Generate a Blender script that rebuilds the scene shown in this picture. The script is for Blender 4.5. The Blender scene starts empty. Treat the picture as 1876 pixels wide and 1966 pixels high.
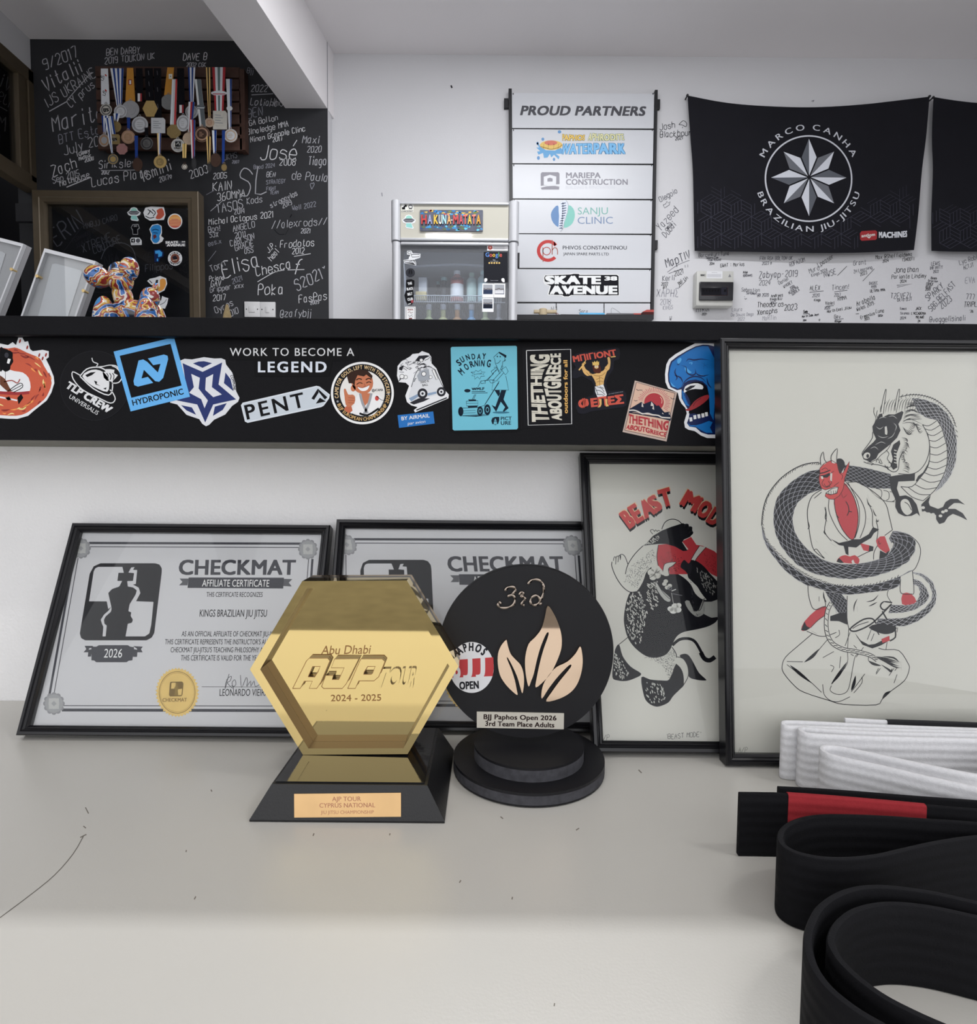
import bpy, bmesh, math, random
from mathutils import Vector as V, Matrix
from mathutils.geometry import tessellate_polygon
PI = math.pi
scene = bpy.context.scene
COL = scene.collection

# ------------------------------------------------------------------ camera
FPX, CX, CY, YH, CAMH, ROLL = 1150.0, 938.0, 983.0, 920.0, 0.29, 0.0085
CAM = V((0, 0, CAMH))
_th = math.atan((CY - YH) / FPX)
_F = V((0, math.cos(_th), -math.sin(_th)))
_R0, _U0 = V((1, 0, 0)), V((0, math.sin(_th), math.cos(_th)))
_R = _R0 * math.cos(ROLL) + _U0 * math.sin(ROLL)
_U = _U0 * math.cos(ROLL) - _R0 * math.sin(ROLL)
cam_data = bpy.data.cameras.new('camera')
cam = bpy.data.objects.new('camera', cam_data)
COL.objects.link(cam)
cam.matrix_world = Matrix(((_R.x, _U.x, -_F.x, CAM.x), (_R.y, _U.y, -_F.y, CAM.y), (_R.z, _U.z, -_F.z, CAM.z), (0, 0, 0, 1)))
cam_data.sensor_fit = 'HORIZONTAL'
cam_data.sensor_width = 36.0
cam_data.lens = 36.0 * FPX / 1876.0
cam_data.clip_start = 0.01
scene.camera = cam

# ------------------------------------------------------------------ light and exposure
scene.view_settings.view_transform = 'Standard'
scene.view_settings.look = 'None'
scene.view_settings.gamma = 1.0
scene.view_settings.use_curve_mapping = False
scene.view_settings.exposure = 0.0
scene.cycles.max_bounces = 7
scene.cycles.diffuse_bounces = 4
scene.cycles.glossy_bounces = 4
scene.cycles.transmission_bounces = 6
scene.cycles.transparent_max_bounces = 12
scene.cycles.sample_clamp_indirect = 4.0
scene.cycles.caustics_reflective = True
world = bpy.data.worlds.new('world')
scene.world = world
world.use_nodes = True
bg = world.node_tree.nodes['Background']
bg.inputs[0].default_value = (0.97, 0.975, 1.0, 1)
bg.inputs[1].default_value = 1.75

def area(name, loc, rot, sx, sy, power, col=(1, 1, 1)):
    d = bpy.data.lights.new(name, 'AREA')
    d.shape = 'RECTANGLE'
    d.size, d.size_y = sx, sy
    d.energy = power
    d.color = col
    o = bpy.data.objects.new(name, d)
    COL.objects.link(o)
    o.location = loc
    o.rotation_euler = rot
    return o
area('tube_lamp', (0.25, 1.97, 2.60), (0, 0, 0), 1.5, 0.09, 46, (0.97, 0.98, 1.0))
area('tube_lamp', (-0.40, -0.25, 2.60), (0, 0, 0), 0.42, 0.032, 8, (1.0, 0.99, 0.96))
area('tube_lamp', (1.67, -0.20, 2.60), (0, 0, 0), 0.5, 0.07, 8, (1.0, 0.99, 0.96))
area('tube_lamp', (2.2, -0.2, 2.60), (0, 0, 0), 0.3, 1.5, 14, (0.98, 0.98, 1.0))

# ------------------------------------------------------------------ helpers
def ray(px, py):
    return _F + _R * ((px - CX) / FPX) + _U * ((CY - py) / FPX)
def onY(px, py, y):
    d = ray(px, py); return CAM + d * ((y - CAM.y) / d.y)
def onZ(px, py, z):
    d = ray(px, py); return CAM + d * ((z - CAM.z) / d.z)
def onX(px, py, x):
    d = ray(px, py); return CAM + d * ((x - CAM.x) / d.x)

def lin(h):
    h = h.lstrip('#')
    return tuple(((int(h[i:i + 2], 16) / 255.0) ** 2.2) for i in (0, 2, 4))
MATS = {}
def mat(key, col, rough=0.5, metal=0.0, spec=0.4, noise=0.05, nscale=40.0, bump=0.0, bscale=200.0, coat=0.0):
    """plain procedural material: base colour varied by noise, optional noise bump"""
    if key in MATS: return MATS[key]
    m = bpy.data.materials.new(key)
    m.use_nodes = True
    nt = m.node_tree
    b = nt.nodes['Principled BSDF']
    if isinstance(col, str): col = lin(col)
    b.inputs['Roughness'].default_value = rough
    b.inputs['Metallic'].default_value = metal
    b.inputs['Specular IOR Level'].default_value = spec
    b.inputs['Coat Weight'].default_value = coat
    tc = nt.nodes.new('ShaderNodeTexCoord')
    if noise > 0:
        n = nt.nodes.new('ShaderNodeTexNoise')
        n.inputs['Scale'].default_value = nscale
        n.inputs['Detail'].default_value = 4
        nt.links.new(tc.outputs['Object'], n.inputs['Vector'])
        r = nt.nodes.new('ShaderNodeMix'); r.data_type = 'RGBA'
        r.inputs['A'].default_value = tuple(min(1, c * (1 - noise)) for c in col) + (1,)
        r.inputs['B'].default_value = tuple(min(1, c * (1 + noise)) for c in col) + (1,)
        nt.links.new(n.outputs['Fac'], r.inputs['Factor'])
        nt.links.new(r.outputs['Result'], b.inputs['Base Color'])
    else:
        b.inputs['Base Color'].default_value = col + (1,)
    if bump > 0:
        n2 = nt.nodes.new('ShaderNodeTexNoise')
        n2.inputs['Scale'].default_value = bscale
        n2.inputs['Detail'].default_value = 3
        nt.links.new(tc.outputs['Object'], n2.inputs['Vector'])
        bp = nt.nodes.new('ShaderNodeBump')
        bp.inputs['Strength'].default_value = bump
        bp.inputs['Distance'].default_value = 0.002
        nt.links.new(n2.outputs['Fac'], bp.inputs['Height'])
        nt.links.new(bp.outputs['Normal'], b.inputs['Normal'])
    MATS[key] = m
    return m
GAIN = 1.25
def ink(h, rough=0.45, spec=0.25):
    """printed ink: h is the colour of the print"""
    c = tuple(min(0.86, v * GAIN) for v in lin(h))
    return mat('ink_%s_%d' % (h.strip('#'), int(rough * 100)), c, rough, 0, spec if max(c) > 0.08 else 0.1, 0.03, 90)
def glass_mat(key, tint=(1, 1, 1), refl=1.0, rough=0.0, haze=0.0, ior=1.45):
    if key in MATS: return MATS[key]
    m = bpy.data.materials.new(key); m.use_nodes = True
    nt = m.node_tree; nt.nodes.remove(nt.nodes['Principled BSDF'])
    out = nt.nodes['Material Output']
    t = nt.nodes.new('ShaderNodeBsdfTransparent'); t.inputs[0].default_value = tint + (1,)
    g = nt.nodes.new('ShaderNodeBsdfGlossy'); g.inputs['Roughness'].default_value = rough
    fr = nt.nodes.new('ShaderNodeFresnel'); fr.inputs[0].default_value = ior
    mul = nt.nodes.new('ShaderNodeMath'); mul.operation = 'MULTIPLY'; mul.inputs[1].default_value = refl
    nt.links.new(fr.outputs[0], mul.inputs[0])
    mx = nt.nodes.new('ShaderNodeMixShader')
    nt.links.new(mul.outputs[0], mx.inputs[0]); nt.links.new(t.outputs[0], mx.inputs[1]); nt.links.new(g.outputs[0], mx.inputs[2])
    last = mx
    if haze > 0:
        d = nt.nodes.new('ShaderNodeBsdfDiffuse'); d.inputs[0].default_value = (0.7, 0.72, 0.75, 1)
        m2 = nt.nodes.new('ShaderNodeMixShader'); m2.inputs[0].default_value = haze
        nt.links.new(mx.outputs[0], m2.inputs[1]); nt.links.new(d.outputs[0], m2.inputs[2]); last = m2
    nt.links.new(last.outputs[0], out.inputs[0])
    MATS[key] = m
    return m

def tag(o, label=None, cat=None, group=None, kind=None):
    if label: o['label'] = label
    if cat: o['category'] = cat
    if group: o['group'] = group
    if kind: o['kind'] = kind
    return o
def empty(name, loc, label=None, cat=None, group=None):
    o = bpy.data.objects.new(name, None)
    o.empty_display_size = 0.02
    COL.objects.link(o); o.location = loc
    return tag(o, label, cat, group)
def link(name, me, parent=None, origin=None):
    o = bpy.data.objects.new(name, me); COL.objects.link(o)
    if parent is not None:
        o.parent = parent
        p = V((0, 0, 0)); q = parent
        while q is not None: p = p + V(q.location); q = q.parent
        o.location = -p
    if origin is not None and parent is None:
        me.transform(Matrix.Translation(-V(origin))); o.location = origin
    return o
def mesh(name, vs, fs, ms, parent=None, mi=None, smooth=False, origin=None):
    me = bpy.data.meshes.new(name)
    me.from_pydata([tuple(v) for v in vs], [], fs)
    for m in (ms if isinstance(ms, (list, tuple)) else [ms]): me.materials.append(m)
    if mi: me.polygons.foreach_set('material_index', mi)
    if smooth: me.polygons.foreach_set('use_smooth', [True] * len(me.polygons))
    me.update()
    return link(name, me, parent, origin)
def bmobj(name, bm, ms, parent=None, smooth=False, origin=None):
    bmesh.ops.recalc_face_normals(bm, faces=bm.faces)
    me = bpy.data.meshes.new(name); bm.to_mesh(me); bm.free()
    for m in (ms if isinstance(ms, (list, tuple)) else [ms]): me.materials.append(m)
    if smooth:
        me.polygons.foreach_set('use_smooth', [True] * len(me.polygons))
        try: me.set_sharp_from_angle(angle=math.radians(40))
        except Exception: pass
    return link(name, me, parent, origin)
def bbox(bm, x0, x1, y0, y1, z0, z1, bev=0.0, mi=0, seg=2):
    n0 = set(bm.faces)
    vs = [bm.verts.new(c) for c in ((x0, y0, z0), (x1, y0, z0), (x1, y1, z0), (x0, y1, z0), (x0, y0, z1), (x1, y0, z1), (x1, y1, z1), (x0, y1, z1))]
    fs = [bm.faces.new([vs[i] for i in f]) for f in ((3, 2, 1, 0), (4, 5, 6, 7), (0, 1, 5, 4), (1, 2, 6, 5), (2, 3, 7, 6), (3, 0, 4, 7))]
    if bev > 0:
        es = list({e for f in fs for e in f.edges})
        bmesh.ops.bevel(bm, geom=es, offset=bev, segments=seg, affect='EDGES', profile=0.5)
    for f in bm.faces:
        if f not in n0: f.material_index = mi
def box(name, x0, x1, y0, y1, z0, z1, m, parent=None, bev=0.0):
    bm = bmesh.new(); bbox(bm, x0, x1, y0, y1, z0, z1, bev)
    return bmobj(name, bm, m, parent, smooth=bev > 0)
def ring_loft(bm, rings, cap=True, closed=True, mi=0):
    """connect a list of vertex rings"""
    R = [[bm.verts.new(p) for p in r] for r in rings]
    n = len(R[0])
    for a, b in zip(R, R[1:]):
        for i in range(n if closed else n - 1):
            j = (i + 1) % n
            f = bm.faces.new((a[i], a[j], b[j], b[i])); f.material_index = mi
    if cap and closed:
        bm.faces.new(R[0][::-1]).material_index = mi; bm.faces.new(R[-1]).material_index = mi
    return R
def lathe(bm, c, prof, n=40, axis=V((0, 0, 1)), mi=0, cap=True):
    """prof: list of (radius, height) along axis from point c"""
    axis = axis.normalized()
    e1 = axis.orthogonal().normalized(); e2 = axis.cross(e1)
    ring_loft(bm, [[c + axis * h + (e1 * math.cos(2 * PI * i / n) + e2 * math.sin(2 * PI * i / n)) * r for i in range(n)] for r, h in prof], cap, True, mi)
def tube(bm, pts, r, n=8, mi=0):
    pts = [V(p) for p in pts]; rings = []
    for i, p in enumerate(pts):
        t = (pts[min(i + 1, len(pts) - 1)] - pts[max(i - 1, 0)]).normalized()
        e1 = t.cross(V((0, 1, 0.01)));
        if e1.length < 1e-3: e1 = t.cross(V((1, 0, 0)))
        e1.normalize(); e2 = t.cross(e1)
        rr = r[i] if isinstance(r, (list, tuple)) else r
        rings.append([p + (e1 * math.cos(2 * PI * k / n) + e2 * math.sin(2 * PI * k / n)) * rr for k in range(n)])
    ring_loft(bm, rings, True, True, mi)
def cat_rom(P, sub=4, closed=True):
    n = len(P); out = []
    rng = range(n) if closed else range(n - 1)
    g = (lambda i: P[i % n]) if closed else (lambda i: P[max(0, min(n - 1, i))])
    for i in rng:
        p0, p1, p2, p3 = g(i - 1), g(i), g(i + 1), g(i + 2)
        for k in range(sub):
            t = k / sub
            out.append(tuple(0.5 * (2 * b + (c - a) * t + (2 * a - 5 * b + 4 * c - d) * t * t + (3 * b - a - 3 * c + d) * t ** 3) for a, b, c, d in zip(p0, p1, p2, p3)))
    if not closed: out.append(tuple(P[-1]))
    return out
def nums(s):
    if isinstance(s, str):
        a = [float(x) for x in s.replace(',', ' ').split()]
        return list(zip(a[::2], a[1::2]))
    return [tuple(q) for q in s]

class Pl:
    """a flat plane in the room: origin, two axes, normal towards the viewer's side"""
    def __init__(s, o, u, v):
        s.o, s.u, s.v = V(o), V(u).normalized(), V(v).normalized(); s.n = s.u.cross(s.v).normalized()
    def up(s, k): return Pl(s.o + s.n * k, s.u, s.v)
    def uv(s, px, py):
        d = ray(px, py); t = s.n.dot(s.o - CAM) / s.n.dot(d); q = CAM + d * t - s.o
        return (q.dot(s.u), q.dot(s.v))
    def w(s, a, b, k=0.0): return s.o + s.u * a + s.v * b + s.n * k
def vplane(y): return Pl((0, y, 0), (1, 0, 0), (0, 0, 1))

# built-in vector font, normalised by cap height
_FC = {}
def glyphs(t, bold=0.0, space=1.0):
    k = (t, round(bold, 3), space)
    if k in _FC: return _FC[k]
    if bold > 0:   # heavier weight: the same outline printed a few times, slightly shifted
        v0, f0 = glyphs(t, 0.0, space + bold * 1.2); vs, fs = [], []
        sh = ((-1, 0), (1, 0)) if bold < 0.02 else ((-1, -.6), (1, -.6), (-1, .6), (1, .6))
        if bold > 0.06: sh = sh + ((0, 0), (-1, 0), (1, 0))
        for a, c in sh:
            b = len(vs); vs += [(x + a * bold, y + c * bold, len(vs) // len(v0) * 0.2) for x, y in v0]; fs += [tuple(b + i for i in q) for q in f0]
        _FC[k] = (vs, fs); return _FC[k]
    cu = bpy.data.curves.new('lettering', 'FONT'); cu.body = t; cu.resolution_u = 3; cu.space_character = space
    cu.fill_mode = 'FRONT'
    o = bpy.data.objects.new('lettering', cu); COL.objects.link(o)
    dg = bpy.context.evaluated_depsgraph_get()
    e = o.evaluated_get(dg); me = e.to_mesh()
    vs = [(v.co.x, v.co.y) for v in me.vertices]; fs = [tuple(p.vertices) for p in me.polygons]
    e.to_mesh_clear(); bpy.data.objects.remove(o); bpy.data.curves.remove(cu)
    _FC[k] = (vs, fs)
    return _FC[k]
_cap = [None]
def capline(bold=0.0):
    vs, _ = glyphs('H', bold); return min(v[1] for v in vs), max(v[1] for v in vs)

STROKES = dict(l.split(None, 1) for l in '''A 022842 1535
B 02083847463505 3545433202
C 4738180703123243
D 02082846442202
E 48080242 0535
F 480802 0535
G 47381807031232434525
H 0208 4248 0545
I 2228
J 4843321203
K 0208 480542
L 080242
M 0208254842
N 02084248
O 180703123243473818
P 02083847463505
Q 180703123243473818 2441
R 02083847463505 2542
S 4738180706354443321203
T 0848 2822
U 080312324348
V 082248
W 0812253248
X 0842 0248
Y 0825 482522
Z 08480242
a 36160503122233 3632
b 0802 0516364543321203
c 4536160503123243
d 4842 4536160503123243
e 04444536160503123243
f 48382722 1636
g 4536160503123243 46413010
h 0802 0516364542
i 2622 2728
j 262110 2728
k 0802 360432
l 2822
m 0602 05162522 25364542
n 0602 0516364542
o 160503123243453616
p 0600 0516364543321203
q 4640 4536160503123243
r 0602 051636
s 453616053443321203
t 28233243 1636
u 0603123243 4642
v 062246
w 0612253246
x 0642 0246
y 0623 4610
z 06460242
0 180703123243473818
1 172822
2 07183847460242
3 0718384746354443321203
4 32380444
5 480805354443321203
6 38170403123243443505
7 084822
8 1807063544433212030415464738 18
9 45150607183847433212
@ 4332120307183847443435252434
/ 0248
- 1535
! 2824 2322
. 2223
' 2827
" 1827 3827
( 38272332
) 18272312
^ 220506172637464522
~ 0516253445
_ 0242
$ 4808250242
& 180703123243473818 2922
% 180703123243473818 1535
# 0848 1535 0242
* 0622 2642 0444
: 2324 2627'''.split('\n'))

class Art:
    """a printed sheet / sticker / painted face: one mesh with layered coloured shapes, in real plane coordinates"""
    def __init__(s, pl, eps=6e-5, k0=0.0, rough=0.45):
        s.pl, s.eps, s.k0, s.rough = pl, eps, k0, rough
        s.pm = pl.up(k0)
        s.vs, s.fs, s.mi, s.ms = [], [], [], []
        s.t = (0, 0, 1); s.ext = None
    def z(s, x0, y0, k=1.0): s.t = (x0, y0, k); return s
    def q(s, p):
        return s.pm.uv(s.t[0] + p[0] / s.t[2], s.t[1] + p[1] / s.t[2])
    def slot(s, c):
        m = c if not isinstance(c, str) else ink(c, s.rough)
        if m not in s.ms: s.ms.append(m)
        return s.ms.index(m)
    def add(s, uvs, tris, col, l, dk=None):
        b = len(s.vs); k = s.k0 + l * s.eps; m = s.slot(col)
        for i, (a, c) in enumerate(uvs): s.vs.append(s.pl.w(a, c, k + (dk[i] * s.eps if dk else 0)))
        for t in tris: s.fs.append(tuple(b + i for i in t)); s.mi.append(m)
    def uvpoly(s, uv, col, l=1, holes=()):
        loops = [[V((a, b, 0)) for a, b in L] for L in [uv] + list(holes)]
        tr = tessellate_polygon(loops)
        flat = [p for L in [uv] + list(holes) for p in L]
        out = []
        for t in tr:
            a, b, c = (flat[i] for i in t)
            ar = (b[0] - a[0]) * (c[1] - a[1]) - (b[1] - a[1]) * (c[0] - a[0])
            if abs(ar) > 1e-14: out.append(t if ar > 0 else t[::-1])
        s.add(flat, out, col, l)
    def f(s, pts, col, l=1, sm=0, holes=()):
        P = nums(pts)
        if sm: P = cat_rom(P, sm)
        hs = []
        for h in holes:
            h = nums(h)
            if sm: h = cat_rom(h, sm)
            hs.append([s.q(p) for p in h])
        s.uvpoly([s.q(p) for p in P], col, l, hs); return s
    def slab(s, pts, col, sm=0, side=None):
        """the sheet itself: front at k0, sides down to the surface"""
        P = nums(pts)
        if sm: P = cat_rom(P, sm)
        uv = [s.q(p) for p in P]
        s.uvpoly(uv, col, 0)
        b = len(s.vs); n = len(uv); m = s.slot(side or col)
        s.vs += [s.pl.w(a, c, s.k0) for a, c in uv] + [s.pl.w(a, c, 0) for a, c in uv]
        for i in range(n):
            j = (i + 1) % n; s.fs.append((b + i, b + j, b + n + j, b + n + i)); s.mi.append(m)
        return s
    def ln(s, pts, w, col, l=2, sm=3, closed=False, taper=False):
        """ink stroke of width w (in the current drawing units)"""
        P = nums(pts)
        if sm and len(P) > 2: P = cat_rom(P, sm, closed)
        if closed: P = P + [P[0], P[1]]
        n = len(P)
        if n < 2: return s
        L, tr = [], []
        for i in range(n):
            a, b = P[max(0, i - 1)], P[min(n - 1, i + 1)]
            dx, dy = b[0] - a[0], b[1] - a[1]; d = math.hypot(dx, dy) or 1
            ww = w * 0.5
            if taper: ww *= max(0.08, math.sin(PI * i / (n - 1)))
            L.append(s.q((P[i][0] - dy / d * ww, P[i][1] + dx / d * ww))); L.append(s.q((P[i][0] + dy / d * ww, P[i][1] - dx / d * ww)))
            if i: tr += [(2 * i - 2, 2 * i - 1, 2 * i + 1), (2 * i - 2, 2 * i + 1, 2 * i)]
        s.add(L, tr, col, l); return s
    def el(s, cx, cy, rx, ry, col, l=1, n=28, rot=0.0, a0=0, a1=2 * PI, inner=None):
        full = abs(a1 - a0 - 2 * PI) < 1e-6
        c, d = math.cos(rot), math.sin(rot)
        def pt(a, k=1.0):
            x, y = rx * k * math.cos(a), ry * k * math.sin(a); return (cx + x * c - y * d, cy + x * d + y * c)
        A = [a0 + (a1 - a0) * i / n for i in range(n if full else n + 1)]
        if inner is None: s.f([pt(a) for a in A], col, l)
        else:
            m = len(A); uv = [s.q(pt(a)) for a in A] + [s.q(pt(a, inner)) for a in A]; tr = []
            for i in range(m if full else m - 1):
                j = (i + 1) % m; tr += [(i, m + i, m + j), (i, m + j, j)]
            s.add(uv, tr, col, l)
        return s
    def tx(s, t, x0, y0, x1, y1, h, col, l=3, bold=0.0, sk=0.0, space=1.0):
        """lettering along the baseline (x0,y0)-(x1,y1), cap height h, slant sk"""
        vs, fs = glyphs(t, bold, space)
        if not vs: return s
        a, b = min(v[0] for v in vs), max(v[0] for v in vs); c0, c1 = capline(bold)
        dx, dy = x1 - x0, y1 - y0; d = math.hypot(dx, dy); ux, uy = dx / d, dy / d; nx, ny = uy, -ux
        L = []
        for x, y, *_ in vs:
            u = (x - a) / (b - a) * d; v = (y - c0) / (c1 - c0) * h; u += sk * v
            L.append(s.q((x0 + ux * u + nx * v, y0 + uy * u + ny * v)))
        s.add(L, fs, col, l, [v[2] if len(v) > 2 else 0 for v in vs]); return s
    def band(s, t, base, top, col, l=3, bold=0.0):
        """lettering squeezed between two curves (both given left to right in reading direction)"""
        vs, fs = glyphs(t, bold)
        B, T = cat_rom(nums(base), 6, False), cat_rom(nums(top), 6, False)
        a, b = min(v[0] for v in vs), max(v[0] for v in vs); c0, c1 = capline(bold)
        def at(P, u):
            x = max(0, min(0.99999, u)) * (len(P) - 1); i = int(x); f = x - i
            return (P[i][0] + (P[i + 1][0] - P[i][0]) * f, P[i][1] + (P[i + 1][1] - P[i][1]) * f)
        L = []
        for x, y, *_ in vs:
            u = (x - a) / (b - a); v = (y - c0) / (c1 - c0); p, q = at(B, u), at(T, u)
            L.append(s.q((p[0] + (q[0] - p[0]) * v, p[1] + (q[1] - p[1]) * v)))
        s.add(L, fs, col, l, [v[2] if len(v) > 2 else 0 for v in vs]); return s
    def arc(s, t, cx, cy, r, a0, a1, h, col, l=3, bold=0.0, inv=False, sq=1.0):
        """lettering round a circle, angles in degrees clockwise from the top; inv: readable along the bottom"""
        ws = []
        for ch in t:
            vs, _ = glyphs(ch, bold)
            ws.append((max(v[0] for v in vs) - min(v[0] for v in vs)) + 0.10 if vs else 0.28)
        tot = sum(ws); pos = 0; c0, c1 = capline(bold)
        for ch, w in zip(t, ws):
            mid = (pos + w / 2) / tot; pos += w
            vs, fs = glyphs(ch, bold)
            if not vs: continue
            a = math.radians(a0 + (a1 - a0) * mid)
            xa, xb = min(v[0] for v in vs), max(v[0] for v in vs)
            wid = (w - 0.10) / tot * abs(math.radians(a1 - a0)) * r * sq
            ox, oy = math.sin(a), -math.cos(a); tx, ty = math.cos(a), math.sin(a)
            if inv: ox, oy, tx, ty = -ox, -oy, -tx, -ty
            bx, by = cx + math.sin(a) * r, cy - math.cos(a) * r
            L = []
            for x, y, *_ in vs:
                u = ((x - xa) / (xb - xa) - 0.5) * wid; v = (y - c0) / (c1 - c0) * h
                L.append(s.q((bx + tx * u + ox * v, by + ty * u + oy * v)))
            s.add(L, fs, col, l, [v[2] if len(v) > 2 else 0 for v in vs])
        return s
    def hw(s, t, x, y, h, ang=0.0, col='#c8c8cc', w=None, l=2, asp=0.62, sk=0.12, jit=0.05):
        """handwriting: single-stroke letters, cap height h, angle in degrees (positive climbs)"""
        w = w or h * 0.12
        rnd = random.Random(hash_s(t) + int(x))
        ca, sa = math.cos(math.radians(ang)), math.sin(math.radians(ang)); cur = 0.0
        for ch in t:
            if ch == ' ': cur += h * asp * 0.8; continue
            g = STROKES.get(ch) or STROKES['o']
            wid = h * asp * (0.45 if ch in "Iil1.'!j" else 1.0)
            dy0 = rnd.uniform(-jit, jit) * h
            for st in g.split():
                P = []
                for i in range(0, len(st) - 1, 2):
                    gx = int(st[i]) / 4.0; gy = (int(st[i + 1]) - 2) / 6.0
                    if ch in "Iil1.'!j": gx = (gx - 0.5) * 2 + 0.5 if ch == '1' or ch == 'j' else gx
                    u = cur + (gx + rnd.uniform(-jit, jit)) * wid * 0.8 + sk * gy * h
                    v = (gy + rnd.uniform(-jit, jit)) * h + dy0
                    P.append((x + u * ca - v * sa, y - u * sa - v * ca))
                s.ln(P, w, col, l, sm=2)
            cur += wid + h * 0.10
        return s
    def build(s, name, parent=None, warp=None, origin=None):
        if warp: s.vs = [warp(v) for v in s.vs]
        return mesh(name, s.vs, s.fs, s.ms, parent, s.mi, origin=origin)
def hash_s(t):
    h = 7
    for c in t: h = (h * 31 + ord(c)) % 100003
    return h

# ------------------------------------------------------------------ materials of the place
M_WHITE = mat('white_wall_paint', (0.66, 0.66, 0.68), 0.75, 0, 0.2, 0.02, 3, 0.25, 120)
M_CEIL = mat('ceiling_paint', (0.84, 0.815, 0.825), 0.85, 0, 0.1, 0.03, 2, 0.2, 150)
M_PLASTER = mat('half_wall_plaster', (0.84, 0.835, 0.835), 0.7, 0, 0.2, 0.03, 8, 0.5, 260)
M_CHALK = mat('blackboard_paint', (0.026, 0.027, 0.031), 0.62, 0, 0.35, 0.35, 3.0, 0.2, 60)
M_BLACKWOOD = mat('black_painted_wood', (0.004, 0.004, 0.0055), 0.55, 0, 0.12, 0.3, 14, 0.35, 90)
M_FASCIA = mat('black_painted_board', (0.0055, 0.0055, 0.007), 0.6, 0, 0.12, 0.2, 9, 0.15, 300)
M_GREYEDGE = mat('grey_raw_edge', (0.25, 0.245, 0.22), 0.8, 0, 0.1, 0.15, 60)
M_DESK = mat('cream_laminate', (0.575, 0.56, 0.52), 0.30, 0, 0.42, 0.03, 5, 0.04, 500)
M_FLOOR = mat('grey_mat_floor', (0.115, 0.11, 0.10), 0.8, 0, 0.2, 0.45, 7)
M_BROWNALU = mat('brown_aluminium', (0.11, 0.085, 0.055), 0.42, 0.3, 0.5, 0.12, 20)
M_BLACKFRAME = mat('black_lacquered_moulding', (0.006, 0.006, 0.008), 0.28, 0, 0.45, 0.1, 30)
M_BLACKSTEEL = mat('black_steel', (0.010, 0.010, 0.013), 0.45, 0, 0.4, 0.1, 30)
M_SILVER = mat('silver_plastic', (0.60, 0.61, 0.64), 0.28, 0.25, 0.5, 0.03, 10)
M_WHITEPL = mat('white_plastic', (0.74, 0.74, 0.75), 0.35, 0, 0.4, 0.02, 20)
M_DARK = mat('night_dark', (0.004, 0.004, 0.005), 0.8, 0, 0.1, 0.0)
M_ROUGHGREY = mat('rough_render', (0.16, 0.165, 0.175), 0.9, 0, 0.1, 0.5, 60, 0.9, 80)
M_PANE = glass_mat('clear_pane', (0.97, 0.98, 0.98), 1.0)
M_DARKPANE = glass_mat('tinted_pane', (0.85, 0.86, 0.88), 1.5)

YWALL, YFAS, YLIP = 0.757, 0.672, 0.66
YBACK, YCHALK, XLEFT = 3.40, 3.31, -2.455
ZFLOOR = -0.75
ZCEIL = onY(640, 103, YBACK).z
XR, YREAR = 2.9, -1.8

def struct(o, name=None):
    o['kind'] = 'structure'
    return o
M_BOUNCE = mat('pale_bounce_floor', (0.56, 0.55, 0.53), 0.5, 0, 0.3, 0.06, 3)  # unseen floor, made pale so it bounces light up onto the ceiling
struct(box('floor', -3.2, XR + 0.1, -2.3, 3.6, ZFLOOR - 0.08, ZFLOOR, M_BOUNCE))
struct(box('floor_2', -6, 6, -9.5, -2.3, ZFLOOR - 0.08, ZFLOOR, M_FLOOR))
struct(box('ceiling', -3.2, XR + 0.1, YREAR, 3.6, ZCEIL, ZCEIL + 0.1, M_CEIL))
struct(box('wall_right', XR, XR + 0.1, YREAR, 3.6, ZFLOOR, ZCEIL, M_WHITE))
bm = bmesh.new()
bbox(bm, -3.7, -3.6, 0.4, 4.3, ZFLOOR, ZCEIL)
bbox(bm, -3.6, -2.3, 4.2, 4.3, ZFLOOR, ZCEIL)
bbox(bm, -3.6, XLEFT - 0.1, 0.4, 0.5, ZFLOOR, ZCEIL)
struct(bmobj('night_backdrop', bm, M_DARK))  # dark box added outside the opening to keep the bright world out

# left wall with a tall opening (window above, dark opening below)
y0, y1 = 0.9, onX(63, 138, XLEFT).y
zt = onX(63, 138, XLEFT).z
bm = bmesh.new()
bbox(bm, XLEFT - 0.09, XLEFT, YREAR, y0, ZFLOOR, ZCEIL)
bbox(bm, XLEFT - 0.09, XLEFT, y0, y1, zt, ZCEIL)
bbox(bm, XLEFT - 0.09, XLEFT, y1, YCHALK + 0.01, ZFLOOR, ZCEIL)
bbox(bm, XLEFT - 0.09, XLEFT, y0, y1, ZFLOOR, 0.05)
struct(bmobj('wall_left', bm, M_WHITE))
struct(box('trim_2', XLEFT - 0.092, XLEFT - 0.02, y1 - 0.004, y1 + 0.001, 0.05, 1.52, M_ROUGHGREY))
win = empty('window_1', (XLEFT - 0.03, 2.1, zt)); win['kind'] = 'structure'
bm = bmesh.new()
zr = onX(30, 330, XLEFT).z
bbox(bm, XLEFT - 0.05, XLEFT + 0.012, y0, y1, zt - 0.075, zt - 0.006, 0.004)
bbox(bm, XLEFT - 0.05, XLEFT + 0.012, y0, y1, zr - 0.045, zr + 0.035, 0.004)
bbox(bm, XLEFT - 0.05, XLEFT + 0.012, y1 - 0.05, y1 - 0.004, zr, zt - 0.01, 0.004)
bbox(bm, XLEFT - 0.045, XLEFT + 0.004, y1 - 0.11, y1 - 0.055, zr, zt - 0.07, 0.004)
bmobj('window_frame', bm, M_BROWNALU, win)
box('window_pane', XLEFT - 0.026, XLEFT - 0.020, y0, y1 - 0.06, zr, zt - 0.05, M_DARKPANE, win)

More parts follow.
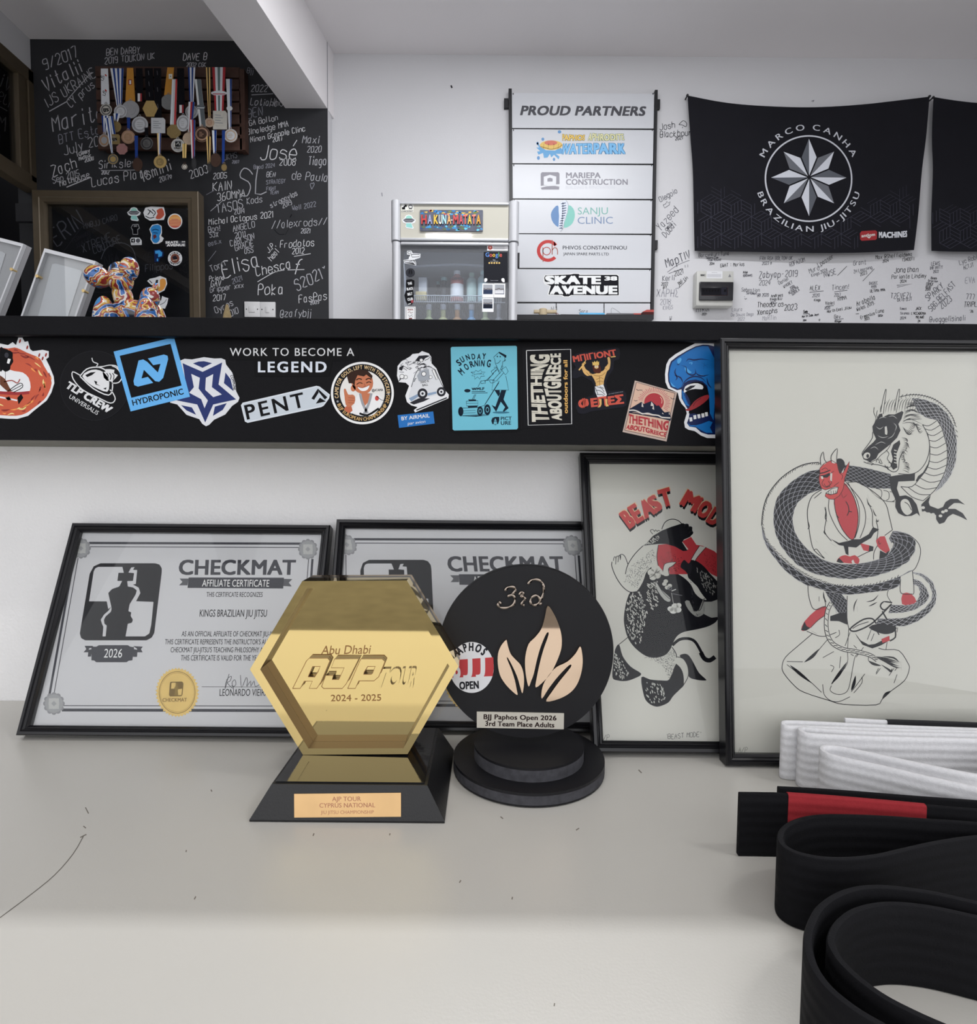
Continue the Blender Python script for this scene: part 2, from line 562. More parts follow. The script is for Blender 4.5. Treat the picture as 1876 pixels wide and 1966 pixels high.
# white back wall with pen signatures is made with its writing; ceiling beam
dv = ray(1095, 905); dv = V((dv.x, dv.y, 0)).normalized()
A0 = onY(548, 208, YCHALK); B0 = onY(628.5, 208, YCHALK); zb = (A0.z + B0.z) / 2
bm = bmesh.new()
f = 0.16; L = 5.2
q = [A0 + dv * f, B0 + dv * f, B0 - dv * L, A0 - dv * L]
ring_loft(bm, [[V((p.x, p.y, zb)) for p in q], [V((p.x, p.y, ZCEIL + 0.02)) for p in q]])
o = bmobj('trim_1', bm, M_CEIL); struct(o)

# half wall behind the desk
zfb = onY(938, 852, YFAS).z; zfb2 = onY(938, 865, YWALL).z
struct(box('wall_front', -1.9, 1.9, YWALL, 0.93, ZFLOOR, zfb - 0.0005, M_PLASTER))

# black counter ledge on top of it
zl0, zl1 = onY(938, 651, YLIP).z, onY(938, 613.5, YLIP).z
ZLEDGE = zl1
led = empty('counter_ledge', (0, 0.8, zl0), 'black painted timber counter ledge with sticker covered fascia over the half wall', 'ledge')
bm = bmesh.new(); bbox(bm, -1.9, 1.9, YLIP, 1.0, zl0, zl1, 0.0012)
bmobj('ledge_top', bm, M_BLACKWOOD, led)
bm = bmesh.new(); bbox(bm, -1.9, 1.9, YFAS, 0.95, zfb, zl0)
bmobj('fascia', bm, M_FASCIA, led)
bm = bmesh.new()
ring_loft(bm, [[V((x, YFAS + 0.002, zfb + 0.0005)), V((x, YWALL - 0.0005, zfb2)), V((x, YWALL - 0.0005, zfb + 0.01)), V((x, YFAS + 0.002, zfb + 0.01))] for x in (-1.9, 1.9)])
bmobj('underside_board', bm, M_GREYEDGE, led)

# desk
DK = Pl((0, 0, -0.03), (1, 0, 0), (0, 1, 0))
desk = empty('desk', (0, 0.38, ZFLOOR), 'cream laminate desk with faint scratches standing against the half wall', 'desk')
a = Art(DK, 4e-5, 0.03)
ye = 0.005
uv = [(-1.25, ye), (1.25, ye), (1.25, YWALL - 0.001), (-1.25, YWALL - 0.001)]
a.uvpoly(uv, M_DESK, 0)
b = len(a.vs); a.vs += [a.pl.w(x, y, 0.03) for x, y in uv] + [a.pl.w(x, y, 0) for x, y in uv]
for i in range(4):
    a.fs.append((b + i, b + (i + 1) % 4, b + 4 + (i + 1) % 4, b + 4 + i)); a.mi.append(0)
a.fs.append((b + 7, b + 6, b + 5, b + 4)); a.mi.append(0)
SC = '#5b5750'
a.ln('0 1762 60 1717 105 1680 140 1640 160 1606', 1.6, SC, 1)
for s_ in ('164 1550 170 1562', '160 1586 165 1590', '154 1608 166 1602', '373 1727 376 1721', '961 1568 966 1572', '882 1695 885 1690', '983 1727 984 1722', '1226 1478 1232 1484', '357 1636 358 1632', '601 1605 603 1600', '748 1604 749 1600', '1064 1932 1065 1926', '405 1516 407 1520', '1106 1594 1112 1590'):
    a.ln(s_, 2.2, '#6b665e', 1)
a.build('desk_top', desk)
for x in (-1.2, 1.17): box('side_panel', x, x + 0.03, 0.06, 0.72, ZFLOOR, -0.03, M_DESK, desk)
box('back_panel', -1.17, 1.17, 0.70, 0.72, ZFLOOR + 0.2, -0.03, M_DESK, desk)

# ------------------------------------------------------------------ blackboard wall with chalk signatures
def wallart(y, t, x0, x1, z0, z1, m, eps):
    a = Art(vplane(y + t), eps, t, 0.8)
    uv = [(x0, z0), (x1, z0), (x1, z1), (x0, z1)]
    a.uvpoly(uv, m, 0)
    b = len(a.vs); a.vs += [a.pl.w(x, z, t) for x, z in uv] + [a.pl.w(x, z, 0) for x, z in uv]
    for i in range(4):
        j = (i + 1) % 4; a.fs.append((b + i, b + j, b + 4 + j, b + 4 + i)); a.mi.append(0)
    return a
XCH = onY(630, 400, YCHALK).x
a = wallart(YCHALK, 0.11, XLEFT - 0.09, XCH, ZFLOOR, ZCEIL, M_CHALK, 4e-4)
a.slot(M_WHITE)
# its narrow end face is left white: overlay strip
b = len(a.vs)
a.vs += [V((XCH + 0.0006, YCHALK + 0.001, ZFLOOR)), V((XCH + 0.0006, YBACK, ZFLOOR)), V((XCH + 0.0006, YBACK, ZCEIL)), V((XCH + 0.0006, YCHALK + 0.001, ZCEIL))]
a.fs.append((b, b + 1, b + 2, b + 3)); a.mi.append(a.slot(M_WHITE))
K1, K2, K3 = '#a8a8ae', '#c4c4c8', '#80818a'
a.z(0, 60, 4.69)
for t, x, y, h, an, c in (('9/2017', 405, 352, 95, 22, K1), ('Vitalii', 415, 545, 120, 28, K1), ('IJS UKRAINE', 430, 690, 85, 33, K1), ('CY prus', 640, 690, 70, 42, K1),
        ('Marite', 480, 905, 140, 14, K1), ('BTT Estonia', 535, 1012, 78, 14, K3), ('July 2021', 580, 1115, 85, 16, K1), ('Tommy', 690, 1130, 42, 18, K2), ('Midlnir', 715, 1165, 34, 16, K2), ('2008', 765, 1180, 34, 14, K2),
        ('Zach', 480, 1310, 95, 20, K2), ('Sep 2015', 480, 1370, 55, 16, K1), ('MatHouse', 545, 1400, 55, 18, K2),
        ('BEN DARBY', 960, 218, 55, 4, K1), ('2019 TOUKON UK', 945, 295, 55, 6, K1), ('DAVE B', 1650, 260, 60, 0, K2), ('2002 CGK', 1680, 320, 36, 0, K1),
        ('Sirikslev', 890, 1235, 70, 3, K2), ('2012', 915, 1290, 32, 3, K2), ('Lucas Plata', 830, 1400, 80, 10, K2), ('Ismini', 1290, 1355, 100, 22, K2), ('2017^', 1440, 1360, 42, 18, K1), ('2003', 1720, 1330, 70, 22, K2)):
    a.hw(t, x, y, h, an, c, w=min(10, max(7, h * 0.085)), asp=0.55)
a.ln('445 722 600 635', 9, K1).ln('610 615 825 370', 8, K1).ln('910 1255 1220 1250', 7, K1).ln('600 1405 820 1315', 9, K2)
a.z(380, 60, 6.7)
for t, x, y, h, an, c in (('Bjj', 630, 540, 70, -4, K3), ('2022', 685, 778, 85, 0, K1), ('Lotiana', 675, 945, 85, -4, K1), ('Uhoa', 930, 950, 90, -6, K1), ('BEN', 645, 1118, 110, 10, K3), ('RGA Bolton', 620, 1230, 72, 12, K2), ('Blnaledge MMA', 640, 1335, 72, 12, K2), ('Ninan Grapple Clinc', 680, 1430, 68, 12, K2), ('2017', 965, 1430, 60, 12, K2), ('Maxi', 1345, 1440, 100, -2, K1), ('2020', 1405, 1555, 75, 0, K1), ('Jose', 800, 1640, 190, -2, K2), ('2008', 1050, 1730, 85, 2, K2), ('Tiago', 1420, 1720, 110, 0, K1), ('2007', 440, 1700, 36, 0, K3), ('JKHS', 340, 1660, 70, 12, K3), ('Brad 2024', 720, 1775, 50, 6, K3), ('SL', 520, 2090, 330, 0, K1)):
    a.hw(t, x, y, h, an, c, w=min(12.5, max(8, h * 0.09)), asp=0.38 if t == 'Tiago' else 0.55)
a.ln('690 820 970 805', 9, K1).ln('1225 1480 1275 1400', 10, K2)
a.z(380, 320, 6.553)
for t, x, y, h, an, c in (('2005', 195, 155, 70, 4, K2), ('KAIN', 190, 310, 110, 6, K2), ('360MMA', 245, 430, 95, 8, K2), ('TASOS', 240, 590, 110, 12, K1), ('2014', 460, 600, 62, 8, K1), ('Kods', 620, 475, 80, 10, K1), ('BEN', 865, 128, 60, 0, K1), ('de Paula', 1180, 155, 100, -4, K1), ('STRATEGY', 860, 220, 48, 4, K3), ('FIGHT', 865, 300, 42, 4, K3), ('TEAM', 910, 350, 42, 4, K3), ('^', 1410, 290, 100, 0, K3), ('stroggylos', 920, 520, 62, 26, K1), ('2019', 1070, 525, 60, 26, K1), ('Well 2022', 1190, 555, 62, 10, K3), ('Michal Octopus 2021', 140, 735, 75, 7, K2), ('Bon!', 135, 830, 70, 10, K1), ('S3X', 150, 890, 60, 6, K1), ('eas.x', 135, 1000, 60, 14, K3), ('ANGELO', 445, 820, 75, 12, K1), ('2011', 470, 910, 75, 12, K1), ('CARLSON', 415, 1005, 72, 18, K1), ('GRACIE', 475, 1060, 70, 16, K1), ('OSS', 590, 1095, 62, 8, K1), ('//alexrods//', 930, 780, 95, 4, K1), ('2021', 1295, 835, 55, 0, K1), ('Frodotos', 1035, 1020, 85, 3, K2), ('2012', 1185, 1100, 72, 4, K2), ('J.P.', 890, 1085, 70, 40, K2), ('heal', 930, 1190, 70, 52, K2), ('Elisa', 330, 1390, 190, 18, K2), ('Chesca', 740, 1385, 120, 14, K2), ('f', 1180, 1350, 200, -8, K2), ('2021', 440, 1475, 62, 20, K3), ('Torn', 175, 1330, 80, 28, K1), ('Priana', 145, 1440, 55, 6, K2), ('GAV', 165, 1510, 70, 2, K2), ('Gripper xxx', 155, 1580, 66, 8, K1), ('2017', 190, 1690, 75, 4, K2), ('Oyros', 230, 1850, 80, 26, K1), ('2010', 370, 1900, 75, 24, K1), ('Poka', 760, 1620, 130, 4, K2), ('S2021"', 1250, 1560, 130, 26, K1), ('FasPas', 1275, 1720, 95, 8, K2), ('2009', 1415, 1735, 45, 6, K1), ('@zafybjj', 1035, 1893, 88, 2, K1)):
    a.hw(t, x, y, h, an, c, w=min(12.5, max(8, h * 0.085)), asp=0.55)
a.ln('750 1450 960 1330 1090 1300', 9, K2).ln('1130 1300 1340 1295', 9, K2).ln('1210 1130 1420 1095', 8, K2).ln('160 560 310 430', 7, K1).ln('105 355 205 300', 6, K3).ln('130 1190 230 1060', 6, K3)
# hairline cracks of the painted plaster
a.ln('1160 650 1190 580 1240 575 1600 520', 4, '#3a3b40').ln('960 790 1020 850 1090 850', 6, '#131318').ln('1160 640 1180 600', 8, '#131318').ln('1100 860 1160 760 1250 700', 4, '#131318')
# writing reflected in the glass panel, painted on the wall behind it
a.z(0, 340, 4.69)
for t, x, y, h, an, c in (('ERIN', 510, 620, 150, 36, K3), ('MNBJJ CAIRO', 760, 470, 48, 16, K3), ('FERNANDO 2010', 660, 590, 34, 26, '#45464c'), ('JJ 4 LIFE', 690, 640, 34, 30, '#45464c'), ('XTREME', 750, 680, 75, 22, K3), ('COUTURE', 850, 695, 62, 24, K3), ('4E', 1290, 760, 70, 6, '#45464c'), ('Filippos', 1310, 850, 60, 6, K3), ('2014', 1370, 890, 40, 2, '#45464c'), ('NiA', 950, 800, 90, 12, '#45464c'), ('Catt', 800, 1210, 70, 0, '#45464c')):
    a.hw(t, x, y, h, an, c, w=max(6, h * 0.08), asp=0.55)
a.ln('560 690 700 500 780 400', 7, '#45464c').ln('910 740 960 640 1080 590 1190 640 1230 760', 7, K3).ln('750 1010 920 1040 1200 1000', 6, '#45464c').ln('770 1190 840 1050', 8, '#45464c')
struct(a.build('wall_blackboard'))

# ------------------------------------------------------------------ white wall with pen signatures
a = wallart(YBACK, 0.10, XCH - 0.05, XR, ZFLOOR, ZCEIL, M_WHITE, 4e-4)
P1, P2, P3 = '#2b2b30', '#55555c', '#8d8d94'
a.z(1250, 160, 2.997)
for t, x, y, h, an, c in (('Josh', 52, 270, 36, 10, P1), ('Blackbourn', 52, 312, 34, 4, P1), ('2021', 140, 328, 20, 8, P1), ('Olegoio', 55, 685, 30, 30, P2), ('Yazeed', 55, 850, 42, 48, P2), ('omis', 90, 850, 24, 48, P2), ('Dubai', 85, 888, 34, 50, P2)):
    a.hw(t, x, y, h, an, c, w=3.2, asp=0.55)
a.ln('160 238 185 215 205 230 200 250 180 240 160 238', 3, P1).ln('182 250 180 258', 3, P1).ln('70 700 78 718 105 700 110 680 98 690 92 678 84 694 70 700', 3, P2, sm=0)
a.ln('922 104 938 98 930 108', 3, P2)
a.z(1250, 470, 6.05)
for t, x, y, h, an, c in (('MapTIV', 185, 265, 95, 22, P2), ('2021', 275, 365, 55, 16, P1), ('Kerli', 135, 425, 60, 6, P2), ('2022', 120, 475, 34, 4, P1), ('BTT', 140, 510, 26, 2, P1), ('XAPH$', 65, 610, 90, 2, P3), ('2018', 105, 695, 62, 2, P3), ('KINGS', 140, 755, 44, 4, P3), ('Martin', 330, 470, 40, 38, P1),
        ('Barcynkuri Tuna', 555, 145, 42, 4, P2), ('Swiens Csm', 640, 165, 26, 2, P2), ('Thom Rolund', 655, 190, 26, 2, P2), ('2014', 680, 235, 28, 4, P1), ('GWAT : Marius', 805, 262, 40, 4, P1), ('FRA RGA BOLTON UK', 1265, 180, 40, 1, P2), ('2023 ^', 1290, 232, 34, 2, P2), ('ROFAZOM', 1615, 255, 46, 20, P2), ('IVAN', 1068, 335, 26, 2, P1), ('IORDANIS', 1068, 372, 26, 2, P2), ('Zabyap-2019', 1255, 385, 72, 2, P2), ('2024', 1255, 470, 58, 2, P2), ('Daniel', 1490, 465, 42, 28, P2), ('WYKRET', 1545, 505, 34, 30, P2), ('2006', 1620, 520, 28, 30, P2), ('ACADEMIA', 1605, 575, 30, 34, P2), ('GORILA', 1645, 590, 32, 36, P2), ('Sebastian', 1050, 540, 42, -2, P2), ('Sandman', 1105, 572, 30, -4, P2), ('@B 2020', 1235, 602, 34, 2, P2), ('Andreas', 1395, 612, 34, 6, P1), ('Kings BJJ', 1385, 648, 28, 4, P1), ('2017', 1385, 690, 30, 4, P2), ('Theodoros', 1235, 725, 58, 2, '#121214'), ('2023', 1550, 765, 66, 6, P1), ('Xenaphs', 1235, 815, 58, 6, '#121214'), ('MaRTin', 1295, 880, 50, 4, P3), ('MYRIA', 525, 785, 58, 4, P1), ('-2021-', 575, 820, 26, 2, P1), ('Laura', 940, 772, 42, 2, P3), ('De Souza Dego', 930, 832, 36, 2, P3), ('2022', 1005, 882, 36, 2, P3), ('Seb', 1770, 792, 30, 2, P1), ('W', 215, 880, 50, 0, P2)):
    a.hw(t, x, y, h, an, c, w=max(5, h * 0.1), asp=0.5)
a.ln('190 320 300 240 445 180', 5, P2).ln('205 335 365 275', 5, P2).ln('395 235 398 265', 5, P2).ln('425 230 428 262', 5, P2).ln('325 500 410 415', 5, P1).ln('325 500 345 400', 5, P1).ln('1085 600 1087 606', 6, P1).ln('1088 622 1098 632 1112 622', 5, P1).ln('1765 805 1840 800', 4, P1)
a.z(1540, 470, 5.583)
for t, x, y, h, an, c in (('Muro', 85, 310, 50, 24, P2), ('Lpasser', 180, 240, 48, 32, P1), ('Kings.2024', 105, 345, 34, 20, P2), ('NWSE', 240, 350, 60, 16, P2), ('Grant', 550, 220, 48, 4, P2), ('ZH Learning', 555, 305, 34, 14, P2), ('2023', 625, 335, 34, 18, P1), ('Max @Sheffieldmma', 790, 155, 42, 5, '#121214'), ('2024', 865, 190, 28, 6, P1), ('(SHOOT)', 1070, 178, 34, 6, '#121214'), ('Jonathan', 985, 300, 56, 2, P1), ('Pariente Lindimy', 960, 365, 44, 2, P1), ('2024', 1050, 408, 30, 2, P1), ('LEWIS', 1385, 222, 36, 4, P2), ('INFINITY', 1370, 270, 36, 6, P2), ('2022', 1405, 302, 26, 4, P2), ('Lyc Robin', 1690, 215, 48, 18, P2), ('ACTJT', 1735, 268, 40, 20, P2), ('ALEX', 85, 490, 48, 4, P1), ('2020', 110, 560, 34, 2, P2), ('Kings', 130, 605, 26, 2, P1), ('Tincen!', 320, 485, 52, 4, P2), ('2017', 345, 555, 34, 2, P2), ('RMMA', 385, 600, 42, 10, P1), ('DIOZEC', 720, 430, 28, 4, P2), ('1999', 740, 468, 28, 4, P2), ('ULTIMA MMA', 730, 512, 30, 6, P1), ('Dinos', 1380, 368, 24, -4, P1), ('Direction', 1350, 395, 22, -4, P2), ('CROCK', 1330, 430, 26, -4, P1), ('KENT', 1325, 462, 26, -4, P1), ('2019', 1320, 490, 26, -4, P1), ('SPARKY', 1350, 605, 66, 40, P2), ('EVA', 1750, 415, 62, 4, P3), ('TZEVEZI', 950, 578, 56, 2, P2), ('akis GJT', 1020, 608, 38, 4, P2), ('SBG BELFAST', 1390, 720, 62, 48, P2), ('2023', 1500, 690, 66, 42, P2), ('777', 1755, 585, 56, 0, P2), ('TRIPLE', 1735, 665, 54, 0, P1), ('"26', 1790, 725, 26, 0, P1), ('Violet', 250, 645, 34, 4, P1), ('2020', 240, 692, 26, 2, P2), ('North East Jitsu', 270, 730, 30, 10, P1), ('Arabella', 590, 660, 52, 22, P1), ('Wales 2019.', 590, 712, 38, 22, P1), ('Luna', 790, 730, 40, 2, P1), ('SOSA', 815, 772, 22, 4, P1), ('Ermantus', 630, 795, 34, 18, '#121214'), ('2023', 670, 812, 24, 16, '#121214'), ('Tomas', 1045, 698, 26, 2, P2), ('Tirones', 1050, 748, 26, 2, P2), ('2024', 1050, 800, 28, 2, P2), ('JACK', 1215, 698, 28, 2, '#121214'), ("L'ACCADEMIA", 1170, 748, 26, 0, '#121214'), ('MILANO', 1220, 788, 26, 0, '#121214'), ('24', 1240, 830, 24, 0, '#121214'), ('Gav', 345, 790, 40, 2, P1), ('Winger', 350, 832, 24, 2, P1), ('@vaggelisinali', 1365, 830, 56, 3, P2), ('Seb', 15, 730, 26, 2, P1), ('North Side Jeyn', 0, 780, 22, 8, P1), ('2014', 10, 820, 18, 2, P1), ('o', 180, 815, 26, 0, P1)):
    a.hw(t, x, y, h, an, c, w=max(4.5, h * 0.1), asp=0.5)
for s_ in ('650 390 775 258', '80 510 230 495', '345 505 485 488', '1015 435 1180 420 1020 455', '255 660 340 652', '575 742 610 740', '350 805 445 792', '380 330 480 230', '15 742 80 738'):
    a.ln(s_, 5, P1, sm=0)
a.ln('865 163 868 168', 2.5, P1)
a.z(0, 0, 1).ln('866 164 868 169', 3, P1).ln('733 370 734 377', 2, P3)
struct(a.build('wall_back'))

# ------------------------------------------------------------------ framed pictures leaning on the desk
M_GLASS = glass_mat('picture_glass', (0.985, 0.99, 0.985), 0.42)
M_PAPER = mat('white_paper', (0.61, 0.605, 0.63), 0.55, 0, 0.25, 0.015, 15)
M_CREAM = mat('cream_paper', (0.645, 0.63, 0.585), 0.6, 0, 0.2, 0.02, 10)
def moulding(name, pl, rect, prof, m, parent):
    u0, v0, u1, v1 = rect
    bm = bmesh.new(); rings = []
    for d, k in prof:
        rings.append([bm.verts.new(pl.w(*c, k)) for c in ((u0 + d, v0 + d), (u1 - d, v0 + d), (u1 - d, v1 - d), (u0 + d, v1 - d))])
    rings.append(rings[0])
    for a, b in zip(rings, rings[1:]):
        for i in range(4):
            bm.faces.new((a[i], a[(i + 1) % 4], b[(i + 1) % 4], b[i]))
    return bmobj(name, bm, m, parent)
def profile(w, t):
    return [(0, -t), (0, -0.0015), (0.0012, 0), (w * .38, 0.0), (w * .45, -0.0012), (w * .55, -0.0006), (w * .7, -0.0022), (w * .8, -0.0018), (w, -0.0045), (w, -t)]
def leaning(px, yb, yt, ytop, t):
    pt = onY(px, yt, ytop); pb = onZ(px, yb, 0.0)
    for _ in range(4):   # the back lower edge is what stands on the desk
        d = (pt - pb).normalized(); pb = onZ(px, yb, t * d.y + 0.0003)
    return Pl(V((0, pb.y, pb.z)), (1, 0, 0), (0, pt.y - pb.y, pt.z - pb.z))
def framed(name, label, cat, pl, rect, w, t, paper, group=None):
    u0, v0, u1, v1 = rect
    root = empty(name, pl.w((u0 + u1) / 2, v0), label, cat, group)
    moulding('frame', pl, rect, profile(w, t), M_BLACKFRAME, root)
    pp = pl.up(-0.010)
    a = Art(pp, 3e-5, 0.0005)
    g = w - 0.001
    uv = [(u0 + g, v0 + g), (u1 - g, v0 + g), (u1 - g, v1 - g), (u0 + g, v1 - g)]
    a.uvpoly(uv, paper, 0)
    vs = [pl.w(x, y, k) for k in (-0.0062, -0.0048) for x, y in uv]
    mesh('glass', vs, [(0, 3, 2, 1), (4, 5, 6, 7), (0, 1, 5, 4), (1, 2, 6, 5), (2, 3, 7, 6), (3, 0, 4, 7)], M_GLASS, root)
    vs = [pl.w(x, y, k) for k in (-t * .95, -0.0115) for x, y in uv]
    mesh('backing_board', vs, [(0, 3, 2, 1), (4, 5, 6, 7), (0, 1, 5, 4), (1, 2, 6, 5), (2, 3, 7, 6), (3, 0, 4, 7)], M_GREYEDGE, root)
    return root, a

# ---- the two certificates
BK = '#1c1c20'; DG = '#3a3a40'; GOLD = '#b08d4a'
def cert_art(a):
    Z1, Z2 = (40, 990, 4.573), (300, 990, 4.573)
    a.z(*Z1)
    a.ln('600 240 2480 246', 20, DG, 1, sm=0).ln('605 273 2470 280', 7, DG, 1, sm=0)
    a.ln('468 360 253 1565', 20, DG, 1, sm=0).ln('503 372 294 1550', 7, DG, 1, sm=0)
    a.ln('360 1706 2440 1712', 26, DG, 1, sm=0).ln('375 1668 2440 1672', 7, DG, 1, sm=0)
    a.z(*Z2).ln('1372 380 1290 1560', 20, DG, 1, sm=0).ln('1338 380 1250 1560', 7, DG, 1, sm=0)
    for cx, cy, r in ((-661, 287, 88), (-898, 1650, 96), (1332, 295, 88), (1260, 1652, 96)):
        for i in range(12):
            an = i * PI / 6; a.el(cx + math.cos(an) * r * .76, cy + math.sin(an) * r * .8, r * .24, r * .24, '#7d7d80', 2, 12)
        a.el(cx, cy, r * .82, r * .86, '#8d8d90', 3, 24)
        a.f([(cx + math.cos(k * PI / 8) * r * (.66 if k % 4 == 2 else .5), cy + math.sin(k * PI / 8) * r * (.7 if k % 4 == 2 else .52)) for k in range(16)], '#a7a7a6', 4)
        a.f([(cx, cy - r * .25), (cx + r * .25, cy), (cx, cy + r * .25), (cx - r * .25, cy)], '#8d8d90', 5)
    a.z(*Z1)
    a.f('700 418 1180 418 1218 430 1238 462 1238 495 1172 1030 1150 1070 1105 1095 565 1095 530 1075 518 1035 605 510 640 445', BK, 2)
    W = M_PAPER
    a.f('680 450 892 450 905 502 858 502 848 573 890 573 865 622 800 645 768 680 795 800 768 820 755 753 600 752 640 490 655 462', W, 3)
    a.f('795 800 770 835 730 870 702 915 715 955 725 975 718 1060 745 1060 755 965 735 950 730 915 745 885 790 845 797 822', W, 3)
    a.f('970 455 1000 452 985 475 1022 478 1010 600 985 605 1035 632 1050 680 1012 752 1165 757 1145 960 1128 1035 1090 1060 920 1060 940 950 975 940 985 915 965 880 970 850 945 838 955 780 1010 690 1018 655 985 630 940 622 935 575 985 573 995 505 945 500', W, 3)
    a.f('620 1150 665 1150 685 1137 940 1137 960 1150 995 1155 980 1270 945 1275 930 1287 662 1287 645 1272 620 1270', DG, 2)
    for s_ in ('550 1200 575 1172 560 1143 635 1143 625 1160 600 1165 592 1200', '985 1145 1072 1150 1055 1172 1070 1200 1025 1200 1020 1168', '594 1178 626 1172 616 1238 588 1238', '992 1172 1026 1178 1020 1240 985 1240'):
        a.f(s_, DG, 2)
    a.tx('2026', 728, 1246, 886, 1246, 76, '#d6d6d8', 3, 0.0, 0.12)
    a.z(*Z2)
    a.tx('CHECKMAT', 195, 520, 1222, 520, 132, DG, 2, 0.035, 0.05)
    a.f('285 543 1122 545 1115 640 275 635', DG, 2).f('205 552 285 552 275 612 200 612 230 582', '#4c4c51', 2).f('1122 555 1195 557 1165 588 1190 622 1115 618', '#4c4c51', 2)
    a.tx('AFFILIATE CERTIFICATE', 402, 622, 990, 624, 60, '#dcdcde', 3, 0.0, 0.08)
    for t, x0, x1, y, h in (('THIS CERTIFICATE RECOGNIZES', 440, 933, 713, 42), ('KINGS BRAZILIAN JIU JITSU', 380, 970, 887, 62), ('AS AN OFFICIAL AFFILIATE OF CHECKMAT JIU-JITSU.', 222, 1085, 1060, 45), ("THIS CERTIFICATE REPRESENTS THE INSTRUCTOR'S ALIGNMENT TO", 75, 1190, 1130, 45), ("CHECKMAT JIU-JITSU'S TEACHING PHILOSOPHY AND METHOD", 125, 1150, 1200, 45), ('THIS CERTIFICATE IS VALID FOR THE YEAR 2026', 215, 1010, 1272, 47)):
        a.tx(t, x0, y, x1, y + 1, h, BK, 2, 0.012, 0.08)
    a.ln('400 1503 960 1505', 4, DG, 2)
    a.ln('640 1390 605 1520 620 1440 660 1410 650 1450 625 1470 680 1520 665 1470 690 1440 700 1480 680 1500 660 1490', 5, DG, 2).ln('740 1400 750 1510 790 1420 800 1460 795 1500 830 1450 830 1500 860 1450 870 1500 930 1470 985 1440', 5, DG, 2)
    a.tx('LEONARDO VIEIRA', 555, 1582, 985, 1582, 60, BK, 2, 0.008, 0.06)
    # gold foil seal
    G = mat('gold_foil', (0.62, 0.43, 0.14), 0.42, 0.55, 0.5, 0.15, 120)
    a.f([(185 + math.cos(i * PI / 40) * (192 if i % 2 else 176), 1552 + math.sin(i * PI / 40) * (218 if i % 2 else 203)) for i in range(80)], G, 4)
    a.el(185, 1552, 160, 185, '#5a4317', 5, 48, inner=.975).el(185, 1552, 150, 172, '#7c5f28', 5, 48, inner=.985)
    a.f('128 1458 225 1456 240 1470 232 1570 220 1586 122 1588 112 1575 120 1470', '#6b5526', 5).f('135 1468 172 1466 168 1518 130 1520', G, 6).f('190 1525 228 1520 222 1575 182 1578', G, 6).f('175 1470 190 1470 188 1500 200 1510 190 1535 195 1580 160 1580 168 1530 158 1510 172 1498', '#7c6630', 7)
    a.tx('CHECKMAT', 55, 1635, 270, 1632, 32, '#7a6030', 5, 0.03)

PA = leaning(300, 1414, 1003, YWALL - 0.019, 0.016)
tl, tr, bl = PA.uv(120, 1003), PA.uv(634, 1004), PA.uv(48, 1413)
u0 = (tl[0] + bl[0]) / 2; rectA = (u0, 0.0, tr[0], tl[1])
_, a = framed('framed_certificate', 'black framed certificate with its gold seal in full view behind the gold hexagon trophy', 'certificate', PA, rectA, 0.0105, 0.016, M_PAPER)
cert_art(a); a.build('certificate_sheet', _)
pmA = a.pm
PB = leaning(900, 1404.5, 1000, YWALL - 0.019, 0.016)
uB = PB.uv(641, 1000)[0] + 0.003
rectB = (uB, 0.0, uB + (rectA[2] - rectA[0]), rectA[3])
_, a = framed('framed_certificate', 'black framed certificate mostly hidden behind the round black trophy', 'certificate', PB, rectB, 0.0105, 0.016, M_PAPER)
class _Shift:
    def uv(s, x, y):
        q = pmA.uv(x, y); return (q[0] - rectA[0] + rectB[0], q[1])
a.pm = _Shift()
cert_art(a); a.build('certificate_sheet', _)

# ---- beast mode print
RED, RED2 = '#a6333a', '#b4403f'
def flecks(a, poly, n, col, w, ln, l, seed, ang=None):
    P = nums(poly); rnd = random.Random(seed)
    xs, ys = [p[0] for p in P], [p[1] for p in P]; k = 0; t = 0
    while k < n and t < n * 30:
        t += 1
        x, y = rnd.uniform(min(xs), max(xs)), rnd.uniform(min(ys), max(ys)); ins = False
        for i in range(len(P)):
            (xa, ya), (xb, yb) = P[i - 1], P[i]
            if (ya > y) != (yb > y) and x < (xb - xa) * (y - ya) / (yb - ya) + xa: ins = not ins
        if not ins: continue
        k += 1; an = (ang if ang is not None else rnd.uniform(0, 6.28)) + rnd.uniform(-.4, .4); q = ln * rnd.uniform(.5, 1.2)
        a.ln([(x - math.cos(an) * q / 2, y - math.sin(an) * q / 2), (x + math.cos(an) * q / 2, y + math.sin(an) * q / 2)], w, col, l, sm=0)
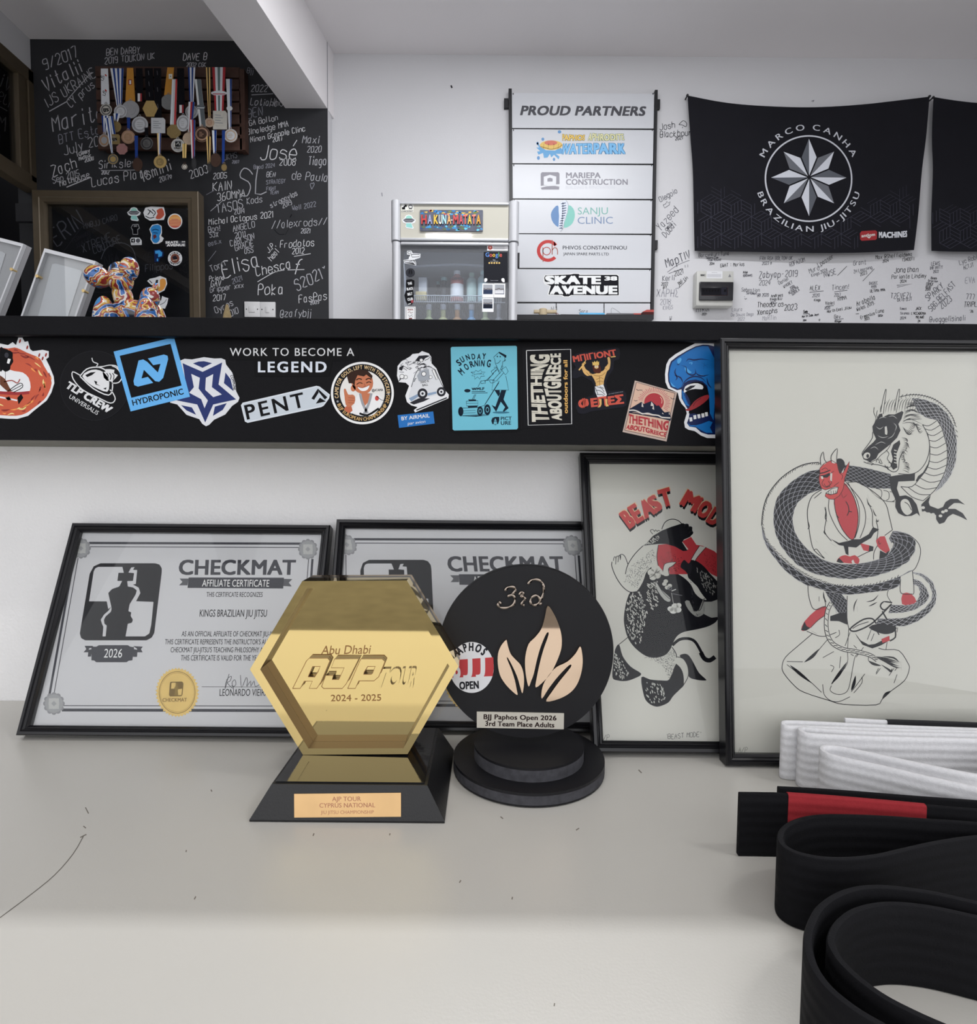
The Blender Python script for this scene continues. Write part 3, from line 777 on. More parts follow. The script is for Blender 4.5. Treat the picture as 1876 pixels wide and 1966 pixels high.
def beast_art(a):
    a.z(1100, 850, 5.8625)
    B, Wt = '#1b1b20', '#b9b8b1'
    L = (('B', 640, 975, 722, 915, 215), ('E', 722, 918, 812, 862, 218), ('A', 818, 862, 948, 792, 205), ('S', 920, 800, 1020, 738, 190), ('T', 1005, 735, 1140, 695, 205), ('M', 1195, 690, 1375, 795, 195), ('O', 1375, 800, 1490, 870, 195), ('D', 1490, 885, 1590, 950, 200), ('E', 1610, 965, 1690, 1040, 200))
    for ch, x0, y0, x1, y1, h in L:
        a.tx(ch, x0 + 4, y0 + 30, x1 + 4, y1 + 30, h, B, 1, 0.075); a.tx(ch, x0 + 2, y0 + 14, x1 + 2, y1 + 14, h, B, 2, 0.075)
        a.tx(ch, x0 - 5, y0 - 5, x1 + 3, y1 - 5, h + 4, '#cdb08f', 3, 0.08); a.tx(ch, x0, y0, x1, y1, h, RED2, 4, 0.07)
    torso = '575 1950 600 1800 645 1685 720 1670 790 1560 830 1450 900 1400 1010 1490 1150 1470 1250 1520 1330 1600 1380 1700 1480 1770 1620 1750 1640 1850 1630 1990 1540 2060 1400 2100 1250 2130 1170 2180 1120 2270 1100 2320 1040 2390 930 2420 820 2400 700 2310 620 2200 580 2060'
    a.f(torso, B, 3, sm=3)
    low = '620 2190 520 2270 560 2400 640 2510 770 2590 780 2640 900 2670 1090 2660 1160 2520 1165 2400 1115 2290 900 2350'
    a.f(low, Wt, 2); a.ln('620 2190 520 2270', 8, B, 3); a.ln('1115 2300 1160 2370 1165 2430 1160 2520 1090 2660', 9, B, 3)
    arm = '520 2270 475 2330 455 2480 445 2640 500 2675 600 2682 700 2650 770 2600 650 2520 560 2400'; a.f(arm, B, 3, sm=3)
    bot = '770 2640 870 2665 1000 2675 1090 2660 1160 2490 1230 2560 1250 2700 1220 2760 1130 2850 1080 2920 1000 2960 930 2970 850 2930 800 2850'; a.f(bot, B, 3, sm=3)
    a.f('1170 2410 1240 2430 1290 2510 1300 2620 1250 2710 1250 2620 1210 2530 1160 2480', Wt, 4, sm=3).ln('1170 2410 1240 2430 1290 2510 1300 2620 1250 2720 1220 2760', 8, B, 5)
    a.f('1200 2400 1260 2375 1310 2400 1360 2480 1420 2590 1500 2665 1480 2677 1400 2670 1310 2640 1300 2560 1270 2460', B, 3, sm=3)
    a.ln('1120 2280 1200 2215 1300 2205 1370 2235 1420 2310 1460 2390', 32, B, 3).ln('1440 2360 1480 2430 1540 2450 1600 2410', 50, B, 3)
    leg = '790 1160 870 1150 962 1150 945 1300 960 1390 880 1400 820 1470 760 1600 700 1670 640 1680 560 1620 490 1520 440 1400 440 1340 480 1300 545 1258 575 1275 610 1390 700 1240'
    a.f(leg, Wt, 4, sm=2).ln('790 1160 700 1250 620 1370 590 1480', 9, B, 6).ln('620 1370 590 1290 560 1258 530 1265 535 1310', 8, B, 6).ln('440 1340 440 1400 490 1520 560 1620 640 1680 720 1675', 9, B, 6)
    for i, x in enumerate((455, 482, 508)): a.ln([(x, 1330 - i * 22), (x + 12, 1285 - i * 8), (x + 30, 1300 - i * 14), (x + 25, 1370 - i * 25)], 7, B, 6)
    a.f('1000 970 1030 905 1080 868 1140 862 1190 880 1225 912 1100 950', Wt, 4, sm=2).ln('1000 975 1030 905 1080 868 1140 862 1190 880 1225 912', 9, B, 5)
    a.f('870 990 900 978 960 985 980 1000 940 1020 895 1030', Wt, 4).ln('900 1030 870 990 900 978 920 1000 930 980 950 1000 960 985 980 995', 7, B, 5)
    red = '962 1150 1050 1140 1150 1170 1240 1220 1300 1200 1230 1110 1330 1060 1390 1150 1460 1160 1590 1220 1680 1300 1690 1540 1560 1480 1460 1390 1340 1320 1290 1480 1240 1480 1180 1480 1090 1480 1070 1400 1010 1440 960 1380 945 1280'
    a.f(red, RED, 5).ln('962 1150 945 1280 960 1385', 8, B, 6)
    a.f('1500 1175 1400 1290 1375 1330 1330 1315 1380 1230 1425 1162', Wt, 6).ln('1425 1162 1380 1230 1330 1315', 7, B, 7).ln('1500 1175 1400 1290 1375 1335', 7, B, 7)
    up = '790 1160 830 1130 900 1050 1000 990 1100 950 1240 905 1340 960 1350 1020 1320 1060 1250 1090 1230 1120 1290 1215 1240 1220 1150 1170 1050 1140 960 1140 870 1150'
    a.f(up, B, 6)
    for x, y in ((1270, 940), (1310, 970), (1320, 1020)): a.el(x, y, 38, 26, B, 6, 14, -.5).el(x + 8, y - 8, 26, 14, '#4a4a50', 7, 14, -.5, PI, 2 * PI, .85)
    ra = '1330 1320 1450 1370 1550 1480 1650 1600 1650 1740 1540 1790 1450 1700 1400 1620 1340 1560 1290 1490'; a.f(ra, B, 6, sm=3)
    a.f('1210 1400 1230 1340 1260 1320 1300 1360 1330 1340 1340 1420 1310 1490 1260 1440', '#26262b', 7, sm=2)
    # the bull's head
    a.f('1010 1455 1030 1370 1090 1348 1162 1345 1115 1390 1075 1420 1085 1490 1030 1500', Wt, 8, sm=2).ln('1012 1450 1030 1370 1090 1348 1162 1345 1115 1390 1075 1420 1085 1490', 7, B, 9)
    for x, y, r in ((880, 1460, 40), (920, 1420, 38), (965, 1440, 36), (900, 1510, 40), (950, 1490, 42)): a.el(x, y, r, r * .95, Wt, 8, 16)
    a.ln('860 1520 910 1490 940 1440', 6, B, 9).ln('930 1470 980 1440', 6, B, 9)
    a.f('1000 1440 990 1500 960 1530', Wt, 8)
    a.f('930 1560 1000 1660 1090 1740 1090 1790 1030 1770 950 1660', '#a5a5a2', 8, sm=2).ln('950 1580 1010 1680 1090 1760', 6, B, 9)
    for x, y in ((1030, 1590), (1060, 1630), (1090, 1610), (1045, 1560)): a.el(x, y, 26, 22, Wt, 8, 12)
    a.el(1090, 1640, 26, 22, '#5d5d62', 9, 14, inner=.6)
    a.ln('1110 1670 1160 1650', 9, '#c9c9c6', 8).ln('1120 1700 1230 1720', 5, '#77777c', 8).ln('1110 1690 1130 1800 1150 1840', 6, '#a5a5a2', 8)
    for x, y, r in ((1100, 1870, 36), (1150, 1840, 40), (1190, 1830, 32), (1180, 1880, 42), (1130, 1890, 44)): a.el(x, y, r, r * .8, '#cfcfca', 8, 14)
    a.f('1260 1790 1310 1780 1360 1890 1420 1880 1470 1750 1480 1900 1440 1950 1380 1955 1300 1880', '#8f8f8b', 8, sm=2).ln('1480 1750 1440 1870 1410 1890', 8, B, 9)
    a.f('1480 1790 1560 1790 1640 1760 1640 1960 1560 1970 1470 1930', '#9a9a96', 8)
    a.ln('1470 1930 1560 1975 1640 1975', 9, B, 9)
    flecks(a, '600 1800 680 1690 760 1680 800 1800 850 1900 760 2250 700 2290 600 2100', 190, '#b3b3ae', 8, 26, 5, 3, 1.2)
    flecks(a, '840 1600 950 1560 960 1800 900 1900 830 1800', 60, '#b3b3ae', 8, 34, 5, 4, .8)
    flecks(a, '1380 1400 1550 1500 1640 1620 1600 1720 1480 1660', 60, '#8b8b88', 8, 26, 7, 5, 1.2)
    flecks(a, '800 2700 1000 2710 1050 2900 900 2940 830 2860', 60, '#b3b3ae', 8, 24, 5, 6, 1.3)
    flecks(a, '470 2350 540 2420 640 2600 560 2660 460 2640', 55, '#b3b3ae', 8, 26, 5, 7, 1.2)
    flecks(a, '640 1400 900 1200 940 1300 800 1480 720 1640 560 1560', 330, '#3b3b3f', 4.5, 9, 6, 8)
    flecks(a, '800 2420 1150 2320 1150 2560 1080 2650 1000 2500', 330, '#3b3b3f', 4.5, 8, 5, 9)
    flecks(a, '960 1290 1080 1220 1230 1290 1200 1460 1090 1460', 170, '#5d1d22', 5, 10, 7, 10)
    flecks(a, '1470 1200 1680 1320 1680 1520 1480 1380', 90, '#5d1d22', 5, 10, 7, 11)
    flecks(a, '1310 1400 1350 1900 1450 1930 1380 1950', 60, '#3b3b3f', 5, 9, 9, 12)
    flecks(a, '800 1150 900 1070 980 1040 940 1130', 40, '#b3b3ae', 6, 22, 7, 13, .6)
    a.hw("A/P", 305, 3350, 62, 0, '#6f6e6a', 6, asp=.5).hw("'BEAST MODE'", 1050, 3335, 52, 4, '#5b5a57', 6, asp=.62)
PBE = leaning(1250, 1445.5, 868, YWALL - 0.018, 0.016)
t0, b0 = PBE.uv(1113, 868), PBE.uv(1141, 1448)
ub = (t0[0] + b0[0]) / 2
_, a = framed('framed_print', 'black framed bull and wrestler print under red arched lettering, partly behind the demon print', 'picture', PBE, (ub, 0.0, ub + 0.215, t0[1]), 0.0115, 0.016, M_CREAM)
beast_art(a); a.build('print_sheet', _)

# ---- demon and dragon print
def scales(a, outer, inner, nt, nj, col, w, l, bulge=.55):
    O, I = cat_rom(nums(outer), 6, False), cat_rom(nums(inner), 6, False)
    def samp(P, t):
        d = [0]
        for p, q in zip(P, P[1:]): d.append(d[-1] + math.hypot(q[0] - p[0], q[1] - p[1]))
        x = max(0, min(1, t)) * d[-1]
        for i in range(len(P) - 1):
            if d[i + 1] >= x:
                f = (x - d[i]) / max(1e-9, d[i + 1] - d[i]); return (P[i][0] + (P[i + 1][0] - P[i][0]) * f, P[i][1] + (P[i + 1][1] - P[i][1]) * f)
        return P[-1]
    def pt(t, s):
        o, i = samp(O, t), samp(I, t); return (o[0] + (i[0] - o[0]) * s, o[1] + (i[1] - o[1]) * s)
    for i in range(nt):
        for j in range(-1, nj):
            s0 = (j + (.5 if i % 2 else 0)) / nj; s1 = s0 + 1 / nj
            if s1 < .02 or s0 > .98: continue
            P = []
            for k in range(5):
                x = k / 4; s_ = max(0, min(1, s0 + (s1 - s0) * x)); P.append(pt((i + (1 - (2 * x - 1) ** 2) * bulge * 2) / nt, s_))
            a.ln(P, w, col, l, sm=0)
def demon_art(a):
    a.z(1430, 700, 4.206)
    B, G, P = '#1b1b20', '#83838a', M_CREAM
    O1 = '605 845 500 870 400 930 320 1000 265 1070 240 1150 232 1250 245 1350 285 1450 350 1540 430 1620 540 1680 680 1715 860 1732 1040 1710 1200 1660 1320 1590 1375 1500 1380 1430 1340 1380 1260 1350 1195 1345'
    I1 = '622 1008 520 1040 430 1110 400 1170 385 1250 400 1340 430 1400 460 1440 505 1490 560 1530 620 1570 700 1600 800 1612 900 1610 1000 1595 1090 1570 1150 1540 1180 1500 1190 1460 1180 1430 1165 1405'
    a.f(nums(O1) + nums(I1)[::-1], B, 1)
    scales(a, O1, I1, 50, 4, G, 4, 2)
    O2, I2 = '800 808 900 822 1000 840 1090 862 1180 885', '800 945 880 955 960 985 1060 1000 1190 1000'
    a.f(nums(O2) + nums(I2)[::-1], B, 1); scales(a, O2, I2, 16, 5, G, 3, 2)
    OB = '135 1300 150 1400 190 1490 250 1570 320 1655 420 1735 520 1790 640 1825 800 1855 960 1855 1100 1840 1220 1800 1300 1740 1355 1660'
    IB = '150 1330 170 1412 230 1492 290 1560 350 1612 420 1660 500 1712 600 1750 700 1777 880 1792 1060 1772 1160 1745 1250 1712 1330 1665'
    a.f(nums(OB) + nums(IB)[::-1], B, 1); scales(a, OB, IB, 34, 1, G, 4, 2, .8)
    a.ln('600 790 500 800 400 840 300 910 220 1000 170 1090 145 1190 135 1300', 7, B, 2)
    a.ln('1270 1365 1340 1385 1400 1440 1420 1500 1410 1570 1380 1640 1355 1665', 6, B, 2)
    fr = cat_rom(nums('610 792 500 802 400 842 300 912 222 1002 172 1092 147 1192 140 1300 165 1400 225 1485 300 1560 360 1615 440 1670 520 1715 620 1752 720 1780 880 1792 1060 1772 1250 1712'), 7, False)
    rnd = random.Random(5)
    for i in range(0, len(fr) - 1, 1):
        x, y = fr[i]; x2, y2 = fr[i + 1]; dx, dy = x2 - x, y2 - y; d = math.hypot(dx, dy) or 1
        a.ln([(x, y), (x + dx / d * 14 + dy / d * rnd.uniform(6, 18), y + dy / d * 14 - dx / d * rnd.uniform(6, 18))], 5, B, 2, sm=0)
    # neck
    ON = '1350 270 1450 282 1560 325 1640 400 1690 500 1712 620 1705 780 1660 900 1590 990 1540 1025'
    IN = '1370 320 1400 385 1470 430 1560 452 1592 505 1618 590 1632 680 1636 780 1620 880 1560 985'
    a.f(nums(ON) + nums(IN)[::-1], B, 1); scales(a, ON, IN, 32, 4, '#a5a5aa', 3.2, 2)
    a.f('1380 940 1400 900 1440 870 1480 800 1500 720 1520 760 1480 880 1420 960', B, 1)
    a.ln('1250 262 1330 245 1400 245 1470 258 1530 280 1590 320 1640 370 1680 430 1700 490', 6, B, 2)
    nf = cat_rom(nums('1240 262 1330 245 1400 245 1470 258 1530 280 1590 320 1640 370 1680 430 1700 490 1712 600'), 6, False)
    for (x, y), (x2, y2) in zip(nf[::2], nf[1::2]):
        a.ln([(x, y), (x2 + (y2 - y) * .5, y2 - (x2 - x) * .7)], 5, B, 2, sm=0).ln([(x, y), (x - (y2 - y) * 1.2, y + (x2 - x) * 1.4)], 3.5, B, 2, sm=0)
    bl = '1435 485 1465 540 1488 610 1495 690 1490 780 1465 850 1415 915 1350 985 1260 985'
    br = '1555 450 1590 510 1610 575 1632 660 1636 750 1625 840 1585 935 1530 1020 1440 1100'
    Lb, Rb = cat_rom(nums(bl), 3, False), cat_rom(nums(br), 3, False)
    a.f(Lb + Rb[::-1], P, 2)
    a.ln(Lb, 6, B, 4, sm=0).ln(Rb, 6, B, 4, sm=0)
    for i in range(0, len(Lb), 2):
        p, q = Lb[i], Rb[i]; m = ((p[0] + q[0]) / 2 + (q[1] - p[1]) * .05 - 6, (p[1] + q[1]) / 2 + 26)
        a.ln([p, m, q], 5.5, B, 4)
    for x, y in ((1080, 1045), (1140, 1060), (1190, 1070)): a.ln([(x - 20, y - 45), (x + 22, y - 30), (x + 24, y + 20), (x + 2, y + 36)], 5, B, 3)
    a.ln('1010 1010 1060 1060 1130 1100 1210 1108', 5, B, 3)
    # fore legs and claws
    a.f('1165 905 1240 892 1375 880 1372 938 1240 945 1228 1000 1250 1062 1300 1055 1350 1078 1388 1130 1402 1180 1415 1225 1390 1200 1345 1222 1290 1225 1240 1200 1215 1150 1217 1090 1180 1010', B, 5)
    a.f('1258 1110 1285 1085 1320 1095 1340 1140 1350 1190 1315 1215 1285 1200 1262 1160', P, 6, sm=2).ln('1290 1110 1320 1130 1345 1175', 6, B, 7)
    a.f('1470 1085 1502 1055 1485 1110 1495 1140 1560 1165 1600 1150 1620 1110 1660 1085 1720 1085 1778 1132 1735 1118 1690 1118 1650 1150 1640 1165 1700 1165 1760 1200 1797 1257 1740 1228 1680 1205 1640 1230 1612 1275 1570 1288 1545 1250 1545 1215 1480 1195 1430 1185 1425 1130', B, 5)
    for x, y in ((1450, 1195), (1485, 1205), (1520, 1210), (1440, 1155), (1600, 1190), (1625, 1180), (1580, 1222)): a.el(x, y, 15, 12, P, 6, 10)
    # head
    a.f('1030 500 1060 450 1085 400 1110 395 1115 425 1160 402 1210 402 1270 375 1281 385 1265 440 1240 480 1258 530 1230 590 1180 640 1130 680 1080 720 1060 760 1010 785 960 765 945 730 960 700 1000 660 1040 625 1060 600 1035 545', B, 4)
    a.ln('1032 545 1030 590 1000 640 955 700 945 725', 6, B, 5)
    a.el(985, 735, 30, 24, P, 5, 16, -.6).el(992, 738, 12, 16, B, 6, 12)
    a.f('1130 502 1146 498 1152 545 1148 568 1132 562', P, 5)
    for s_ in ('1080 440 1110 425 1145 430', '1160 420 1200 415 1230 440', '1060 500 1090 520 1120 500', '1200 470 1225 500 1210 540', '1050 650 1100 625 1140 640', '1010 680 1050 665 1080 690', '1150 600 1190 580 1215 540', '1070 570 1110 590 1160 580', '1185 450 1200 480'): a.ln(s_, 6, '#9b9b98', 5, taper=True)
    a.f('1200 645 1250 610 1256 640 1225 720 1225 780 1232 830 1200 850 1178 820 1195 760 1180 700', B, 4)
    for y in (690, 715, 740, 765, 790): a.ln([(1205, y), (1226, y + 6)], 7, P, 5, sm=0)
    a.ln('960 785 1000 800 1080 810 1140 830 1180 860 1215 865 1240 840 1250 760 1280 700', 6, B, 4)
    a.ln('1180 640 1150 690 1100 730 1060 770 990 790', 5, B, 4).ln('1140 690 1165 720 1150 760 1180 800 1170 830 1120 820', 5, B, 4)
    for s_ in ('1000 785 1040 800 1020 812', '1090 760 1110 800 1080 790', '1130 810 1160 850 1150 820', '1160 790 1200 800', '1060 790 1075 760 1090 790'): a.ln(s_, 5, B, 4)
    a.ln('1240 880 1330 886 1400 862 1455 800 1485 720 1492 640 1475 550', 6, B, 3)
    rnd = random.Random(8)
    for i in range(26):
        t = i / 25; x, y = 1265 + 20 * math.sin(t * 9), 590 + t * 260
        a.ln([(x, y), (x + 35, y + 10 + rnd.uniform(-8, 8)), (x + 8 + rnd.uniform(0, 50), y + 26)], 5, B, 4, taper=True)
    for i in range(22):
        t = i / 21; x, y = 1275 + t * 120, 500 + 40 * math.sin(t * 7); a.ln([(x, y), (x + 20, y + 26), (x + 44, y + 16 + rnd.uniform(-12, 20))], 5, B, 4, taper=True)
    for i in range(20):
        t = i / 19; x0, y0 = 1270 + 30 * t, 480 - 170 * t; a.ln([(x0, y0), (x0 + 60, y0 - 20 + rnd.uniform(-20, 20)), (1380 + 60 * (1 - t), 300 + 180 * (1 - t) + rnd.uniform(-25, 25))], 5, B, 4, taper=True)
    for i in range(14):
        x = 1090 + i * 22; a.ln([(x, 395 - i * 1.5), (x + 14, 330 - i * 3), (x + 40 + rnd.uniform(-10, 10), 275 - i * 1.5 + rnd.uniform(0, 20))], 5, B, 4, taper=True)
    a.f('1098 385 1108 320 1134 208 1142 212 1130 300 1118 400', P, 5).ln('1098 385 1108 320 1134 208 1142 212 1130 300 1118 400', 5, B, 6)
    a.f('1212 372 1218 310 1240 208 1251 210 1238 310 1222 390', P, 5).ln('1212 372 1218 310 1240 208 1251 210 1238 310 1222 390', 5, B, 6)
    a.ln('1045 345 1042 390 1060 430 1050 470', 5, B, 4).ln('1070 370 1065 410 1085 450', 5, B, 4)
    # the demon in a white jacket
    a.f('622 1008 560 1040 520 1120 505 1230 525 1400 560 1510 640 1570 720 1600 900 1608 1060 1575 1100 1480 1190 1340 1165 1200 1130 1110 1000 1000 900 950 800 940', P, 3)
    for s_ in ('622 1010 545 1060 510 1150 506 1230 520 1330 532 1410 560 1500 640 1565', '680 1090 676 1160 700 1240 760 1350 830 1420', '650 1150 660 1230 645 1350 700 1425', '800 930 870 1010 940 1100 975 1200 968 1300 930 1400', '830 952 920 950 1000 1000 1080 1060 1140 1130 1165 1220 1192 1335', '1000 1120 1030 1200 1032 1300 1060 1340', '830 950 900 1080 925 1180 920 1300 890 1400', '1060 1260 1075 1330 1065 1420', '620 1030 560 1080', '560 1500 580 1490 620 1540 645 1565', '1192 1335 1130 1380', '1040 1575 1045 1510 1085 1440', '900 1560 980 1520 1030 1500'): a.ln(s_, 6, B, 5)
    for s_ in ('640 1150 655 1190 650 1240 668 1270', '650 1330 640 1355 668 1385', '985 1075 1000 1130 1030 1150', '990 1050 1005 1100', '1030 1160 1050 1210 1065 1225', '1060 1240 1072 1270 1082 1250', '510 1260 520 1310 505 1330', '690 1440 740 1470', '570 1415 590 1440', '640 1510 670 1535', '985 1245 1010 1250', '990 1270 1005 1285'): a.ln(s_, 9, B, 5, taper=True)
    a.f('722 1080 800 955 840 1000 880 1070 905 1150 916 1230 905 1330 870 1416 800 1350 755 1260 728 1160', RED, 5, sm=2).ln('722 1080 728 1160 755 1260 800 1350 870 1416 905 1330 916 1230 905 1150 880 1070 840 1000 800 955', 6, B, 6)
    a.ln('815 1105 835 1140 840 1185 825 1220', 7, B, 6).ln('780 1040 795 1075 825 1050', 5, '#6a1c22', 6).ln('840 1185 865 1190', 7, B, 6).ln('740 1215 760 1240', 7, B, 6)
    a.f('690 1405 760 1440 830 1425 880 1410 930 1410 1000 1370 1035 1312 1085 1332 1042 1362 1020 1400 950 1440 900 1478 840 1472 760 1458', B, 6)
    a.f('798 1465 836 1465 838 1540 815 1528', B, 6).f('928 1440 1005 1460 1000 1508 958 1500', RED, 6).f('1005 1460 1040 1470 1035 1505 1000 1508', B, 6)
    hd = '606 838 640 798 700 773 745 800 765 850 790 880 826 812 843 783 838 830 806 920 802 960 792 1010 762 1060 720 1088 680 1086 648 1062 655 1040 690 1052 740 1040 757 990 730 985 690 1000 650 1012 620 1000 604 960 598 920 606 880'
    a.f(hd, RED2, 7).ln(hd, 5, '#4a1519', 9, sm=0, closed=True)
    a.f('742 765 780 760 806 790 802 830 772 882 758 862 745 812', B, 8, sm=2)
    for s_ in ('614 812 610 755 632 705 642 765 662 792', '700 792 698 735 746 678 742 740 742 792'): a.f(s_, P, 8, sm=2).ln(s_, 6, B, 9)
    a.f('652 1040 700 1004 752 990 746 1036 700 1050', P, 8).ln('652 1040 700 1004 752 990 746 1036 700 1050 652 1040', 5, B, 9, sm=0)
    for x in (675, 695, 715, 733): a.ln([(x, 1018), (x + 2, 1046)], 4, B, 9, sm=0)
    a.f('604 896 640 892 684 874 690 892 664 914 630 912', B, 8).f('612 902 630 902 634 922 620 926', P, 9).ln('598 880 640 872 690 852', 9, B, 9).ln('640 925 622 960 640 985 668 990 690 968 672 940', 5, '#4a1519', 9).f('690 868 706 880 702 944 688 934', P, 9)
    for s_ in ('620 850 650 835 672 850', '660 985 700 960 690 930', '720 980 760 950', '770 880 790 900 780 930', '640 960 655 985 690 985', '800 860 815 830', '690 880 720 860'): a.ln(s_, 5, '#4a1519', 9)
    a.f('1058 1420 1092 1388 1130 1385 1146 1430 1172 1500 1140 1522 1092 1490 1072 1468', RED, 7).ln('1080 1420 1085 1450 1100 1440', 5, B, 8)
    a.f('1092 1500 1140 1525 1150 1500 1170 1505 1150 1540 1120 1560 1085 1570', B, 7)
    for x, y in ((1170, 1450), (1185, 1470), (1192, 1450)): a.el(x, y, 9, 14, P, 7, 10)
    a.f('740 1592 768 1552 812 1538 850 1550 888 1538 926 1572 916 1608 888 1602 876 1575 860 1590 866 1606 800 1600', RED, 7, sm=2).f('740 1592 760 1560 780 1580 800 1602 770 1602', B, 8)
    # legs, tail coil and bag below  (second sheet half)
    a.z(1430, 1000, 4.206)
    O3 = '1355 412 1440 430 1515 490 1548 585 1540 665 1490 740 1400 808 1300 848 1190 852 1060 832'
    I3 = '1362 425 1430 450 1490 510 1515 585 1508 640 1460 700 1380 755 1280 785 1180 790 1078 790'
    a.f(nums(O3) + nums(I3)[::-1], B, 1); scales(a, O3, I3, 28, 2, '#a5a5aa', 3.0, 2)
    O4, I4 = '1355 465 1420 490 1470 550 1490 610 1460 660 1380 715 1280 740 1160 745', '1360 510 1400 530 1415 570 1405 620 1380 660 1320 680 1250 680 1180 678'
    a.f(nums(O4) + nums(I4)[::-1], B, 1); scales(a, O4, I4, 24, 3, '#a5a5aa', 3.0, 2)
    a.f('650 570 780 590 830 650 828 760 830 840 760 810 690 808 690 770 760 745 720 690', B, 1); scales(a, '650 575 690 640 720 700 740 745', '790 595 815 640 828 690 828 740', 8, 4, G, 2.6, 2)
    a.f('510 520 640 560 655 690 590 715 545 700 515 600', P, 2).ln('510 520 515 600 545 700 590 716 650 690 645 640', 6, B, 3).ln('635 570 640 620 660 660', 12, B, 3, taper=True).ln('600 610 600 650', 4, B, 3)
    a.f('1258 450 1350 405 1366 575 1330 590 1290 590 1255 570', P, 3).ln('1258 470 1255 570 1290 592 1340 590 1366 576 1354 405', 6, B, 4)
    a.f('580 716 652 690 656 752 592 802 532 862 492 886 455 882 482 812', RED, 3, sm=2).f('455 882 482 812 500 850 530 865 492 888', B, 4).ln('580 716 652 690 656 752 592 802 532 862', 5, B, 5)
    a.f('1275 586 1345 590 1386 652 1332 676 1270 672', RED, 4, sm=2)
    a.f('828 600 1160 560 1180 650 1100 740 1000 800 860 880 828 850', P, 3).ln('828 605 822 740 838 860 870 895', 6, B, 4).ln('1160 555 1150 600 1180 655', 5, B, 4)
    for s_ in ('910 628 885 680 880 735', '905 690 910 735', '980 655 1040 640 1080 595', '1000 690 1035 675 1070 655'): a.ln(s_, 10, B, 4, taper=True)
    a.ln('1190 660 1120 655 1095 690 1130 720 1185 670 1090 770 1010 840 900 890 850 880 880 845 960 795 1030 790 1060 830', 12, B, 5)
    a.ln('870 870 920 840 1000 815', 6, B, 5).ln('1110 730 1150 800', 12, B, 5).ln('1120 660 1180 668', 8, P, 6)
    a.f('1000 860 1080 830 1215 850 1220 880 1190 905 1130 915 1060 895', B, 5, sm=2).ln('1215 880 1215 940 1170 970', 12, B, 5).ln('1060 880 1085 920', 9, B, 5)
    a.f('890 905 935 965 1000 1000 1050 995 1110 965 1170 930 1165 968 1100 1005 1030 1030 950 1000 905 935', B, 4).f('1102 955 1165 928 1172 966 1112 986', RED, 5)
    bag = '545 912 430 1010 330 1100 302 1170 315 1230 400 1330 480 1385 680 1450 800 1482 1060 1486 1110 1440 1180 1375 1290 1290 1328 1200 1318 1150 1245 1048 1130 1040 1080 1028'
    a.ln(bag, 6, B, 2).ln('500 890 545 910 600 930 660 930 740 900', 6, B, 2).ln('540 890 580 910', 18, B, 3, taper=True)
    for s_ in ('340 1135 470 1138', '680 945 600 1040 560 1095', '340 1160 430 1230 520 1290 620 1385', '840 870 830 1040 828 1150 760 1250 700 1320', '700 1330 690 1370 740 1400 800 1395 840 1350 870 1200 890 1100 920 1070', '630 1320 640 1400 690 1450 760 1460 850 1420', '850 900 810 1010', '760 880 765 920 730 945', '690 1165 720 1180 700 1220', '775 1095 765 1190', '630 1105 720 1055', '970 1235 900 1330 860 1380', '945 1260 945 1310 880 1390', '1095 1190 1060 1240', '960 1020 900 1100', '1020 880 990 960', '1045 910 1020 970', '1230 1240 1205 1310', '1150 980 1140 1040', '1235 860 1230 900'): a.ln(s_, 5, B, 2)
    for s_ in ('600 1035 545 1095 480 1142', '365 1165 440 1230 540 1310', '825 1140 760 1240 700 1315', '895 1250 880 1320 860 1370', '1180 1375 1140 1400 1110 1440'): a.ln(s_, 26, B, 3, taper=True)
    tail = '700 660 664 740 660 880 700 980 790 1035 900 1055 1010 1085 1070 1125'
    a.ln(tail, 36, B, 5, sm=6).ln(tail, 24, P, 6, sm=6)
    tp = cat_rom(nums(tail), 6, False)
    for p, q in zip(tp[::2], tp[1::2]): a.ln([(p[0] - 9, p[1] + 3), (q[0] + 9, q[1] - 3)], 6, B, 7, sm=0)
    a.f('1040 1090 1130 1098 1210 1120 1262 1140 1240 1185 1180 1180 1110 1170 1060 1130', P, 6)
    for i in range(16): a.ln([(1040 + i * 6, 1095 + i * 3), (1130 + i * 5, 1105 + i * 5), (1215 + rnd.uniform(-20, 55), 1130 + i * 4)], 5, B, 7, taper=True)
    a.ln('1110 1096 1200 1105 1245 1140', 14, B, 7, taper=True).ln('1100 1160 1160 1200 1180 1215 1190 1190', 18, B, 7, taper=True).ln('1000 1130 1040 1155 1100 1170', 22, B, 5, taper=True).ln('1260 1150 1265 1205', 10, B, 6, taper=True)
    for s_ in ('1000 1100 1000 1130 1030 1160', '1205 1190 1165 1250', '1245 1170 1210 1210', '1080 1190 1060 1230', '880 1090 855 1075', '905 1030 880 1005'): a.ln(s_, 5, B, 3)
    a.z(0, 0, 1).hw('A/P', 1418, 1445, 10, 0, '#8a8983', 1.2, asp=.5)
    a.ln('1391 680 1393 674', 1.3, '#8a8983')
PDM = leaning(1420, 1471, 648, YLIP - 0.020, 0.0185)
t0, b0 = PDM.uv(1375, 648), PDM.uv(1404, 1471)
ud = (t0[0] * .5 + b0[0] * .5)
_, a = framed('framed_print', 'tall black framed print of a red demon wrapped in a black dragon', 'picture', PDM, (ud, 0.0, ud + 0.292, t0[1]), 0.0105, 0.0185, M_CREAM)
demon_art(a); a.build('print_sheet', _)

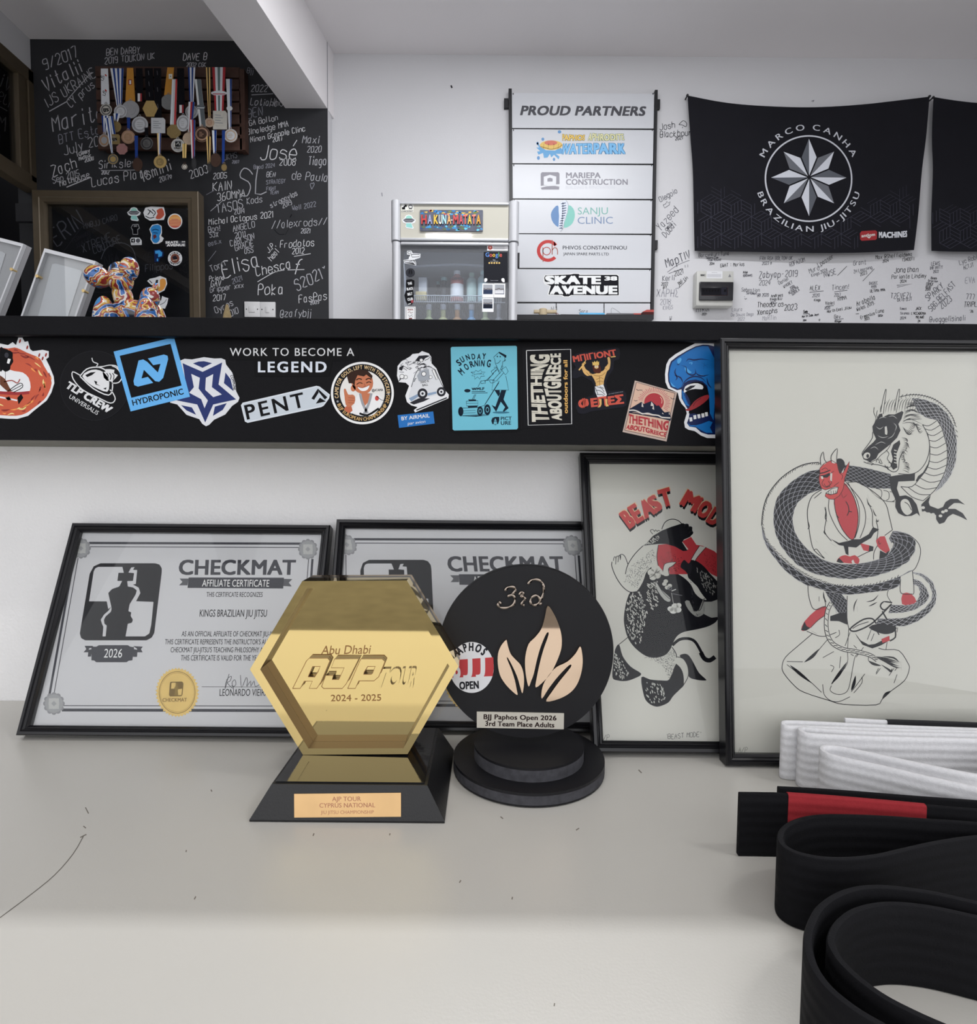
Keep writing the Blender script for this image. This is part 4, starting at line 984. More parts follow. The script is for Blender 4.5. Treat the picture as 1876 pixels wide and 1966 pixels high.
# ------------------------------------------------------------------ stickers on the black fascia
FA = vplane(YFAS)
def sticker(label, l=None, pl=None, k0=0.0003, eps=2.5e-5, rough=0.4, group=None, cat='sticker'):
    a = Art(pl or FA, eps, k0, rough); a.lab = (label, cat, group); return a
def done(a, name='sticker', parent=None):
    vs = a.vs; c = V((sum(v.x for v in vs) / len(vs), sum(v.y for v in vs) / len(vs), min(v.z for v in vs)))
    o = a.build(name, None, origin=c); tag(o, a.lab[0], a.lab[1], a.lab[2]); return o
SB = '#101013'; SW = '#d2d3d6'

a = sticker('orange fire ring sticker with a dark rider in its middle').z(0, 600, 3.908)
a.slab('0 232 60 245 95 222 120 245 140 180 165 185 185 220 210 215 225 275 245 290 320 280 365 290 365 335 345 350 372 405 402 480 407 530 385 600 350 660 250 740 210 775 130 798 60 797 0 792 -150 780 -260 700 -300 560 -280 400 -180 290 -80 240', SW)
a.f('0 262 60 270 110 262 150 275 200 300 250 320 300 345 330 400 370 470 388 530 365 600 330 655 240 725 190 758 120 775 0 770 -140 755 -240 680 -280 550 -260 420 -170 310 -80 265', '#b5523a', 1, sm=2)
a.f('10 420 110 440 170 450 215 490 230 560 210 600 140 600 60 590 0 600 -120 560 -140 460', SW, 2, sm=2)
rnd = random.Random(3)
for i in range(46):
    t = -2.0 + i * .095; r = rnd.uniform(225, 345); x, y = 60 + math.cos(t) * r * .95, 520 + math.sin(t) * r * .72
    if x < -60: continue
    L = rnd.uniform(30, 75); tx, ty = -math.sin(t), math.cos(t) * .75
    a.ln([(x, y), (x + tx * L * .5 + rnd.uniform(-10, 10), y + ty * L * .5 + rnd.uniform(-10, 10)), (x + tx * L, y + ty * L)], rnd.uniform(8, 16), rnd.choice(['#e3c27e', '#7d2c28', '#d98a4a', '#8c3730']), 3, taper=True)
for x, y in ((150, 215), (205, 262), (295, 320), (345, 318), (320, 345)): a.el(x, y, 7, 16, '#8c3730', 3, 10, .3)
a.f('0 268 25 268 60 280 95 300 95 340 100 370 80 400 75 430 40 445 20 430 0 440', SB, 4, sm=2).f('60 345 82 350 70 385 52 380', '#d9d9dc', 5).el(50, 320, 16, 20, '#3a3a40', 5, 12)
a.f('0 470 40 500 70 560 90 590 60 595 20 560 0 540', '#5d3523', 4).ln('30 520 90 510 130 530 150 500', 8, '#8c3730', 4).ln('60 590 150 530 170 560 100 600', 6, SB, 4).ln('80 590 165 545', 5, SB, 4).ln('-20 600 120 608 220 600', 22, '#8c2c30', 4)
a.f('40 640 70 630 85 655 60 660', SB, 4).f('130 640 160 610 175 640 140 690', SB, 4).ln('0 635 130 660', 12, '#cfcfd2', 4).ln('40 445 42 500', 3, SB, 4)
done(a)

a = sticker('round black sticker with a white domed hat drawing above slanted white lettering', k0=.0003, rough=.35).z(0, 600, 3.908)
P = [(710 + math.cos(i * PI / 30) * 262, 548 + math.sin(i * PI / 30) * 264) for i in range(60)]
a.slab(P, '#141417', side='#3a3a3e')
W_ = '#c9cacc'
a.el(710, 548, 260, 262, '#26262a', 1, 60, inner=.992)
a.f('592 480 640 425 720 405 790 440 840 500 845 560 815 612 740 590 660 550', '#141417', 2, sm=2)
a.ln('600 478 650 425 720 410 780 425 830 480 845 560 815 620 700 570 600 478', 9, W_, 3)
a.f('618 478 660 440 720 428 780 450 815 500 820 550 805 595 740 575 670 535', W_, 4, sm=2).f('640 470 680 450 720 446 690 470 655 485', '#141417', 5).f('706 510 730 520 725 535 755 552 735 545 718 540', '#141417', 5).f('775 570 800 562 795 580', '#141417', 5)
a.ln('600 470 545 445 550 500 620 580 740 640 830 680 865 650 845 600 825 580', 8, W_, 3).ln('840 530 890 525 915 480 880 420 840 400', 8, W_, 3)
a.f('770 450 800 440 790 425 830 425 860 430 855 455 885 470 870 490 840 520 800 510 780 490', W_, 4)
for d in (0, 22, 44): a.ln([(800 + d, 455), (812 + d, 475), (806 + d, 505)], 6, '#141417', 5)
a.ln('690 340 700 370 735 385 725 405 770 405 820 395 870 400 890 420', 7, W_, 3)
a.tx('TLP CREW', 485, 560, 815, 760, 58, W_, 3, 0.06, 0.12).tx('UNIVERSALIS', 515, 640, 728, 770, 32, W_, 3, 0.0, 0.05)
done(a)

a = sticker('white and navy star sticker partly under the light blue square sticker', k0=.00025).z(0, 600, 3.908)
NV = '#1b2a5e'
a.slab('1350 362 1385 347 1440 352 1530 335 1610 345 1660 343 1690 355 1696 390 1742 450 1766 530 1772 592 1797 640 1786 670 1742 700 1690 765 1605 805 1570 842 1545 853 1518 835 1495 800 1400 768 1330 690 1276 676 1300 560 1330 450', '#c6c8cd')
a.f('1370 380 1520 445 1667 375 1640 540 1772 652 1600 690 1540 825 1480 690 1340 662 1290 650 1400 560', NV, 1)
a.f('1435 460 1500 490 1490 570 1560 660 1535 718 1510 650 1420 602 1455 560', '#c6c8cd', 2).f('1545 490 1600 462 1590 560 1665 615 1600 635 1540 580', '#c6c8cd', 2)
for s_ in ('1448 382 1490 368 1530 365 1592 380 1520 415', '1692 450 1730 500 1752 590 1680 530', '1358 695 1440 712 1472 768 1400 735', '1612 706 1702 680 1672 730 1598 776'): a.f(s_, NV, 1)
a.arc('COMMUNE', 1535, 575, 215, 62, 92, 20, SB, 3, .03)
done(a)

a = sticker('light blue square sticker with a rounded monogram over its lower lettering', k0=.0006).z(0, 600, 3.908)
BL = '#5b9fd6'
a.slab('852 293 1305 185 1425 632 980 742', BL).f('898 325 1280 235 1363 548 985 640', SB, 1)
a.f('1040 360 1075 352 1105 370 1185 450 1205 385 1150 395 1110 345 1230 315 1258 325 1262 350 1225 490 1195 520 1165 515 1080 430 1062 495 1110 483 1150 528 1035 556 1008 545 1002 515', BL, 2)
a.tx('HYDROPONIC', 998, 700, 1380, 612, 44, SB, 2, 0.02)
done(a)

a = sticker('black lettering sticker with two lines of white capitals at the top of the fascia').z(430, 640, 4.169)
a.slab('40 95 400 78 480 86 1050 78 1070 100 1085 150 1070 215 870 222 858 290 840 345 245 346 236 215 40 212', '#0c0c0f', side='#0c0c0f')
a.tx('WORK TO BECOME A', 47, 180, 1043, 180, 62, W_, 1, 0.006, 0, 1.15).tx('LEGEND', 272, 312, 822, 312, 86, '#c2c8d2', 1, 0.028, 0, 1.2)
done(a)

a = sticker('tilted silver arrow shaped sticker with black capitals').z(430, 640, 4.169)
a.slab('136 575 150 555 740 420 765 425 848 490 842 520 800 578 780 590 190 716 168 706', '#c3c9d0')
a.f('148 578 158 564 742 430 762 434 838 494 796 568 776 580 192 704 176 696', '#b2bac2', 1)
a.tx('PENT', 185, 692, 655, 586, 118, SB, 2, 0.02, 0.0, 1.25)
for s_ in ('700 522 752 442 758 475 722 532', '752 442 828 512 808 530 758 468', '735 563 816 545 768 515'): a.f(s_, SB, 2)
done(a)

a = sticker('round white rimmed sticker of a smiling boy giving a thumbs up').z(430, 640, 4.169)
c = (1108, 478)
a.slab([(c[0] + math.cos(i * PI / 36) * 252, c[1] + math.sin(i * PI / 36) * 250) for i in range(72)], '#d8d8d8')
a.el(c[0], c[1], 234, 232, '#17171a', 1, 60).el(c[0], c[1], 180, 182, '#cfcdca', 2, 48)
Y = '#c9a46a'
a.arc('CAME FOR GOLD, LEFT WITH THIS STICKER', c[0], c[1], 192, -102, 92, 30, '#cdb083', 3, .02).arc('IBJJF EUROPEAN CHAMPIONSHIP 2025', c[0], c[1], 222, 246, 94, 28, Y, 3, .012, inv=True)
a.el(910, 545, 9, 9, '#8d8d90', 3, 8).el(1318, 485, 9, 9, '#8d8d90', 3, 8)
SK, SK2 = '#b0694a', '#8a4733'
a.f('1040 560 1080 480 1180 485 1240 495 1275 545 1230 620 1180 660 1090 660 1050 640 1010 640 1040 590', '#d5d5d6', 3, sm=2)
a.f('1100 480 1170 480 1165 540 1130 580 1105 530', SK, 4).ln('1090 480 1110 560 1150 640', 20, '#8b8d92', 5).ln('1180 480 1160 560 1120 650', 20, '#8b8d92', 5).ln('1085 640 1150 655 1240 600', 16, SB, 5)
a.ln('1220 500 1255 530 1280 545 1250 600', 5, '#55575c', 5).el(1225, 520, 16, 20, '#b3403a', 5, 12)
a.f('1020 400 1030 340 1080 315 1140 310 1180 340 1195 400 1180 450 1140 485 1090 480 1050 455', SK, 6, sm=2).el(1035, 440, 20, 26, SK, 6, 14)
a.f('1000 400 985 345 1010 310 1040 300 1090 290 1150 298 1190 340 1185 365 1140 330 1120 345 1070 335 1050 380 1045 430 1030 400', '#33231c', 7)
for s_ in ('1060 375 1080 362 1105 370', '1135 372 1160 360 1180 370'): a.ln(s_, 9, '#33231c', 8)
for s_ in ('1062 410 1085 395 1110 402', '1140 398 1160 388 1180 395'): a.ln(s_, 7, '#33231c', 8)
a.f('1068 425 1110 435 1165 415 1150 450 1120 462 1090 455', '#ece9e4', 8, sm=2).ln('1065 424 1110 436 1168 412', 5, SK2, 9).ln('1120 400 1132 420 1118 424', 4, SK2, 8)
a.f('965 500 960 450 975 445 995 490 1030 490 1050 510 1045 560 1000 590 975 570', SK, 6, sm=2)
for y in (515, 535, 555): a.ln([(995, y), (1045, y + 4)], 4, SK2, 7)
a.f('975 585 1020 580 1030 620 1000 640 960 610', '#aa5a40', 5)
a.tx('@ATAMA', 1185, 466, 1275, 462, 20, '#3a3a3e', 4, .03)
done(a)

a = sticker('white cut out sticker of a cartoon van with tumbling riders').z(430, 640, 4.169)
a.slab('1390 262 1420 225 1490 185 1510 165 1560 160 1585 142 1640 160 1660 190 1662 240 1700 280 1745 390 1765 450 1800 490 1797 520 1530 633 1520 615 1550 590 1500 577 1465 550 1452 500 1482 420 1455 395 1400 390 1385 340', SW)
K = '#2a2a30'
a.f('1500 430 1530 330 1560 280 1640 262 1690 290 1740 400 1760 440 1755 480 1600 520 1490 540 1478 500', '#c4c6ca', 1, sm=0).ln('1500 430 1530 330 1560 280 1640 262 1690 290 1740 400 1760 440', 5, K, 2, sm=0)
a.f('1545 340 1570 300 1640 285 1650 370 1560 385', '#8f949c', 2).f('1665 295 1685 290 1715 365 1700 372', '#e4e4e6', 2).ln('1665 295 1685 290 1715 365 1700 372 1665 295', 4, K, 3, sm=0)
for x, y, r in ((1590, 482, 40), (1740, 468, 36)): a.el(x, y, r, r * 1.05, K, 3, 20).el(x, y, r * .55, r * .55, '#c4c6ca', 4, 16).el(x, y, r * .25, r * .25, K, 5, 10)
a.f('1480 520 1560 480 1565 500 1500 545', '#7b8ea6', 2).f('1630 480 1700 465 1702 482 1632 500', '#7b8ea6', 2).f('1485 555 1560 520 1650 520 1600 545 1520 570', K, 1).ln('1540 615 1650 570 1785 515', 10, K, 1)
a.tx('DEAD N', 1575, 400, 1640, 390, 18, K, 3, .02).tx('BALL', 1590, 425, 1635, 418, 18, K, 3, .02)
for s_ in ('1405 270 1440 255 1425 300 1400 290', '1530 220 1560 180 1620 175 1650 180 1610 200 1590 230', '1540 250 1600 238 1625 252'): a.f(s_, K, 2)
rnd = random.Random(4)
for i in range(34):
    x, y = rnd.uniform(1410, 1650), rnd.uniform(205, 380)
    if x > 1560 and y > 300: continue
    a.ln([(x, y), (x + rnd.uniform(-30, 30), y + rnd.uniform(-22, 22)), (x + rnd.uniform(-40, 40), y + rnd.uniform(-30, 30))], 4, rnd.choice([K, '#77797f']), 2)
for x, y, r in ((1425, 345, 20), (1455, 350, 16), (1600, 325, 20), (1655, 350, 14), (1580, 215, 16)): a.el(x, y, r, r, '#e4e4e6', 3, 14).el(x, y, r, r, K, 4, 14, inner=.8)
done(a)

a = sticker('small blue airmail sticker below the van sticker').z(430, 640, 4.169)
a.slab('1390 655 1675 625 1687 722 1402 757', '#1a63a8').tx('BY AIRMAIL', 1422, 697, 1648, 672, 30, W_, 1, .02).tx('par avion', 1472, 733, 1612, 716, 24, W_, 1, 0, .2)
done(a)

a = sticker('teal sticker of a man pushing a lawn mower').z(840, 640, 6.7)
TE = '#62a9bc'
a.slab('135 190 155 160 180 152 1010 138 1050 150 1055 180 1068 1240 1050 1262 1030 1268 200 1282 170 1270 160 1245', '#0c0c0f', side='#0c0c0f')
a.f('170 190 185 174 1005 160 1022 172 1036 1215 1022 1235 215 1250 195 1235', TE, 1)
N = '#12202e'
for ch, x, y, an, h in zip('SUNDAY', (282, 318, 382, 446, 510, 572), (425, 382, 350, 338, 335, 330), (38, 30, 22, 10, -2, -6), (84, 76, 74, 72, 72, 76)):
    r = math.radians(an); a.tx(ch, x, y, x + 46 * math.cos(r), y - 46 * math.sin(r), h, N, 2, .035)
for ch, x, y, an, h in zip('MORNING', (318, 374, 430, 478, 532, 556, 628), (545, 480, 442, 427, 424, 424, 430), (42, 34, 18, 4, 0, -6, -10), (92, 84, 80, 80, 78, 80, 96)):
    r = math.radians(an); w = 12 if ch == 'I' else 46 if ch == 'N' else 50; a.tx(ch, x, y, x + w * math.cos(r), y - w * math.sin(r), h, N, 2, .035)
a.ln('430 500 480 500 490 475 525 492 560 468 565 497 615 500 585 525 608 552 560 552 545 590 515 560 480 590 478 550 440 545 465 522 430 500', 6, N, 2, sm=0).tx('& OTHER', 475, 535, 575, 525, 16, N, 2, .02)
a.tx('WMLF', 440, 735, 605, 728, 34, N, 2, .06).ln('440 750 615 746', 8, N, 2, sm=0).ln('440 770 645 766', 7, N, 2, sm=0).el(385, 738, 40, 22, N, 2, 20)
a.ln('795 240 885 285 880 315 862 300 870 345 840 365 835 410 808 470 795 495 760 420 745 385 735 325 720 310 795 240', 6, N, 2, sm=0).f('795 238 888 285 882 318 790 255', N, 2)
a.ln('755 385 785 380 812 345', 6, N, 2).el(770, 298, 8, 10, N, 2, 8).el(808, 300, 8, 10, N, 2, 8).ln('862 330 875 345 858 360', 5, N, 2)
for s_ in ('725 440 755 430 800 520 840 450 825 415 850 430', '690 490 755 440 765 470 705 520 690 490', '820 465 880 430 910 490 875 535 820 465', '720 520 605 625', '755 470 640 610', '820 490 710 610', '850 510 760 610', '880 550 915 730 700 730 720 600', '690 600 560 612 520 690', '560 645 555 615 610 605 620 640 575 645 560 645', '680 600 730 600 740 630 690 640 665 610', '730 610 795 615 610 915', '790 635 600 935', '480 785 445 855', '495 785 462 855'): a.ln(s_, 6, N, 2, sm=0)
a.f('735 732 800 732 805 775 785 815', N, 2).f('820 732 885 732 850 850 915 962 855 1010 840 1000 870 950 815 880 755 1010 695 920 745 945 790 820', N, 2)
a.el(818, 1018, 110, 14, '#2b6379', 2, 24).f('280 1065 500 1055 690 1050 500 1072', N, 2)
a.f('395 850 495 850 498 868 405 870', N, 2).ln('372 872 522 868 522 930 375 935 372 872', 6, N, 2, sm=0).ln('375 900 522 898', 5, N, 2, sm=0).f('390 935 515 932 515 955 395 960', N, 2)
a.ln('280 965 520 950 600 930 660 990 610 1040 330 1058 285 1045 280 965', 6, N, 2, sm=0).ln('305 1000 490 990 490 1020 308 1028 305 1000', 5, N, 3, sm=0)
a.el(300, 1005, 34, 60, N, 2, 24)
for x, y, rx, ry in ((548, 1000, 38, 62), (642, 983, 42, 70)): a.el(x, y, rx, ry, N, 4, 24).el(x, y, rx * .5, ry * .5, TE, 5, 18, inner=.75)
a.f('795 1075 795 1120 780 1165 745 1180 705 1165 692 1125 705 1090 740 1075', N, 3)
for i, (y, w) in enumerate(((1105, 10), (1125, 18), (1145, 24), (1162, 26))): a.f([(745 - w, y + 8), (745 + w, y + 8), (745 + w * .7, y - 6), (745 - w * .7, y - 6)], TE, 4)
a.tx('PICT', 815, 1118, 955, 1115, 45, N, 2, .02).tx('URE', 815, 1178, 948, 1175, 48, N, 2, .02)
done(a)

a = sticker('black sticker with upright cream lettering running bottom to top').z(840, 640, 6.7)
a.slab('1088 185 1722 170 1765 1195 1108 1222', '#131317', side='#2c2c31')
a.ln('1145 220 1714 206 1727 1165 1167 1182 1145 220', 9, '#cfcfcf', 1, sm=0)
CR = '#bdb9ac'
a.band('THETHING', '1450 1130 1425 1050 1400 930 1375 800 1345 680 1345 560 1380 460 1440 380 1440 270', '1215 1140 1212 1040 1208 920 1202 800 1200 680 1200 560 1198 460 1195 380 1192 275', CR, 2, .06)
a.band('ABOUTGREECE', '1602 1118 1600 1000 1596 880 1592 760 1590 640 1590 500 1588 380 1588 255', '1480 1112 1445 1000 1415 880 1388 760 1365 640 1400 500 1455 380 1450 262', CR, 2, .055)
a.tx('outdoors for all', 1676, 1030, 1672, 345, 52, '#c79b55', 2, .03)
done(a)

a = sticker('dark cut out sticker of a bearded king between red lettering').z(1080, 640, 5.8625)
a.slab('112 330 105 270 150 230 590 160 640 170 650 230 640 290 580 310 575 400 520 480 490 560 510 650 690 640 718 680 722 810 690 830 320 880 240 910 180 900 150 840 180 760 300 710 345 690 355 600 330 540 220 480 150 508 115 500 108 440 150 380', '#1d1d24', side='#34343a')
R2 = '#b54a3c'
a.tx('M\u03a0I\u0393IONT', 125, 325, 612, 248, 70, R2, 2, .045, -.05)
a.tx('\u03a6E\u03a0E\u03a3', 185, 848, 695, 790, 100, R2, 3, .06)
SKN, DK2 = '#c19a5f', '#7c5a31'
a.f('340 460 300 430 260 400 240 360 215 370 235 440 280 480 330 475 375 560 380 590 460 580 465 540 500 430 530 400 540 320 530 270 505 275 515 340 480 380 460 420', SKN, 2, sm=2)
for s_ in ('350 470 400 480 450 470 480 440', '380 520 430 500 460 515', '385 550 430 535 455 550', '415 480 420 590', '300 440 330 470', '475 385 500 410', '270 440 300 470'): a.ln(s_, 5, DK2, 4)
a.f('335 320 350 330 362 310 375 328 390 305 400 326 412 315 412 355 340 360', '#c9a75c', 4).f('345 355 412 352 430 390 432 440 400 450 360 440 345 410', '#48251f', 3, sm=2).f('360 360 405 358 405 390 385 400 362 392', SKN, 4)
for x in (372, 395): a.el(x, 375, 9, 11, '#d8d0c0', 5, 10).el(x, 376, 4, 5, SB, 6, 8)
a.f('180 410 225 355 215 350 270 295 255 330 268 330 190 420', '#d0a860', 3).ln('225 330 250 340 245 360', 5, DK2, 4).f('540 262 600 255 598 266 545 272', '#d0a860', 3)
a.f('365 600 460 575 500 690 490 712 395 722 370 660', '#c7c8cb', 3)
for s_ in ('385 600 440 620 470 660', '378 640 430 650 480 690', '385 690 440 690 470 700', '420 600 465 620', '370 610 400 690'): a.ln(s_, 6, '#2a2a30', 4)
a.f('410 740 440 740 440 800 425 830 395 835 420 800', SKN, 4).f('478 740 505 740 505 790 522 820 490 825', SKN, 4)
a.tx('LET THEM WONT MOVE', 520, 690, 682, 662, 10, '#8d8d95', 2)
done(a)

a = sticker('small tilted square sticker of a red sun over mountains').z(1080, 640, 5.8625)
a.slab('815 530 1290 665 1172 1217 677 1110', '#a9978d')
PK = '#bf9f8c'; RD = '#9a2e36'
a.f('830 548 1268 672 1158 1192 698 1092', '#33262a', 1).f('834 553 1262 676 1154 1186 704 1088', PK, 2)
sx, sy = 1030, 775
for i in range(30):
    an = -2.95 + i * .122; x0, y0, x1, y1 = sx + math.cos(an) * 128, sy + math.sin(an) * 116, sx + math.cos(an) * (175 + 12 * (i % 2)), sy + math.sin(an) * (158 + 12 * (i % 2))
    a.ln([(x0, y0), (x1, y1)], 6, '#a5535a', 3, sm=0)
a.el(sx, sy, 110, 102, RD, 4, 36).ln('1100 715 1120 750 1115 790', 6, '#d2b29e', 5)
NV2 = '#1c2233'
a.f('755 850 890 770 915 795 1000 762 1060 815 1085 810 1130 870 1150 890 1205 880 1225 960 1215 985 1080 940 950 905 800 885 748 890', NV2, 5)
a.f('895 775 890 825 912 832 905 795', '#b9b3ad', 6).f('1000 768 992 815 1020 820 1010 850 1032 860 1025 800', '#b9b3ad', 6).f('1125 890 1120 905 1140 910', '#b9b3ad', 6).f('1195 885 1198 912 1210 915', '#b9b3ad', 6)
a.ln('752 868 800 865 850 880 900 905 960 900 1010 915 1080 925 1120 945 1215 952', 14, '#c3beb8', 7).ln('752 890 850 905 960 925 1080 945 1210 975', 14, NV2, 6)
for s_ in ('830 628 855 645 862 638 900 640', '1215 722 1240 742 1245 735 1265 740', '805 752 822 762 845 755'): a.ln(s_, 6, NV2, 3, sm=0)
a.band('THETHING', '740 1010 800 1022 880 1030 960 1045 1040 1065 1120 1090 1185 1095', '750 905 800 920 880 935 960 950 1040 968 1120 985 1200 985', RD, 5, .06)
a.band('ABOUTGREECE', '716 1075 780 1088 860 1102 940 1115 1020 1135 1090 1150 1160 1168', '728 1030 800 1035 870 1045 940 1055 1020 1085 1090 1105 1180 1112', RD, 5, .055)
done(a)

a = sticker('blue screaming head sticker running behind the tall frame').z(1080, 640, 5.8625)
a.slab('1640 95 1580 92 1500 108 1400 160 1270 235 1200 290 1170 350 1155 460 1160 550 1190 620 1260 650 1300 670 1315 740 1340 790 1385 840 1400 900 1370 1000 1380 1060 1420 1085 1490 1100 1560 1150 1630 1178 1760 1180 1800 900 1800 300 1740 120', SW)
BU, BD, LT = '#1763a6', '#101f4a', '#4a95cc'
a.f('1640 130 1580 128 1500 145 1400 195 1290 260 1220 315 1200 370 1186 460 1190 540 1215 605 1290 640 1340 630 1340 730 1390 820 1430 890 1420 960 1400 1010 1430 1050 1500 1060 1560 1115 1640 1140 1760 1140 1790 900 1790 320 1730 150', BD, 1)
a.f('1640 145 1580 142 1500 160 1400 210 1300 275 1235 325 1215 380 1200 460 1205 540 1228 592 1300 625 1350 600 1370 560 1420 530 1500 520 1580 540 1630 590 1650 700 1660 900 1700 980 1720 700 1720 300', BU, 2)
a.f('1345 640 1380 680 1400 760 1430 820 1390 810 1350 730', BU, 2)
a.f('1405 1005 1440 1035 1500 1035 1560 1020 1650 985 1690 1000 1660 1060 1690 1120 1620 1120 1560 1090 1500 1050 1440 1050', BU, 2)
for s_ in ('1390 320 1420 290 1480 300 1560 290 1650 300', '1405 270 1415 300', '1500 295 1530 325', '1340 360 1390 380 1400 440 1450 470 1490 460 1500 430 1490 400', '1500 440 1530 470 1590 480 1650 465', '1280 390 1265 440 1290 500 1270 530', '1260 470 1330 500 1355 560', '1330 620 1370 550 1430 500 1500 485 1570 505 1620 560', '1570 330 1640 390', '1600 330 1590 400', '1640 350 1580 370', '1625 500 1640 570 1680 620'): a.ln(s_, 16, BD, 4, taper=True)
for s_ in ('1290 320 1300 290 1330 275 1340 300 1310 345', '1375 385 1400 390 1430 420 1455 440 1420 450 1385 425', '1215 545 1250 585 1275 600 1240 600', '1425 335 1460 330 1450 350', '1550 470 1620 480'): a.f(s_, LT, 3, sm=2) if len(s_) > 30 else a.ln(s_, 10, LT, 3)
a.ln('1290 345 1305 355 1315 340', 7, BD, 5)
a.f('1370 640 1420 570 1500 545 1580 560 1630 620 1650 720 1655 860 1640 930 1560 925 1480 900 1420 900 1440 780 1400 690', '#0e0e14', 5, sm=2)
a.f('1365 660 1380 600 1440 570 1520 562 1580 590 1575 630 1500 625 1420 640 1380 665', '#d5d6d8', 6, sm=2).f('1375 630 1440 590 1500 585 1480 605 1400 650', '#2a2a30', 7)
a.f('1385 855 1420 845 1480 770 1550 720 1640 690 1640 740 1540 820 1450 865 1400 872', '#8c2a2f', 6, sm=2).ln('1470 820 1500 770 1560 730', 9, '#5d1a20', 7)
for x, y in ((1445, 970), (1490, 945), (1535, 935), (1580, 925), (1620, 912)): a.f([(x - 18, y - 22), (x + 14, y - 26), (x + 18, y + 18), (x - 12, y + 24)], '#d5d6d8', 6)
for i in range(6): a.ln([(1360 + i * 9, 670 + i * 22), (1385 + i * 9, 700 + i * 22)], 7, '#0e2f66', 4, sm=0)
done(a)

# ------------------------------------------------------------------ opened window sash with stickers
YG = 3.16
GP = vplane(YG)
g0, g1 = GP.uv(60, 364), GP.uv(380, 364)
zb_ = 0.62
sash = empty('window_sash', (g0[0], YG, zb_), 'brown aluminium window sash swung open flat before the blackboard wall, stickers on its pane', 'window sash')
moulding('frame', GP, (g0[0], zb_, g1[0], g0[1]), [(0, -.062), (0, -.003), (.003, 0), (.034, 0), (.037, -.004), (.056, -.006), (.060, -.02), (.060, -.062)], M_BROWNALU, sash)
box('pane', g0[0] + .05, g1[0] - .05, YG + .03, YG + .035, zb_ + .05, g0[1] - .05, M_DARKPANE, sash)
for z in (0.8, 1.6): box('hinge', XLEFT + .0005, g0[0] - .0005, YG + .01, YG + .035, z, z + .09, M_BLACKSTEEL, sash)
SP = vplane(YG + .0298)
def gs(label): return sticker(label, pl=SP, k0=.0008, eps=1.5e-4).z(0, 340, 4.69)
WH = '#c9cbce'
def ufo(a, x, y, k):
    def T(s_): return [(x + p[0] * k, y + p[1] * k) for p in nums(s_)]
    a.slab(T('0 -62 25 -55 40 -30 62 -15 55 8 25 20 45 55 35 65 -20 58 -30 45 -22 20 -50 8 -60 -15 -40 -30 -25 -55'), WH)
    a.f(T('-28 -28 -20 -48 0 -55 22 -48 30 -28'), '#86b9ae', 1).f(T('-52 -14 -30 -28 30 -28 54 -14 30 6 -28 6'), '#55565c', 2).f(T('-22 14 22 14 36 56 0 52 -24 46'), '#7fb5b0', 1)
    a.ln(T('-40 -14 0 -6 42 -14'), 4 * k, '#8d8e94', 3)
a = gs('flying saucer sticker on the dark sash pane'); ufo(a, 1205, 332, 1.0); done(a)
a = gs('white and red swirl sticker at the top of the sash pane')
a.slab('1290 320 1310 275 1360 265 1475 270 1490 340 1475 385 1350 392 1305 365', WH)
for s_ in ('1330 290 1350 310 1330 340', '1370 290 1400 320 1380 350', '1310 350 1350 370 1390 360', '1350 300 1380 330'): a.ln(s_, 8, '#2f3036', 1)
a.f('1410 300 1460 280 1480 340 1440 378 1400 370 1420 330', '#a8503f', 1, sm=2); done(a)
a = gs('orange sunset disc sticker high on the sash pane')
a.slab([(1575 + 66 * math.cos(i * PI / 16), 398 + 70 * math.sin(i * PI / 16)) for i in range(32)], WH).el(1575, 398, 57, 60, '#c98a4c', 1).el(1575, 415, 54, 42, '#b2564a', 2)
for i in range(7): a.ln([(1528, 365 + i * 12), (1622, 362 + i * 12)], 4, '#d8b27c', 3, sm=0)
done(a)
a = gs('black shirt shaped sticker on the sash pane')
a.slab('1178 455 1195 425 1245 422 1258 460 1240 475 1242 518 1195 518 1192 478', '#8e8f93').f('1183 455 1198 430 1242 428 1252 458 1236 470 1238 513 1199 513 1196 472', SB, 1).tx('OO', 1205, 448, 1235, 448, 12, WH, 2); done(a)
a = gs('small white two panel sticker on the sash pane')
a.slab('1172 560 1185 545 1255 545 1275 570 1275 610 1180 612', WH).f('1182 555 1215 552 1215 590 1180 590', SB, 1).f('1190 570 1205 560 1203 585', WH, 2).el(1243, 572, 20, 20, '#4d4e54', 1, 14).tx('CHECKMAT', 1182, 606, 1268, 604, 9, SB, 1); done(a)
a = gs('blue shouting head sticker on the sash pane')
a.slab('1345 470 1370 430 1420 420 1455 440 1458 500 1450 530 1475 550 1460 580 1425 600 1380 600 1355 560 1362 520', WH)
a.f('1352 475 1375 438 1420 428 1448 446 1450 500 1435 530 1440 560 1415 592 1385 590 1364 555 1370 515', '#2f79b5', 1, sm=2).f('1378 525 1400 515 1412 540 1385 560', '#5d2a2a', 2).ln('1370 480 1400 470 1430 480', 7, '#123057', 2).ln('1380 500 1420 505', 7, '#123057', 2); done(a)
a = gs('white skate shop lettering sticker on the sash pane')
a.slab('1485 575 1672 575 1672 627 1495 627', '#3b3c42').tx('SKATE', 1490, 600, 1605, 597, 22, '#dadbdd', 1, .06).tx('38', 1635, 588, 1668, 588, 11, '#dadbdd', 1, .05).tx('AVENUE', 1502, 625, 1668, 622, 22, '#dadbdd', 1, .06); done(a)
a = gs('blue letter sticker on the sash pane')
